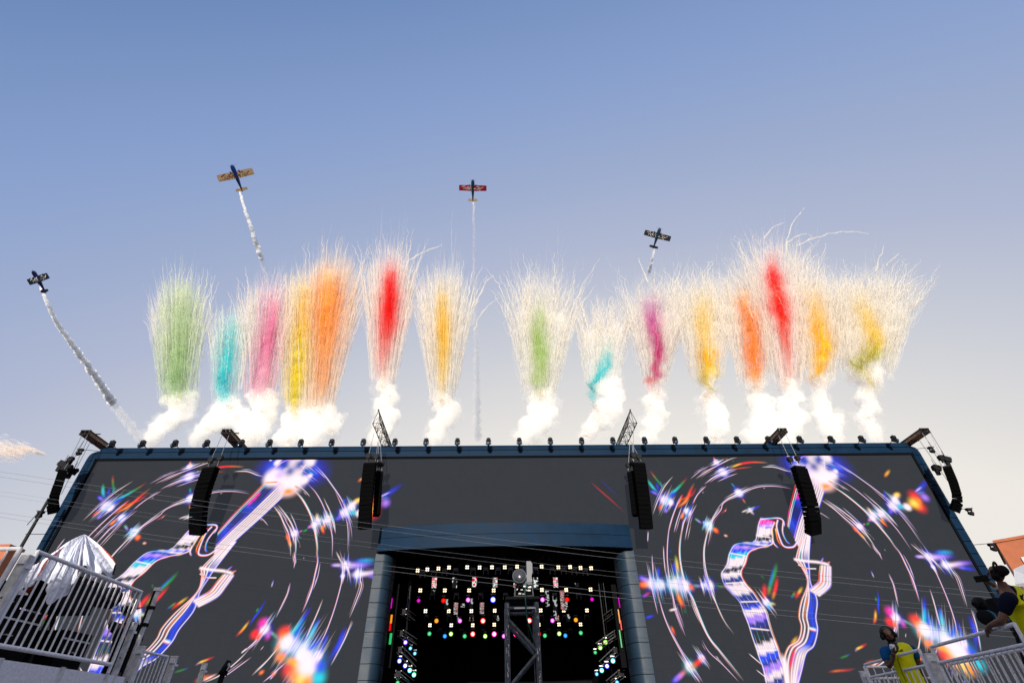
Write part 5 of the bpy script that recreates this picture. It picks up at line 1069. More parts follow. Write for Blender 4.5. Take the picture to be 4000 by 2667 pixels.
    v, t, c = flakes(Pw - O, px2m(fy, Y) * (.7 + 1.4 * NPR.random(nf) ** 2), np.broadcast_to(np.array([.95, .91, .86]), (nf, 3))); v, t, c = merge(parts + [(v, t, c)]); tag(mesh_np('fringe_smoke', v, t, M_smoke, root, c), kind='stuff')
def xs_seed(n): return np.full(n, RND.uniform(0, 6))

GRN, CYA, PNK, YEL, YGR, ORA, RED, GR2, PUR, OLI, BRN, AMB = (.42, .62, .28), (.0, .68, .74), (.84, .24, .48), (.97, .70, .05), (.88, .76, .01), (.97, .42, .04), (.97, .015, .012), (.44, .64, .13), (.72, .10, .46), (.42, .40, .01), (.66, .46, .33), (.97, .60, .0)
def col_(base, top, bot, w=30):
    """a leaning stack of billows"""
    n = max(3, int(math.hypot(top[0] - bot[0], top[1] - bot[1]) / (w * .8))); return [(bot[0] + (top[0] - bot[0]) * k / (n - 1) + RND.uniform(-.2, .2) * w, bot[1] + (top[1] - bot[1]) * k / (n - 1), w * RND.uniform(.8, 1.15)) for k in range(n)]
plume('tall pale green smoke plume nearest the small white cloud', [(595, 1712, 32), (618, 1680, 36), (655, 1650, 42), (700, 1620, 42), (735, 1585, 36), (735, 1550, 34), (700, 1565, 40), (655, 1560, 26)], [(715, 1150, 45, .25, GRN), (705, 1300, 50, .5, GRN), (690, 1420, 52, .75, GRN), (675, 1500, 50, .9, (.32, .5, .22)), (680, 1545, 40, .6, GRN)], 690, 1560, 62, 705, 1105, 120, 330, .8, 1.0, (.80, .86, .70), 90, 150)
plume('slim turquoise smoke plume beside the pale green one', [(765, 1715, 26), (795, 1685, 34), (835, 1650, 46), (880, 1620, 52), (925, 1640, 44), (945, 1670, 30), (900, 1585, 34), (850, 1600, 32)], [(905, 1240, 30, .2, CYA), (895, 1340, 32, .55, CYA), (880, 1440, 34, .95, CYA), (872, 1520, 38, 1.0, (.0, .5, .58)), (875, 1555, 30, .7, CYA)], 880, 1560, 50, 905, 1215, 85, 110, .8, .7, (.72, .87, .88), 50, 60, corew=1.1)
plume('pink smoke plume between the turquoise and the yellow plumes', [(985, 1705, 46), (1010, 1665, 46), (1035, 1625, 44), (1030, 1580, 44), (1000, 1550, 36), (1050, 1545, 30)], [(1075, 1170, 34, .5, PNK), (1060, 1250, 32, .75, PNK), (1045, 1360, 34, .75, PNK), (1030, 1450, 45, .55, PNK), (1010, 1530, 50, .35, PNK)], 1010, 1560, 55, 1045, 1110, 120, 260, .8, .9, (.91, .74, .79), 80, 130)
plume('yellow smoke plume joined to the orange one', [(1120, 1712, 42), (1150, 1675, 46), (1185, 1640, 44), (1165, 1600, 36), (1130, 1640, 36)], [(1195, 1130, 36, .5, YEL), (1185, 1250, 38, .75, YEL), (1180, 1360, 40, .85, YGR), (1165, 1470, 36, 1.0, YGR), (1150, 1570, 28, .95, (.78, .68, .02)), (1145, 1610, 22, .6, YEL)], 1150, 1590, 50, 1180, 1085, 110, 250, .8, .9, (.94, .86, .66), 60, 120, corew=1.1)
plume('wide orange smoke plume fanning out beside the yellow one', [(1215, 1712, 46), (1250, 1670, 52), (1285, 1640, 46), (1300, 1670, 34), (1265, 1610, 40), (1230, 1630, 40)], [(1285, 1070, 52, .5, ORA), (1280, 1170, 58, .95, ORA), (1270, 1280, 55, .8, ORA), (1265, 1400, 42, .55, ORA), (1255, 1530, 30, .4, ORA)], 1240, 1600, 60, 1305, 1010, 135, 420, .8, 1.1, (.95, .82, .70), 90, 150, corew=1.2)
plume('bright red smoke plume over the portal truss nearer the cloud', [(1478, 1712, 40), (1495, 1670, 42), (1515, 1630, 42), (1500, 1585, 40), (1520, 1545, 36), (1500, 1505, 36), (1515, 1465, 30)], [(1525, 1060, 26, .7, RED), (1525, 1160, 34, 1.0, RED), (1515, 1260, 36, .85, RED), (1505, 1340, 28, .55, (.93, .12, .12)), (1490, 1440, 18, .3, (.93, .3, .3))], 1500, 1490, 46, 1530, 985, 112, 320, .8, .9, (.95, .84, .80), 110, 190, extra=[[(1600, 1015), (1640, 990), (1690, 968), (1725, 957)]], corew=1.1)
plume('golden smoke plume with wisps reaching the red winged plane trail', [(1700, 1712, 36), (1712, 1670, 40), (1745, 1630, 42), (1775, 1600, 34), (1730, 1585, 38), (1715, 1550, 30)], [(1725, 1140, 22, .4, YEL), (1730, 1240, 28, .7, YEL), (1732, 1340, 26, .75, YEL), (1730, 1440, 22, .5, YEL), (1725, 1520, 16, .2, YEL)], 1730, 1560, 46, 1738, 1060, 125, 300, .8, .9, None, 90, 200, extra=[[(1850, 1300), (1870, 1240), (1905, 1195), (1945, 1165)], [(1845, 1200), (1880, 1140), (1900, 1100), (1930, 1075)]])
plume('feathery grass green smoke plume in the middle of the row', [(2050, 1712, 40), (2075, 1670, 50), (2115, 1650, 46), (2140, 1610, 42), (2120, 1570, 44), (2095, 1600, 40), (2140, 1545, 34)], [(2105, 1200, 24, .3, GR2), (2105, 1290, 30, .65, GR2), (2110, 1380, 32, .8, GR2), (2110, 1440, 30, .6, GR2), (2105, 1490, 36, .55, GR2), (2112, 1530, 18, .3, GR2)], 2105, 1545, 66, 2120, 1080, 130, 300, 1.2, 1.3, None, 110, 140)
plume('small turquoise smoke plume with thin white veil', [(2285, 1712, 26), (2310, 1680, 34), (2345, 1640, 44), (2385, 1600, 44), (2405, 1550, 40), (2400, 1500, 34), (2355, 1590, 34)], [(2375, 1370, 22, .4, CYA), (2362, 1420, 26, .8, CYA), (2345, 1470, 24, .9, CYA), (2318, 1520, 24, .95, (.0, .5, .5)), (2312, 1555, 20, .8, CYA), (2318, 1590, 20, .7, BRN)], 2350, 1500, 62, 2360, 1190, 100, 150, 1.5, 1.1, None, 50, 50, corew=.8)
plume('magenta smoke plume with a hooked foot below the black plane', [(2530, 1712, 34), (2545, 1665, 40), (2565, 1620, 42), (2545, 1575, 38), (2560, 1535, 32)], [(2548, 1180, 42, .6, (.55, .2, .48)), (2552, 1250, 32, .8, PUR), (2562, 1330, 26, .9, (.68, .04, .28)), (2580, 1400, 24, .9, (.7, .05, .28)), (2560, 1440, 22, .8, (.74, .12, .3)), (2575, 1470, 22, .85, (.74, .12, .3)), (2522, 1492, 26, .8, (.82, .25, .22))], 2560, 1500, 44, 2560, 1110, 135, 280, 1.4, 1.2, None, 100, 100, extra=[[(2530, 1105), (2515, 1060), (2500, 1030), (2495, 1005)]])
plume('golden smoke plume with a heavy mustard lower half', [(2790, 1712, 36), (2805, 1670, 44), (2800, 1625, 46), (2775, 1590, 38), (2765, 1555, 32)], [(2748, 1170, 42, .3, YEL), (2750, 1260, 40, .55, YEL), (2755, 1340, 32, .5, YEL), (2765, 1390, 40, .95, AMB), (2775, 1450, 40, 1.0, (.85, .62, .0)), (2768, 1510, 34, .95, (.6, .52, .0)), (2752, 1545, 28, .7, BRN)], 2760, 1480, 56, 2755, 1090, 125, 300, 1.7, 1.4, None, 80, 70)
plume('deep orange smoke plume in the group at the orange building end', [(2945, 1712, 40), (2975, 1670, 48), (3010, 1640, 42), (2975, 1610, 42), (2955, 1570, 36), (2995, 1570, 32)], [(2905, 1150, 34, .6, ORA), (2930, 1240, 40, .95, (.95, .30, .0)), (2940, 1340, 38, .95, (.95, .30, .0)), (2950, 1420, 38, .9, (.95, .28, .01)), (2940, 1480, 26, .7, ORA), (2965, 1520, 22, .5, BRN)], 2945, 1500, 56, 2910, 1080, 110, 240, 1.6, 1.2, None, 60, 50)
plume('tallest plume, with a blazing red heart and long stray wisps', [(3060, 1712, 42), (3085, 1670, 46), (3110, 1630, 42), (3080, 1590, 42), (3095, 1545, 36), (3075, 1510, 30)], [(3015, 1030, 24, .6, RED), (3025, 1090, 32, 1.0, RED), (3035, 1150, 34, .95, (.95, .04, .01)), (3042, 1210, 44, 1.0, RED), (3062, 1250, 30, .85, (.95, .06, .02)), (3066, 1320, 20, .7, (.93, .12, .08)), (3075, 1400, 20, .45, (.92, .25, .2)), (3085, 1480, 20, .3, (.92, .45, .38))], 3080, 1500, 56, 3030, 960, 145, 400, 1.6, 1.4, (.95, .86, .83), 90, 120,
      extra=[[(3070, 1000), (3075, 940), (3100, 870), (3145, 812)], [(3065, 960), (3110, 925), (3150, 912), (3178, 922)], [(3110, 960), (3180, 930), (3250, 912), (3330, 906), (3395, 912)], [(2985, 930), (3010, 900), (3040, 880), (3062, 866)]], corew=1.2)
plume('amber smoke plume second from the orange building', [(3255, 1712, 34), (3240, 1670, 40), (3215, 1630, 40), (3270, 1640, 28), (3210, 1585, 36), (3200, 1545, 30)], [(3175, 1140, 36, .35, AMB), (3190, 1230, 38, .6, AMB), (3205, 1300, 40, .9, AMB), (3220, 1350, 42, .98, AMB), (3205, 1410, 36, .95, AMB), (3195, 1460, 26, .85, AMB), (3185, 1490, 24, .5, BRN)], 3205, 1480, 58, 3195, 1085, 125, 300, 1.7, 1.3, None, 70, 60)
plume('golden smoke plume with an olive swirl, nearest the orange building', [(3415, 1712, 30), (3400, 1670, 36), (3380, 1630, 36), (3400, 1590, 32), (3375, 1555, 32), (3380, 1520, 26)], [(3360, 1170, 34, .35, YEL), (3390, 1250, 36, .6, YEL), (3420, 1320, 38, .8, YEL), (3415, 1370, 46, .95, (.62, .52, .0)), (3395, 1400, 56, 1.0, OLI), (3340, 1425, 34, .95, OLI), (3370, 1455, 26, .95, (.5, .45, .0)), (3395, 1490, 20, .9, (.7, .55, .02))], 3390, 1460, 95, 3420, 1080, 150, 400, 1.9, 1.6, None, 80, 60, extra=[[(3500, 1130), (3540, 1110), (3580, 1085), (3610, 1078)], [(3420, 1060), (3435, 1010), (3450, 985), (3455, 960)], [(3460, 1040), (3480, 1015), (3510, 990)]])

def trail(label, pts, depth0, depth1, w0, w1, n, fade=0.0):
    """smoke line behind a plane; pts pixels, depth along Y"""
    p = smooth_path(pts, 2.0); k = len(p); s = np.linspace(0, 1, k); Yp = depth0 + (depth1 - depth0) * s ** 1.5
    C0 = at_many(p, Yp); root = thing('smoke_trail', label, 'smoke trail', C0[0], group='white smoke trails behind the planes'); O = C0[0]
    t = NPR.random(n) ** (1.0 + fade); i = t * (k - 1); hw = (w0 + (w1 - w0) * t) * .5 * (1 + .3 * np.sin(t * 97) + .22 * np.sin(t * 41 + 1))
    x, y = np.interp(i, np.arange(k), p[:, 0]), np.interp(i, np.arange(k), p[:, 1]); r = np.clip(NPR.normal(0, .5, n), -1.25, 1.25) * hw; a = NPR.random(n) * 6.283
    x = x + np.cos(a) * r + hw * .35 * np.sin(t * 63); y = y + np.sin(a) * r; Yd = np.interp(t, s, Yp); mpp = px2m(y, Yd)
    P = at_many(np.stack([x, y], 1), Yd); v, t_, c = flakes(P - O, mpp * (.6 + 1.1 * NPR.random(n) ** 2), np.broadcast_to(WHITE, (n, 3))); tag(mesh_np('drifting_smoke', v, t_, M_smoke, root, c), kind='stuff')
    q = 0.0; seg = ([], [])
    while q < 1:
        j = int(q * (k - 1)); w = w0 + (w1 - w0) * q; off = NPR.normal(0, .08, 2) * w
        seg[1 if q > 1 - fade - .25 else 0].append((p[j, 0] + off[0], p[j, 1] + off[1], w * RND.uniform(.42, .55), Yp[j])); q += .20 * w / (k * 2.0)
    for bl, mm in zip(seg, (M_trail, M_trail_thin)):
        if bl: cloud_body('dense_smoke', bl, O, root, mm, .32, .85, 2, .7)
trail('long slanting white smoke trail behind the plane alone at the cloud side', [(158, 1122), (221, 1258), (306, 1377), (391, 1496), (459, 1598), (548, 1716)], 168, 330, 12, 40, 9000)
trail('white smoke trail behind the tan winged plane', [(934, 735), (950, 800), (985, 900), (1020, 1010), (1048, 1110)], 124, 160, 10, 26, 5500)
trail('straight white smoke trail behind the red winged plane', [(1848, 790), (1851, 880), (1853, 1000), (1855, 1150), (1862, 1400), (1864, 1715)], 138, 330, 10, 36, 8500, .75)
trail('short white smoke trail behind the black plane above the magenta plume', [(2556, 975), (2548, 1010), (2538, 1050), (2526, 1095)], 160, 180, 8, 20, 2600)

# ------------------------------------------------------------------ the one small cloud
nC = 5200; tt = NPR.random(nC); cx_ = -260 + 420 * tt + NPR.normal(0, 8, nC); env = np.clip(1.05 - np.clip((cx_ - 20) / 120, 0, 1) ** 1.4, 0, 1); cyy = 1758 + .10 * (cx_ - 40) * .6 + NPR.normal(0, 1, nC) * 19 * env + 9 * np.sin(cx_ / 23 + NPR.normal(0, .5, nC)) * (cx_ > 60)
Pw = at_many(np.stack([cx_, cyy], 1), 620 + NPR.normal(0, 6, nC)); O = at(60, 1760, 620); dirx = (at(70, 1763, 620) - O) / 10; up_ = (at(60, 1759, 620) - O)
L_ = 7 + 18 * NPR.random(nC); T_ = .7 + 1.3 * NPR.random(nC); sk = NPR.normal(0, .1, nC)
K = [Pw - O + dirx * (-L_)[:, None] + up_ * (sk * L_)[:, None], Pw - O + dirx * L_[:, None] - up_ * (sk * L_)[:, None], Pw - O + up_ * T_[:, None] + np.array([0, 1.0, 0]) * NPR.normal(0, 1, nC)[:, None]]
ix = np.arange(nC); cl = mesh_np('cloud', np.concatenate(K), np.stack([ix, ix + nC, ix + 2 * nC], 1), M_smoke, None, np.broadcast_to(np.array([.9, .84, .8]), (3 * nC, 3))); cl.location = V(O)
tag(cl, 'small wispy white cloud low in the sky beside the stage corner', 'cloud')

# ------------------------------------------------------------------ railings, platforms
def fence_panel(label, a, b, zt, rails, bars, post_to, r=.024, group='aluminium railing panels'):
    """a, b: (x, y) ends; rails: heights; bars: (z0, z1, count)"""
    a, b = np.array([*a, 0.0]), np.array([*b, 0.0]); d = b - a; L = np.linalg.norm(d); u = d / L
    root = thing('railing', label, 'railing', ((a[0] + b[0]) / 2, (a[1] + b[1]) / 2, post_to), group=group); o = root.location; e = lambda t, z: a + d * t + np.array([0, 0, z])
    for z in rails:
        m = MB(o); m.tube([e(0, z), e(1, z)], r, 10); m.build('rail', M_alu, root, auto=50)
    for t in (0, 1):
        m = MB(o); m.tube([e(t, zt + r * .6), e(t, post_to)], r, 10); m.build('post', M_alu, root, auto=50)
    z0, z1, n = bars
    if n:
        me = None
        for k in range(n):
            t = (k + 1) / (n + 1); m = MB(o); p = e(t, 0)
            m.tube([p + np.array([0, 0, z0]), p + np.array([0, 0, z1])], r * .46, 8); m.build('bar', M_alu, root, auto=50)
    return root
def post_thing(label, p, ztop, zbot, w=.1, name='square_post', group='square aluminium posts between the railings'):
    root = thing(name, label, 'post', (p[0], p[1], zbot), group=group); o = root.location
    m = MB(o); m.box((p[0], p[1], (ztop + zbot) / 2), (w, w * .62, ztop - zbot)); m.build('upright', M_alu_dark, root)
    m = MB(o); m.box((p[0], p[1], ztop + .006), (w * 1.06, w * .7, .012)); m.build('cap', M_alu, root)
    m = MB(o); m.box((p[0] + w * .1, p[1] - w * .42, ztop - .07), (w * .8, w * .25, .05)); m.box((p[0] + w * .4, p[1] + w * .4, ztop - .12), (w * .5, w * .8, .03)); m.build('bracket', M_alu, root)
    for z in (.45, .75):
        m = MB(o); m.tube([(p[0], p[1] - w * .30, ztop - z), (p[0], p[1] - w * .34, ztop - z)], .012, 6); m.build('bolt', M_rig, root)
    return root
fence_panel('nearest railing panel of the cloud side platform, in front of the silver cover', (-5.55, 6.35), (-5.55, 8.55), 3.5, (3.5, 2.55), (2.55, 3.5, 18), 2.45)
fence_panel('railing panel at the very edge of the picture beside the thin mast', (-5.66, 6.22), (-7.6, 6.22), 3.5, (3.5, 2.55), (2.55, 3.5, 14), 2.45)
post_thing('square post at the corner of the platform with the silver cover', (-5.58, 6.28), 3.43, 2.42)
post_thing('square post behind the far end of the nearest cloud side panel', (-5.56, 8.72), 3.1, 1.6, .075)
fence_panel('low railing panel stepping down behind the cap wearer', (-5.55, 9.2), (-5.55, 9.92), 2.78, (2.78, 1.95), (1.95, 2.78, 6), 1.5, .02)
post_thing('square post at the near end of the low stepped railing', (-5.55, 9.1), 2.83, 1.2)
post_thing('square post at the far end of the low stepped railing', (-5.55, 10.12), 2.80, 1.2)
p = at(800, 2592, 11.4); post_thing('lone square post below the guitar beside the small black clamp', (p[0], p[1]), p[2], 1.0, .09)
a, b_ = at(622, 2296, 9.3), at(560, 2462, 9.3); q = thing('scaffold_pole', 'grey upright pole with a taped-on cable just beyond the cloud side railing', 'pole', (a[0], a[1], 1.5)); o = q.location
m = MB(o); m.tube([(a[0], a[1], 1.5), a], .034, 10); m.build('tube', M_alu_dark, q, auto=50)
m = MB(o); m.tube([a - np.array([.045, .02, .05]), (a[0] - .05, a[1] - .02, 2.6), (a[0] - .02, a[1], 1.9)], .016, 6); m.build('cable', M_rig, q)
for dz in (.02, .3, .55):
    m = MB(o); m.box(a - np.array([.01, 0, dz]), (.095, .09, .05)); m.build('clamp', M_alu if dz < .1 else M_rig, q)
plat = thing('camera_platform', 'raised aluminium edged platform on the cloud side carrying the covered camera', 'platform', (-7.3, 7.4, 0), group='raised camera platforms'); o = plat.location
m = MB(o); m.box((-7.4, 7.45, 2.36), (3.6, 2.7, .1)); m.build('deck', M_wood, plat)
m = MB(o); m.box((-5.56, 7.5, 2.31), (.06, 2.9, .24)); m.build('edge_beam', M_alu, plat)
m = MB(o); m.box((-7.4, 6.05, 2.31), (3.6, .06, .24)); m.build('edge_beam', M_alu, plat)
for y in (6.6, 7.6, 8.5):
    m = MB(o); m.box((-5.515, y, 2.31), (.03, .05, .26)); m.build('bracket', M_alu_dark, plat)
m = MB(o); m.box((-5.7, 7.5, 1.9), (.05, 2.8, .5)); m.build('skirt', M_backing, plat)
for x in (-5.75, -8.9):
    for y in (6.2, 8.7): m = MB(o); m.tube([(x, y, 0), (x, y, 2.3)], .04, 8); m.build('leg', M_alu_dark, plat)
low = thing('lower_platform', 'lower black step platform beyond the covered camera', 'platform', (-7.2, 10, 0), group='raised camera platforms'); o = low.location
m = MB(o); m.box((-7.3, 10.1, 1.55), (3.4, 2.2, .1)); m.build('deck', M_wood, low)
for x in (-5.75, -8.8):
    for y in (9.2, 11.0): m = MB(o); m.tube([(x, y, 0), (x, y, 1.5)], .04, 8); m.build('leg', M_alu_dark, low)
NB, FB, NA2, FA2 = (6.27, 6.6), (6.77, 8.74), (6.84, 9.12), (7.38, 11.5)
fence_panel('nearest railing panel of the orange building side platform, with the leaning arm on it', NB, FB, 2.58, (2.58, 2.37), (1.45, 2.37, 15), 1.4, .023)
fence_panel('railing panel in front of the person holding a microphone', NA2, FA2, 2.58, (2.58, 2.37), (1.45, 2.37, 11), 1.4, .023)
fence_panel('cross railing behind the far end of the microphone panel', (7.42, 11.62), (8.9, 11.9), 2.55, (2.55, 2.36), (1.45, 2.55, 6), 1.4, .02)
fence_panel('inner row of bars behind the nearest panel of the orange building side', (6.47, 6.75), (6.9, 8.7), 2.35, (2.35, 1.5), (1.5, 2.35, 9), 1.4, .02)
post_thing('thick square post between the two orange building side panels', (6.80, 8.93), 2.5, 1.35, .12)
post_thing('square post at the far end of the microphone panel', (7.42, 11.72), 2.48, 1.35, .12)
post_thing('square post at the picture edge by the leaning arm', (6.33, 6.47), 2.5, 1.35, .11)
rp = thing('press_platform', 'raised press platform on the orange building side where two people stand', 'platform', (8.6, 9.5, 0), group='raised camera platforms'); o = rp.location
m = MB(o); m.prism([(6.2, 6.0, 1.28), (10.5, 5.6, 1.28), (11.5, 12.2, 1.28), (7.5, 12.2, 1.28)], (0, 0, .1)); m.build('deck', M_wood, rp)
for x, y in ((6.4, 6.3), (7.5, 11.8), (10.2, 6.0), (11.0, 11.8)): m = MB(o); m.tube([(x, y, 0), (x, y, 1.27)], .04, 8); m.build('leg', M_alu_dark, rp)

# ------------------------------------------------------------------ tower with the follow spot
TY = 7.9; t0, t1 = at(1970, 2360, TY), at(2105, 2360, TY); tx0, tx1, tz = t0[0] + .04, t1[0] - .04, t0[2] + .02
tw = thing('truss_tower', 'black scuffed truss tower standing in front of the portal', 'truss tower', ((tx0 + tx1) / 2, TY, 0)); o = tw.location
for x in (tx0, tx1):
    for y in (TY, TY + .44): m = MB(o); m.tube([(x, y, 0), (x, y, tz)], .036, 12); m.build('upright', M_tower, tw, auto=50)
for z in (tz - .07, tz - 1.1, tz - 2.1):
    for y in (TY, TY + .44): m = MB(o); m.tube([(tx0, y, z), (tx1, y, z)], .026, 10); m.build('cross_tube', M_tower, tw, auto=50)
    for x in (tx0, tx1): m = MB(o); m.tube([(x, TY, z), (x, TY + .44, z)], .026, 10); m.build('cross_tube', M_tower, tw, auto=50)
for (za, zb) in ((tz - .20, tz - .62), (tz - 1.02, tz - .62), (tz - 1.15, tz - 1.6), (tz - 2.05, tz - 1.6)):
    for y in (TY, TY + .44): m = MB(o); m.tube([(tx0, y, za), (tx1, y, zb)], .026, 10); m.build('diagonal', M_tower, tw, auto=50)
for k in range(44):
    z = tz - RND.uniform(.02, 1.1); x = RND.choice((tx0, tx0, tx1)); m = MB(o); a_ = RND.uniform(-.5, .5); m.box((x + .037 * math.sin(a_), TY - .037 * math.cos(a_), z), (.006, .004, RND.uniform(.01, .06))); m.build('paint_scuff', M_alu, tw)
m = MB(o); m.box(((tx0 + tx1) / 2 + .04, TY - .035, tz - .075), (.3, .012, .02)); m.build('bright_edge', M_alu, tw)  # bright aluminium strip along the front of the top tube
m = MB(o); m.box(((tx0 + tx1) / 2 + .02, TY + .2, tz + .06), (.50, .46, .035)); m.build('top_plate', M_rig, tw)
hx = at(2046, 2300, TY)[0]; hz = tz + .08
ms = thing('moving_head_light', 'large dark moving-head light standing on top of the scuffed truss tower', 'stage light', (hx, TY + .15, hz)); o = ms.location
M_fix = mat('fixture_shell', (.06, .065, .085), .42, spec=.3)
bw = at(2085, 2310, TY)[0] - at(2008, 2310, TY)[0]
m = MB(o); c = Vector((hx, TY + .15, hz)); w2 = bw / 2
m.hexa([c + Vector((-w2, -.16, 0)), c + Vector((w2, -.16, 0)), c + Vector((w2, .18, 0)), c + Vector((-w2, .18, 0)), c + Vector((-w2 * .86, -.14, .2)), c + Vector((w2 * .86, -.14, .2)), c + Vector((w2 * .86, .16, .2)), c + Vector((-w2 * .86, .16, .2))]); m.build('base', M_fix, ms)
m = MB(o); m.box(c + Vector((0, -.158, .085)), (w2 * 1.7, .012, .14), Matrix.Rotation(-.1, 3, 'X')); pn = m.build('socket_panel', M_black, ms)
for k, (dx, dz, s, ml) in enumerate(((-.09, .09, .035, M_alu), (-.03, .085, .03, M_steel), (.03, .08, .028, M_steel), (.085, .12, .05, M_alu), (.075, .075, .045, M_alu), (-.06, .035, .04, M_alu), (-.01, .03, .03, M_steel), (.02, .13, .05, M_alu))):
    m = MB(o); m.box(c + Vector((dx, -.172, dz)), (s, .012, s * .45), Matrix.Rotation(-.1, 3, 'X')); m.build('socket', ml, pn)
m = MB(o)
hc = V(at(2046, 2258, TY)) ; hc.y = TY + .1
prof_ = [(-.16, .0), (.17, .0), (.19, .05), (.17, .13), (.2, .2), (.2, .36), (.16, .40), (.06, .40), (.06, .16), (-.02, .10), (-.14, .09)]
m.prism([(hx + x * .62 + .02, TY + .06, hz + .19 + z * .78) for x, z in prof_], (0, .2, 0)); m.build('yoke', M_fix, ms)
m = MB(o); hp = V(at(2034, 2259, TY)); hp.y = TY + .12; ax = Vector((-.12, -1, .12)).normalized()
m.lathe(hp - ax * .16, ax, [(0, .07), (.04, .095), (.3, .1), (.34, .104), (.36, .1)], 20); hd = m.build('head', M_fix, ms, auto=40)
m = MB(o); m.lathe(hp - ax * .16, ax, [(.355, .098), (.37, .085), (.385, .01)], 20); m.build('lens', mat('dull_lens', (.03, .035, .045), .25, spec=.5, coat=.3), hd, smooth=True)
m = MB(o); m.box(c + Vector((.03, -.13, .225)), (.018, .02, .06)); m.build('latch', M_alu, ms)
m = MB(o); cbl = [c + Vector((-.09, -.19, .06)), c + Vector((-.06, -.24, .14)), c + Vector((0, -.23, .1)), c + Vector((.02, -.2, .0)), c + Vector((.02, -.2, -.15)), c + Vector((.05, -.12, -.5)), c + Vector((.13, -.1, -.7)), c + Vector((.14, -.08, -1.2)), c + Vector((.14, -.05, -2.0))]
m.tube(cbl, .011, 6); m.build('power_cable', M_rig, ms, smooth=True)
m = MB(o); m.tube([c + Vector((.07, -.19, .13)), c + Vector((.04, -.23, .16)), c + Vector((.01, -.22, .05)), c + Vector((.03, -.2, -.3)), c + Vector((.15, -.1, -.66))], .008, 6); m.build('data_cable', mat('cable_green', (.02, .12, .09), .5), ms, smooth=True)
# small black clamp head on a stand
p = at(890, 2580, 11.2); q = thing('clamp_stand', 'small black clamp head on a stand below the guitar on the cloud side screen', 'stand', (p[0], p[1], 0)); o = q.location
b0 = at(858, 2667, 11.2)
m = MB(o); m.tube([(b0[0], b0[1], 0), b0, at(870, 2632, 11.2)], .05, 8); m.build('stand_pole', M_rig, q)
m = MB(o); m.tube([at(868, 2635, 11.2), at(884, 2600, 11.2), at(896, 2578, 11.2)], [.09, .06, .045], 8); m.build('head', M_rig, q, smooth=True)
m = MB(o); m.tube([at(893, 2590, 11.1), at(896, 2605, 11.1), at(888, 2618, 11.1)], .025, 6); m.build('chrome_hook', M_steel, q)

# ------------------------------------------------------------------ silver covered camera and cases
M_tarp = bpy.data.materials.new('silver_cover'); M_tarp.use_nodes = True
n, l = M_tarp.node_tree.nodes, M_tarp.node_tree.links; b = n['Principled BSDF']
gm = n.new('ShaderNodeNewGeometry'); mx = n.new('ShaderNodeMix'); mx.data_type = 'RGBA'; mx.inputs['A'].default_value = (.60, .62, .72, 1); mx.inputs['B'].default_value = (.42, .05, .02, 1)
l.new(gm.outputs['Backfacing'], mx.inputs['Factor']); l.new(mx.outputs['Result'], b.inputs['Base Color']); b.inputs['Roughness'].default_value = .38; b.inputs['Metallic'].default_value = .0
tc = n.new('ShaderNodeTexCoord'); nz = n.new('ShaderNodeTexNoise'); nz.inputs['Scale'].default_value = 5.0; nz.inputs['Detail'].default_value = 7; nz.inputs['Distortion'].default_value = 1.2
bp = n.new('ShaderNodeBump'); bp.inputs['Strength'].default_value = .9; bp.inputs['Distance'].default_value = .09; l.new(tc.outputs['Object'], nz.inputs['Vector']); l.new(nz.outputs['Fac'], bp.inputs['Height']); l.new(bp.outputs[0], b.inputs['Normal'])
cov = thing('covered_camera', 'broadcast camera under a draped silver rain cover behind the railing', 'camera', (-6.2, 7.6, 2.42)); o = cov.location
apex = at(330, 2086, 7.75)
HEM = [(45, 2326, 7.25), (88, 2312, 7.2), (122, 2302, 7.15), (140, 2268, 7.2), (160, 2266, 7.1), (178, 2300, 7.05), (196, 2364, 7.0), (222, 2345, 7.0), (262, 2310, 7.05), (300, 2262, 7.15), (312, 2225, 7.2), (330, 2206, 7.2), (352, 2240, 7.2), (378, 2268, 7.3), (392, 2232, 7.4), (430, 2252, 7.6), (452, 2238, 7.8), (466, 2222, 8.0), (458, 2206, 8.3), (400, 2172, 8.6), (330, 2140, 8.7), (240, 2160, 8.5), (150, 2230, 8.1), (80, 2300, 7.7), (45, 2326, 7.25)]
HEM = [(x, y, max(Y_, -5.80 / at(x, y, 1.0)[0])) for x, y, Y_ in HEM]
hem = smooth_path([(x, y) for x, y, _ in HEM], 3.0); hy = np.interp(np.linspace(0, 1, len(hem)), np.linspace(0, 1, len(HEM)), [h[2] for h in HEM]); H = at_many(hem, hy); G = []
for i in range(26):
    s = i / 25; row = []
    for j in range(len(H)):
        t = j / len(H); P_ = apex * (1 - s) + H[j] * s
        out_ = H[j] - np.array([apex[0], apex[1], H[j][2]]); out_ /= np.linalg.norm(out_) + 1e-6
        bulge = .10 * math.sin(math.pi * s ** .8) + .10 * s ** .7 * math.sin(t * 58 + 2.5 * s + 1.5 * math.sin(t * 17)) + .04 * s * math.sin(t * 131 - 6 * s)
        P_ = P_ + out_ * bulge * np.array([.4, 1, 1]); nzv = noise.fractal(Vector(P_) * 3.1, .8, 2.0, 4); P_ = P_ + np.array([.3, -1, .2]) * nzv * .03 * min(1, s * 3)
        P_[0] = min(P_[0], -5.61)
        row.append(P_)
    G.append(row)
m = MB(o); m.grid(G); cv = m.build('rain_cover', M_tarp, cov, smooth=True)
_nrm = [f for f in cv.data.polygons]; 
if sum(1 for f in _nrm if f.normal.dot(Vector((.6, -.8, 0))) > 0 ) < len(_nrm) * .5: cv.data.flip_normals()
m = MB(o); q = at(452, 2222, 7.75); m.tube([q + np.array([-.03, 0, .06]), q + np.array([.02, -.06, 0]), q + np.array([0, 0, -.08])], .012, 6); m.build('cord', M_rig, cov)
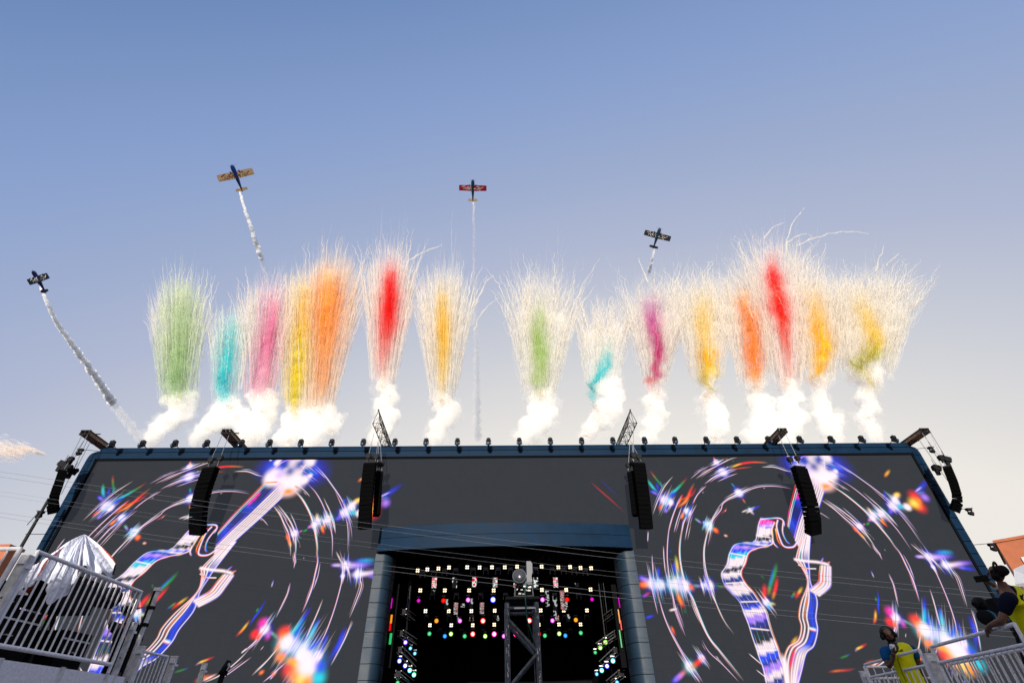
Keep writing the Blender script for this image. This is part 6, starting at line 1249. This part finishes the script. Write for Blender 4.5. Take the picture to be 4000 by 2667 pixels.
m = MB(o); m.box((-6.25, 7.9, 3.35), (.5, .8, .42)); m.build('camera_body', M_rig, cov)
m = MB(o); m.lathe((-6.2, 8.3, 3.4), (.1, 1, .15), [(0, .12), (.3, .14), (.55, .16)], 12); m.build('lens', M_rig, cov)
for dx, dy in ((-.4, -.3), (.3, -.35), (0, .45)): m = MB(o); m.tube([(-6.25, 7.9, 3.2), (-6.25 + dx, 7.9 + dy, 2.42)], .03, 8); m.build('tripod_leg', M_rig, cov)
for lab, c_, s_ in (('black flight case low behind the nearest cloud side railing', (-6.35, 7.0, 2.72), (.8, .9, .56)), ('taller black flight case beside the covered camera', (-7.3, 7.5, 2.95), (.9, 1.1, 1.05)), ('black flight case near the cap wearer behind the railing', (-6.4, 8.35, 2.68), (.7, .55, .5))):
    q = thing('flight_case', lab, 'flight case', (c_[0], c_[1], c_[2] - s_[2] / 2), group='black flight cases on the camera platform'); o = q.location
    m = MB(o); m.box(c_, s_); m.build('case', M_backing, q)
    m = MB(o); m.box((c_[0] + s_[0] / 2 + .004, c_[1], c_[2] + s_[2] * .3), (.008, s_[1], .02)); m.build('edge_strip', M_alu_dark, q)
    m = MB(o); m.tube([(c_[0] + s_[0] / 2 + .01, c_[1] - .06, c_[2]), (c_[0] + s_[0] / 2 + .04, c_[1] - .05, c_[2]), (c_[0] + s_[0] / 2 + .04, c_[1] + .05, c_[2]), (c_[0] + s_[0] / 2 + .01, c_[1] + .06, c_[2])], .008, 6); m.build('handle', M_steel, q)

# ------------------------------------------------------------------ people
def skin(name, chains, m, parent, org, sub=2):
    """chains: lists of (point, radius) joined where points repeat; grown with a Skin modifier"""
    verts, rad, edges, ids, roots = [], [], [], {}, set()
    for ch in chains:
        prev = None
        for p, r in ch:
            k = tuple(round(float(c), 4) for c in p)
            if k not in ids: ids[k] = len(verts); verts.append(V(p) - org); rad.append(r)
            i = ids[k]
            if prev is not None and prev != i: edges.append((prev, i))
            prev = i
    me = bpy.data.meshes.new(name); me.from_pydata([tuple(v) for v in verts], edges, []); me.materials.append(m)
    ob = bpy.data.objects.new(name, me); link(ob, parent)
    md = ob.modifiers.new('skin', 'SKIN'); md.use_smooth_shade = True; md.branch_smoothing = .6
    sk = me.skin_vertices[0].data if me.skin_vertices else None
    if sk is None:
        bm = bmesh.new(); bm.from_mesh(me); bm.verts.layers.skin.verify(); bm.to_mesh(me); bm.free(); sk = me.skin_vertices[0].data
    seen = set(); adj = {}
    for a, b in edges: adj.setdefault(a, []).append(b); adj.setdefault(b, []).append(a)
    for i, r in enumerate(rad):
        sk[i].radius = (r, r) if not hasattr(r, '__len__') else r; sk[i].use_root = False
    for i in range(len(verts)):
        if i in seen: continue
        sk[i].use_root = True; st = [i]
        while st:
            j = st.pop()
            if j in seen: continue
            seen.add(j); st += adj.get(j, [])
    ss = ob.modifiers.new('subsurf', 'SUBSURF'); ss.levels = sub; ss.render_levels = sub
    return ob
def hand_chains(w, h, n_, thumb, spread, curl=.6, scale=1.0):
    """palm from wrist w to knuckle centre h; fingers go on, bending towards n_"""
    w, h, n_, sp = V(w), V(h), V(n_).normalized(), V(spread).normalized(); d = (h - w).normalized(); out_ = [[(w, .026 * scale), (w.lerp(h, .55), .034 * scale), (h, .034 * scale)]]
    for k, L in enumerate((.068, .078, .074, .058)):
        b = h + sp * (k - 1.5) * .019 * scale; t = d; ch = [(h.lerp(w, .35) + sp * (k - 1.5) * .012 * scale, .0105 * scale), (b, .0098 * scale)]; p = b
        for q, f in enumerate((.45, .32, .23)):
            t = (t + n_ * curl * (.5 + .3 * q)).normalized(); p = p + t * L * f * scale; ch.append((p, (.0092 - .001 * q) * scale))
        out_.append(ch)
    tb = w.lerp(h, .35) + V(thumb) * .025 * scale; out_.append([(w.lerp(h, .25), .014 * scale), (tb, .0125 * scale), (tb + (V(thumb) * .6 + d + n_ * .3).normalized() * .035 * scale, .011 * scale), (tb + (V(thumb) * .3 + d + n_ * .5).normalized() * .062 * scale, .009 * scale)])
    return out_
M_skin_d = mat('skin_dark', (.085, .042, .025), .5, var=.1, scale=12, spec=.3); M_skin_t = mat('skin_tan', (.17, .085, .055), .5, var=.1, scale=12, spec=.3)
M_hair = mat('dark_hair', (.006, .005, .005), .7, spec=.1); M_tee_navy = mat('navy_tee', (.006, .008, .022), .9, spec=.05, bump=.3, scale=14); M_tee_blue = mat('blue_tee', (.004, .07, .21), .85, spec=.1, bump=.3, scale=14); M_tee_black = mat('black_tee', (.005, .005, .006), .9, spec=.05, bump=.3, scale=14)
M_vest = mat('yellow_vest', (.74, .72, .007), .75, var=.1, scale=7, bump=.45, spec=.15); M_jeans = mat('dark_trousers', (.01, .011, .016), .9, bump=.3, scale=20)
def person(label, loc_, J, skin_m, tee, vest=None, face=None, hand=None, group=None):
    """J: joints in world coordinates"""
    root = thing('person', label, 'person', loc_, group=group); o = root.location; J = {k: V(v) for k, v in J.items()}
    f = V(face).normalized(); nb, hd = J['neck'], J['head']; up = (hd - nb).normalized()
    ch = [[(J['pelvis'], .135), (J['waist'], .125), (J['chest'], .145), (J['chest'].lerp(nb, .7), .10), (nb, .072), (nb.lerp(hd, .5) , .07), (hd - up * .03 + f * .008, .096), (hd + up * .045, .102), (hd + up * .112, .06)]]
    ch.append([(hd - up * .03 + f * .008, .096), (hd - up * .09 + f * .06, .048)])
    for s in 'lr':
        ch.append([(J['chest'].lerp(nb, .7), .10), (J['sh_' + s], .068), (J['sh_' + s].lerp(J['el_' + s], .5), .05), (J['el_' + s], .043), (J['el_' + s].lerp(J['wr_' + s], .35), .042), (J['wr_' + s], .028)])
        ch.append([(J['pelvis'], .135), (J['hip_' + s], .10), (J['kn_' + s], .062), (J['kn_' + s].lerp(J['an_' + s], .35), .058), (J['an_' + s], .04), (J['toe_' + s], .035)])
        hv = hand[s]; ch += hand_chains(J['wr_' + s], hv[0], hv[1], hv[2], hv[3], hv[4])
    body = skin('body', ch, skin_m, root, o)
    m = MB(o); sd_ = f.cross(up)
    for s in (-1, 1): m.tube([hd + sd_ * s * .088 - up * .0, hd + sd_ * s * .1 + up * .025, hd + sd_ * s * .095 - up * .03], .014, 6)
    m.build('ears', skin_m, root, smooth=True)
    m = MB(o); m.tube([hd + f * .088 + up * .025, hd + f * .108 - up * .012, hd + f * .09 - up * .02], [.009, .015, .01], 6); m.build('nose', skin_m, root, smooth=True)
    for s in (-1, 1): m = MB(o); m.lathe(hd + f * .083 + sd_ * s * .032 + up * .018, f, [(0, .012), (.008, .01), (.012, .003)], 8); m.build('eye', M_hair, root, smooth=True)
    def torso(name, k, m_, low, top):
        # lofted garment: elliptic rings up the spine, wide at the shoulders, closing at the neck
        ax = (J['sh_r'] - J['sh_l']).normalized(); sw = (J['sh_r'] - J['sh_l']).length / 2; cs = (J['sh_l'] + J['sh_r']) / 2; nb2 = nb + (nb - hd).normalized() * .02
        R_ = [(J['pelvis'] + (J['pelvis'] - J['waist']) * low, .185, .145), (J['pelvis'], .183, .142), (J['waist'], .172, .135), (J['waist'].lerp(J['chest'], .55), .185, .142), (J['chest'], .2, .15), (J['chest'].lerp(cs, .6), max(.17, sw * 1.0), .135), (cs.lerp(nb2, .12), max(.14, sw * .82), .112), (cs.lerp(nb2, .55), .11, .095), (cs.lerp(nb2, top), .078, .078)]
        rows = []
        for i, (p, a_, d_) in enumerate(R_):
            t = (R_[min(i + 1, len(R_) - 1)][0] - R_[max(i - 1, 0)][0]).normalized(); xa = (ax - t * ax.dot(t)).normalized(); ya = t.cross(xa)
            wr = 1 + .02 * math.sin(i * 2.3)
            rows.append([p + xa * math.cos(h) * a_ * k + ya * math.sin(h) * d_ * k * (wr + .03 * math.sin(5 * h + i * 1.7)) for h in [2 * math.pi * q / 22 for q in range(23)]])
        mm = MB(o); mm.grid(rows); ob = mm.build(name, m_, root, smooth=True); ss = ob.modifiers.new('subsurf', 'SUBSURF'); ss.levels = ss.render_levels = 2; return ob
    torso('shirt', 1.0, tee, .15, .95)
    for s in 'lr': skin('sleeve', [[(J['chest'].lerp(nb, .5).lerp(J['sh_' + s], .25), .085), (J['chest'].lerp(nb, .5).lerp(J['sh_' + s], .65), .09), (J['sh_' + s], .086), (J['sh_' + s].lerp(J['el_' + s], .4), .072), (J['sh_' + s].lerp(J['el_' + s], .72), .066)]], tee, root, o)
    skin('trousers', [[(J['waist'].lerp(J['pelvis'], .7), .14), (J['pelvis'], .15)]] + [[(J['pelvis'], .15), (J['hip_' + s], .115), (J['kn_' + s], .08), (J['an_' + s], .07)] for s in 'lr'], M_jeans, root, o)
    v = torso('vest', 1.09, vest, .45, .6) if vest else None
    return root, v, dict(hd=hd, up=up, f=f, sd=sd_, o=o)
def headphones(root, q, band=.112):
    hd, up, f, sd_, o = q['hd'], q['up'], q['f'], q['sd'], q['o']; up2 = (up - f * .12).normalized()
    m = MB(o); m.tube([hd + (sd_ * math.cos(a) + up2 * (math.sin(a) * 1.22 + .12)) * band for a in np.linspace(-.05, math.pi + .05, 15)], .013, 8); hp = m.build('headphones', M_rig, root, smooth=True)
    for s in (-1, 1): m = MB(o); m.lathe(hd + sd_ * s * .085 + up * .0, sd_ * s, [(0, .036), (.012, .046), (.035, .046), (.048, .03)], 12); m.build('ear_cup', M_rig, hp, auto=45)
def hair(root, q, back=0.0, m_=None):
    hd, up, f, o = q['hd'], q['up'], q['f'], q['o']; skin('hair', [[(hd - f * .05 - up * .03, .102), (hd - f * .03 + up * .045, .115), (hd + up * .108 - f * .014, .084)]], m_ or M_hair, root, o)
def on_surface(ob, px, py, lift=.006):
    bpy.context.view_layer.update(); dg = bpy.context.evaluated_depsgraph_get(); ev = ob.evaluated_get(dg); mi = ev.matrix_world.inverted(); d = Vector(ray(px, py)).normalized()
    ok, p, nn, _ = ev.ray_cast(mi @ Vector(CAM), (mi.to_3x3() @ d).normalized()); return (ev.matrix_world @ p - d * lift) if ok else None
def marks(ob, name, strokes, r, m_, root, o):
    m = MB(o); any_ = False
    for st in strokes:
        q = [on_surface(ob, x, y) for x, y in st]; q = [p_ for p_ in q if p_ is not None]
        if len(q) > 1: m.tube(q, r, 5); any_ = True
    if any_: m.build(name, m_, root)

# unseen stand added behind the camera to keep the low sun off the platforms
gs = thing('added_shade_stand', 'dark stand added out of view behind the camera to shade the platforms', 'added_shade_stand', (0, -34, 0)); o = gs.location
for k in range(9): m = MB(o); m.box((0, -27 - k * 1.2, .4 + k * .4), (96, 1.2, .8 + k * .8)); m.build('tier', mat('shade_stand_grey', (.12, .12, .13), .8), gs)
m = MB(o); m.box((0, -38.2, 4.9), (96, .3, 9.8)); m.build('rear_wall', mat('shade_stand_grey', (.12, .12, .13), .8), gs)

# person with the microphone
Y = 10.0; A = lambda x, y, dy=0: at(x, y, Y + dy); fl = 1.38
head, neck, chest = A(3471, 2482), A(3494, 2528, .04), A(3516, 2562, .06); 
Jm = dict(head=head, neck=neck, chest=chest, waist=A(3545, 2618, .05), sh_l=A(3452, 2540, -.02), sh_r=A(3562, 2530, .1), el_l=A(3472, 2605, -.12), el_r=A(3592, 2598, .1), wr_l=A(3490, 2568, -.22), wr_r=A(3618, 2650, .0))
w = Jm['waist']; Jm['pelvis'] = w + np.array([.03, .02, -.2]); pz = Jm['pelvis']
for s, dx in (('l', -.1), ('r', .1)): Jm['hip_' + s] = pz + np.array([dx, 0, -.06]); Jm['kn_' + s] = np.array([pz[0] + dx * 1.1, pz[1] - .03, (pz[2] + fl) / 2]); Jm['an_' + s] = np.array([pz[0] + dx * 1.2, pz[1] + .02, fl + .08]); Jm['toe_' + s] = np.array([pz[0] + dx * 1.3, pz[1] - .16, fl + .04])
fm = np.array([-.35, -.9, -.18]); hm = A(3489, 2545, -.26)
pm, vm_, qm = person('person in a yellow vest over a blue tee speaking into a handheld microphone', (pz[0], pz[1], fl), Jm, M_skin_d, M_tee_blue, M_vest, fm, {'l': (hm, np.array([.3, -.6, .3]), (.5, -.3, .2), (0, -.5, .8), .9), 'r': (A(3630, 2668, 0), np.array([-.5, 0, -.2]), (-.3, -.6, 0), (0, 1, 0), .35)})
hair(pm, qm); headphones(pm, qm)
hd, up, f, o = qm['hd'], qm['up'], qm['f'], qm['o']
skin('beard', [[(hd - up * .085 + f * .058, .044), (hd - up * .055 + f * .045 + qm['sd'] * .05, .028), (hd - up * .01 + f * .02 + qm['sd'] * .082, .014)], [(hd - up * .085 + f * .058, .044), (hd - up * .055 + f * .045 - qm['sd'] * .05, .028), (hd - up * .01 + f * .02 - qm['sd'] * .082, .014)]], M_hair, pm, o)
marks(vm_, 'zip', [[(3505, 2570), (3515, 2600), (3525, 2630), (3540, 2660)]], .004, M_hair, pm, o)
K = .1703; marks(vm_, 'print', [[(3350 + x * K, 2400 + y * K) for x, y in st] for st in ([(890, 800), (905, 840)], [(890, 815), (925, 800), (915, 830), (935, 845)], [(940, 825), (955, 815), (960, 840)], [(968, 835), (985, 815), (1000, 800)], [(990, 840), (1000, 815), (1015, 840)], [(1000, 790), (1040, 800), (1020, 815), (1045, 845)])], .005, M_hair, pm, o)
a, b_ = V(hm) + Vector((0, 0, -.05)), V(A(3484, 2516, -.22)); mic = thing('microphone', 'handheld microphone with a white lettered block, held by the person in the blue tee', 'microphone', a); o2 = mic.location; d = (b_ - a).normalized()
m = MB(o2); m.tube([a, a + d * .11], [.013, .017], 10); m.build('handle', M_rig, mic, smooth=True)
m = MB(o2); m.tube([a + d * .09, a + d * .17], .042, 6); m.build('station_block', mat('white_block', (.75, .74, .8), .5), mic)
m = MB(o2); m.lathe(a + d * .168, d, [(0, .02), (.015, .028), (.04, .028), (.055, .012)], 10); m.build('grille_ball', M_rig, mic, smooth=True)
cdir = (Vector(CAM) - a).normalized(); cu_ = d; cs_ = cu_.cross(cdir).normalized()
m = MB(o2)
for st in ([(-.022, .02), (-.027, .005), (-.02, -.008), (-.027, -.02)], [(.0, .02), (.012, .012), (.006, -.002), (.0, .006), (.0, .02)], [(.012, .012), (.01, -.02), (.002, -.016)], [(.024, .02), (.024, -.02)]): m.tube([a + d * .13 + cdir * .041 + cs_ * -x + cu_ * y for x, y in st], .0035, 4)
m.build('lettering', M_black, mic)

# person filming with a phone, leaning on the rail
Y = 6.75; A = lambda x, y, dy=0: at(x, y, Y + dy)
head, neck, chest = A(3897, 2243), A(3920, 2292, .05), A(3985, 2372, .1)
Jb = dict(head=head, neck=neck, chest=chest, waist=A(4040, 2455, .1), sh_l=A(3938, 2342, -.1), sh_r=A(3990, 2318, .25), el_l=A(3912, 2425, .0), el_r=A(3925, 2330, .5), wr_l=A(3866, 2443, .22), wr_r=A(3878, 2282, .42))
w = Jb['waist']; Jb['pelvis'] = w + np.array([.08, .0, -.2]); pz = Jb['pelvis']
for s, dx in (('l', -.1), ('r', .1)): Jb['hip_' + s] = pz + np.array([dx, 0, -.06]); Jb['kn_' + s] = np.array([pz[0] + dx * 1.1, pz[1] + .06, (pz[2] + fl) / 2]); Jb['an_' + s] = np.array([pz[0] + dx * 1.2, pz[1], fl + .08]); Jb['toe_' + s] = np.array([pz[0] + dx * 1.3 - .03, pz[1] + .18, fl + .04])
fb = np.array([-.55, .8, .22]); ph = A(3846, 2262, .4)
pb, vb_, qb = person('person in a yellow vest and headphones filming the stage with a raised phone', (pz[0], pz[1], fl), Jb, M_skin_t, M_tee_navy, M_vest, fb, {'l': (A(3857, 2468, .36), np.array([-.2, -.3, -.9]), (-.6, .3, 0), (.3, .9, 0), .4), 'r': (ph, np.array([-.4, -.6, .1]), (.1, -.2, .8), (-.4, .2, .8), .8)})
hair(pb, qb, 0, mat('cropped_hair', (.009, .006, .005), .8, spec=.1)); headphones(pb, qb)
wrp = V(Jb['wr_r']); dw = (V(Jb['el_r']) - wrp).normalized(); m = MB(qb['o']); m.tube([wrp + dw * .03, wrp + dw * .06], .038, 10); m.build('wristband', mat('wristband', (.6, .5, .65), .5), pb)
marks(vb_, 'print', [[(3984, 2322), (3990, 2338)], [(3986, 2330), (3996, 2320), (3992, 2342)], [(3990, 2326), (4000, 2346)]], .006, M_hair, pb, qb['o'])
pp = V(A(3834, 2259, .34)); pho = thing('phone', 'dark phone held up sideways by the filming person', 'phone', pp); m = MB(pho.location); rt = Matrix.Rotation(math.radians(-35), 3, 'Z') @ Matrix.Rotation(.1, 3, 'X')
m.box(pp, (.155, .01, .078), rt); m.build('case', M_rig, pho); m = MB(pho.location); m.box(pp + rt @ Vector((0, .006, 0)), (.14, .003, .068), rt); m.build('screen', M_glass, pho)
# broadcast camera beside that person
c_ = V(at(3868, 2368, 7.9)); bc = thing('broadcast_camera', 'black broadcast camera with viewfinder and lens beside the filming person', 'camera', (c_.x + .25, c_.y, fl)); o = bc.location
m = MB(o); m.box(c_ + Vector((.22, 0, -.02)), (.42, .2, .24)); m.build('body', M_rig, bc)
m = MB(o); a = V(at(3845, 2385, 7.85)); b_ = V(at(3822, 2350, 7.75)); m.tube([a, b_], [.075, .085], 10); m.tube([V(at(3808, 2362, 7.75)), b_], [.045, .07], 8); m.build('viewfinder', M_rig, bc, auto=50)
m = MB(o); m.lathe(at(3880, 2408, 7.85), V(at(3825, 2412, 7.6)) - V(at(3880, 2408, 7.85)), [(0, .075), (.12, .085), (.2, .09), (.3, .1), (.31, .085)], 14); ln_ = m.build('lens', M_rig, bc, auto=50)
m = MB(o); m.lathe(at(3862, 2409, 7.75), V(at(3825, 2412, 7.6)) - V(at(3880, 2408, 7.85)), [(0, .093), (.025, .093)], 14); m.build('lens_ring', mat('ring_blue', (.02, .25, .5), .4), ln_)
for k in range(3): q = (c_.x + .22 + .35 * math.cos(k * 2.1 + .4), c_.y + .35 * math.sin(k * 2.1 + .4), fl); m = MB(o); m.tube([(c_.x + .22, c_.y, c_.z - .14), q], .022, 8); m.build('tripod_leg', M_rig, bc)

# person in the cap, seen from behind the railing
Y = 9.5; A = lambda x, y, dy=0: at(x, y, Y + dy); fl2 = 1.62
head, neck, chest = A(505, 2386), A(497, 2432, .0), A(492, 2490, 0)
Jc = dict(head=head, neck=neck, chest=chest, waist=A(470, 2560, .0), sh_l=A(448, 2452, .05), sh_r=A(540, 2462, -.08), el_l=A(432, 2432, .2), el_r=A(540, 2535, -.15), wr_l=A(422, 2368, .3), wr_r=A(505, 2590, .1))
w = Jc['waist']; Jc['pelvis'] = w + np.array([0, 0, -.2]); pz = Jc['pelvis']
for s, dx in (('l', -.1), ('r', .1)): Jc['hip_' + s] = pz + np.array([dx, 0, -.06]); Jc['kn_' + s] = np.array([pz[0] + dx * 1.1, pz[1] + .03, (pz[2] + fl2) / 2]); Jc['an_' + s] = np.array([pz[0] + dx * 1.2, pz[1], fl2 + .08]); Jc['toe_' + s] = np.array([pz[0] + dx * 1.3, pz[1] + .16, fl2 + .04])
pc, _, qc = person('person in a grey cap and black tee holding up a phone, behind the railing', (pz[0], pz[1], fl2), Jc, M_skin_t, M_tee_black, None, np.array([.25, .95, .2]), {'l': (A(414, 2338, .3), np.array([.3, -.5, .2]), (.6, 0, .3), (0, .5, .6), .8), 'r': (A(490, 2605, .2), np.array([-.4, .3, -.3]), (-.5, .3, 0), (0, 1, 0), .5)})
hd, up, f, o = qc['hd'], qc['up'], qc['f'], qc['o']; hair(pc, qc)
M_cap = mat('grey_cap', (.55, .49, .40), .85, bump=.3, scale=16); cp = skin('cap', [[(hd + up * .0 - f * .03, .124), (hd + up * .06 - f * .01, .126), (hd + up * .13, .078)]], M_cap, pc, o)
m = MB(o); m.grid([[hd + up * (.05 - .01 * abs(k - 3) * .6) + f * (.08 + .09 * j * (1 - ((k - 3) / 3.6) ** 2)) + qc['sd'] * (k - 3) * .028 for k in range(7)] for j in range(3)]); m.build('cap_peak', M_cap, cp)
m = MB(o); m.tube([A(478, 2425, -.16), A(485, 2455, -.2), A(490, 2490, -.2), A(500, 2540, -.2)], .011, 6); m.build('lanyard', mat('red_lanyard', (.6, .02, .01), .6), pc)
pp = V(A(411, 2322, .28)); pho = thing('phone', 'black phone held up by the person in the grey cap', 'phone', pp); m = MB(pho.location); m.box(pp, (.075, .01, .15), Matrix.Rotation(.5, 3, 'Z')); m.build('case', M_rig, pho); m = MB(pho.location); m.box(pp + Vector((0, .007, 0)), (.066, .003, .135), Matrix.Rotation(.5, 3, 'Z')); m.build('screen', M_glass, pho)

# ------------------------------------------------------------------ brick coloured buildings beyond the stage
M_or = mat('terracotta_render', (.33, .10, .045), .85, var=.12, scale=1.5, bump=.15); M_pl = mat('pale_panel', (.50, .46, .47), .7); M_dk = mat('shaded_hollow_paint', (.09, .03, .02), .9)
Yb = 60.0; p0 = at(3890, 2120, Yb); zt = p0[2]
bd = thing('terracotta_building', 'terracotta building with pale window panels at the picture edge beside the stage', 'building', (p0[0] + 6, Yb + 5, 0), group='terracotta buildings beyond the stage'); o = bd.location
e0 = np.array([p0[0], Yb, 0]); dv = np.array([.72, -.70, 0]); dn = np.array([.70, .72, 0])
m = MB(o); m.prism([e0, e0 + dv * 24, e0 + dv * 24 + dn * 14, e0 + dn * 14], (0, 0, zt)); m.build('wall', M_or, bd)
m = MB(o); m.prism([e0 + np.array([0, 0, zt]) - dv * .2 - dn * .2, e0 + dv * 24.2 - dn * .2 + np.array([0, 0, zt]), e0 + dv * 24.2 + dn * 14.2 + np.array([0, 0, zt]), e0 - dv * .2 + dn * 14.2 + np.array([0, 0, zt])], (0, 0, .3)); m.build('roof_edge', M_or, bd)
for i, (s0, z0, w_, h_) in enumerate(((1.35, zt - 4.0, 1.2, 2.1), (3.0, zt - 2.9, 2.6, 2.0), (6.4, zt - 2.9, 2.6, 2.0), (1.35, zt - 7.0, 1.2, 2.1), (3.0, zt - 6.2, 2.6, 2.0), (6.4, zt - 6.2, 2.6, 2.0), (10, zt - 3.0, 2.6, 2.0), (10, zt - 6.2, 2.6, 2.0))):
    a = e0 + dv * s0 + np.array([0, 0, z0]) - dn * .12; m = MB(o); m.prism([a, a + dv * w_, a + dv * w_ + np.array([0, 0, h_]), a + np.array([0, 0, h_])], dn * .2); fr = m.build('window', M_pl, bd)
    a = a + dv * (w_ + .12) - np.array([0, 0, .5]); m = MB(o); m.prism([a, a + dv * .9, a + dv * .9 + np.array([0, 0, h_ * .7]), a + np.array([0, 0, h_ * .7])], dn * .16); m.build('painted_hollow', M_dk, fr)  # raised slab in darkened wall colour, painted as a shaded hollow
a = at(3975, 2248, 52); q = thing('canopy_roof', 'white canopy roof below the terracotta building behind the filming person', 'canopy', (a[0] + 3, 53, 0)); o = q.location
a0, a1, a2, a3 = at(3965, 2232, 52), at(4060, 2190, 50), at(4060, 2280, 46), at(3972, 2292, 48)
m = MB(o); m.prism([a0, a1, a2, a3], (0, 0, .25)); m.build('roof_sheet', mat('white_canopy', (.7, .7, .74), .6), q)
for c_ in (a1, a2, a3): m = MB(o); m.tube([(c_[0], c_[1], 0), c_], .1, 8); m.build('post', M_alu_dark, q)
p1 = at(34, 2136, 60); bd = thing('terracotta_building', 'terracotta building glimpsed under the rail beside the thin mast', 'building', (p1[0] - 6, 66, 0), group='terracotta buildings beyond the stage'); o = bd.location
m = MB(o); m.box((p1[0] - 10, 61, p1[2] / 2), (20, 2, p1[2])); m.build('wall', M_or, bd); m = MB(o); m.box((p1[0] - 10, 61, p1[2] + .15), (20.3, 2.3, .3)); m.build('roof_edge', M_or, bd)
for k in range(5): m = MB(o); m.box((p1[0] - 2 - 3.4 * k, 59.95, p1[2] - 3.2), (1.6, .2, 1.8)); m.build('window', M_pl, bd)
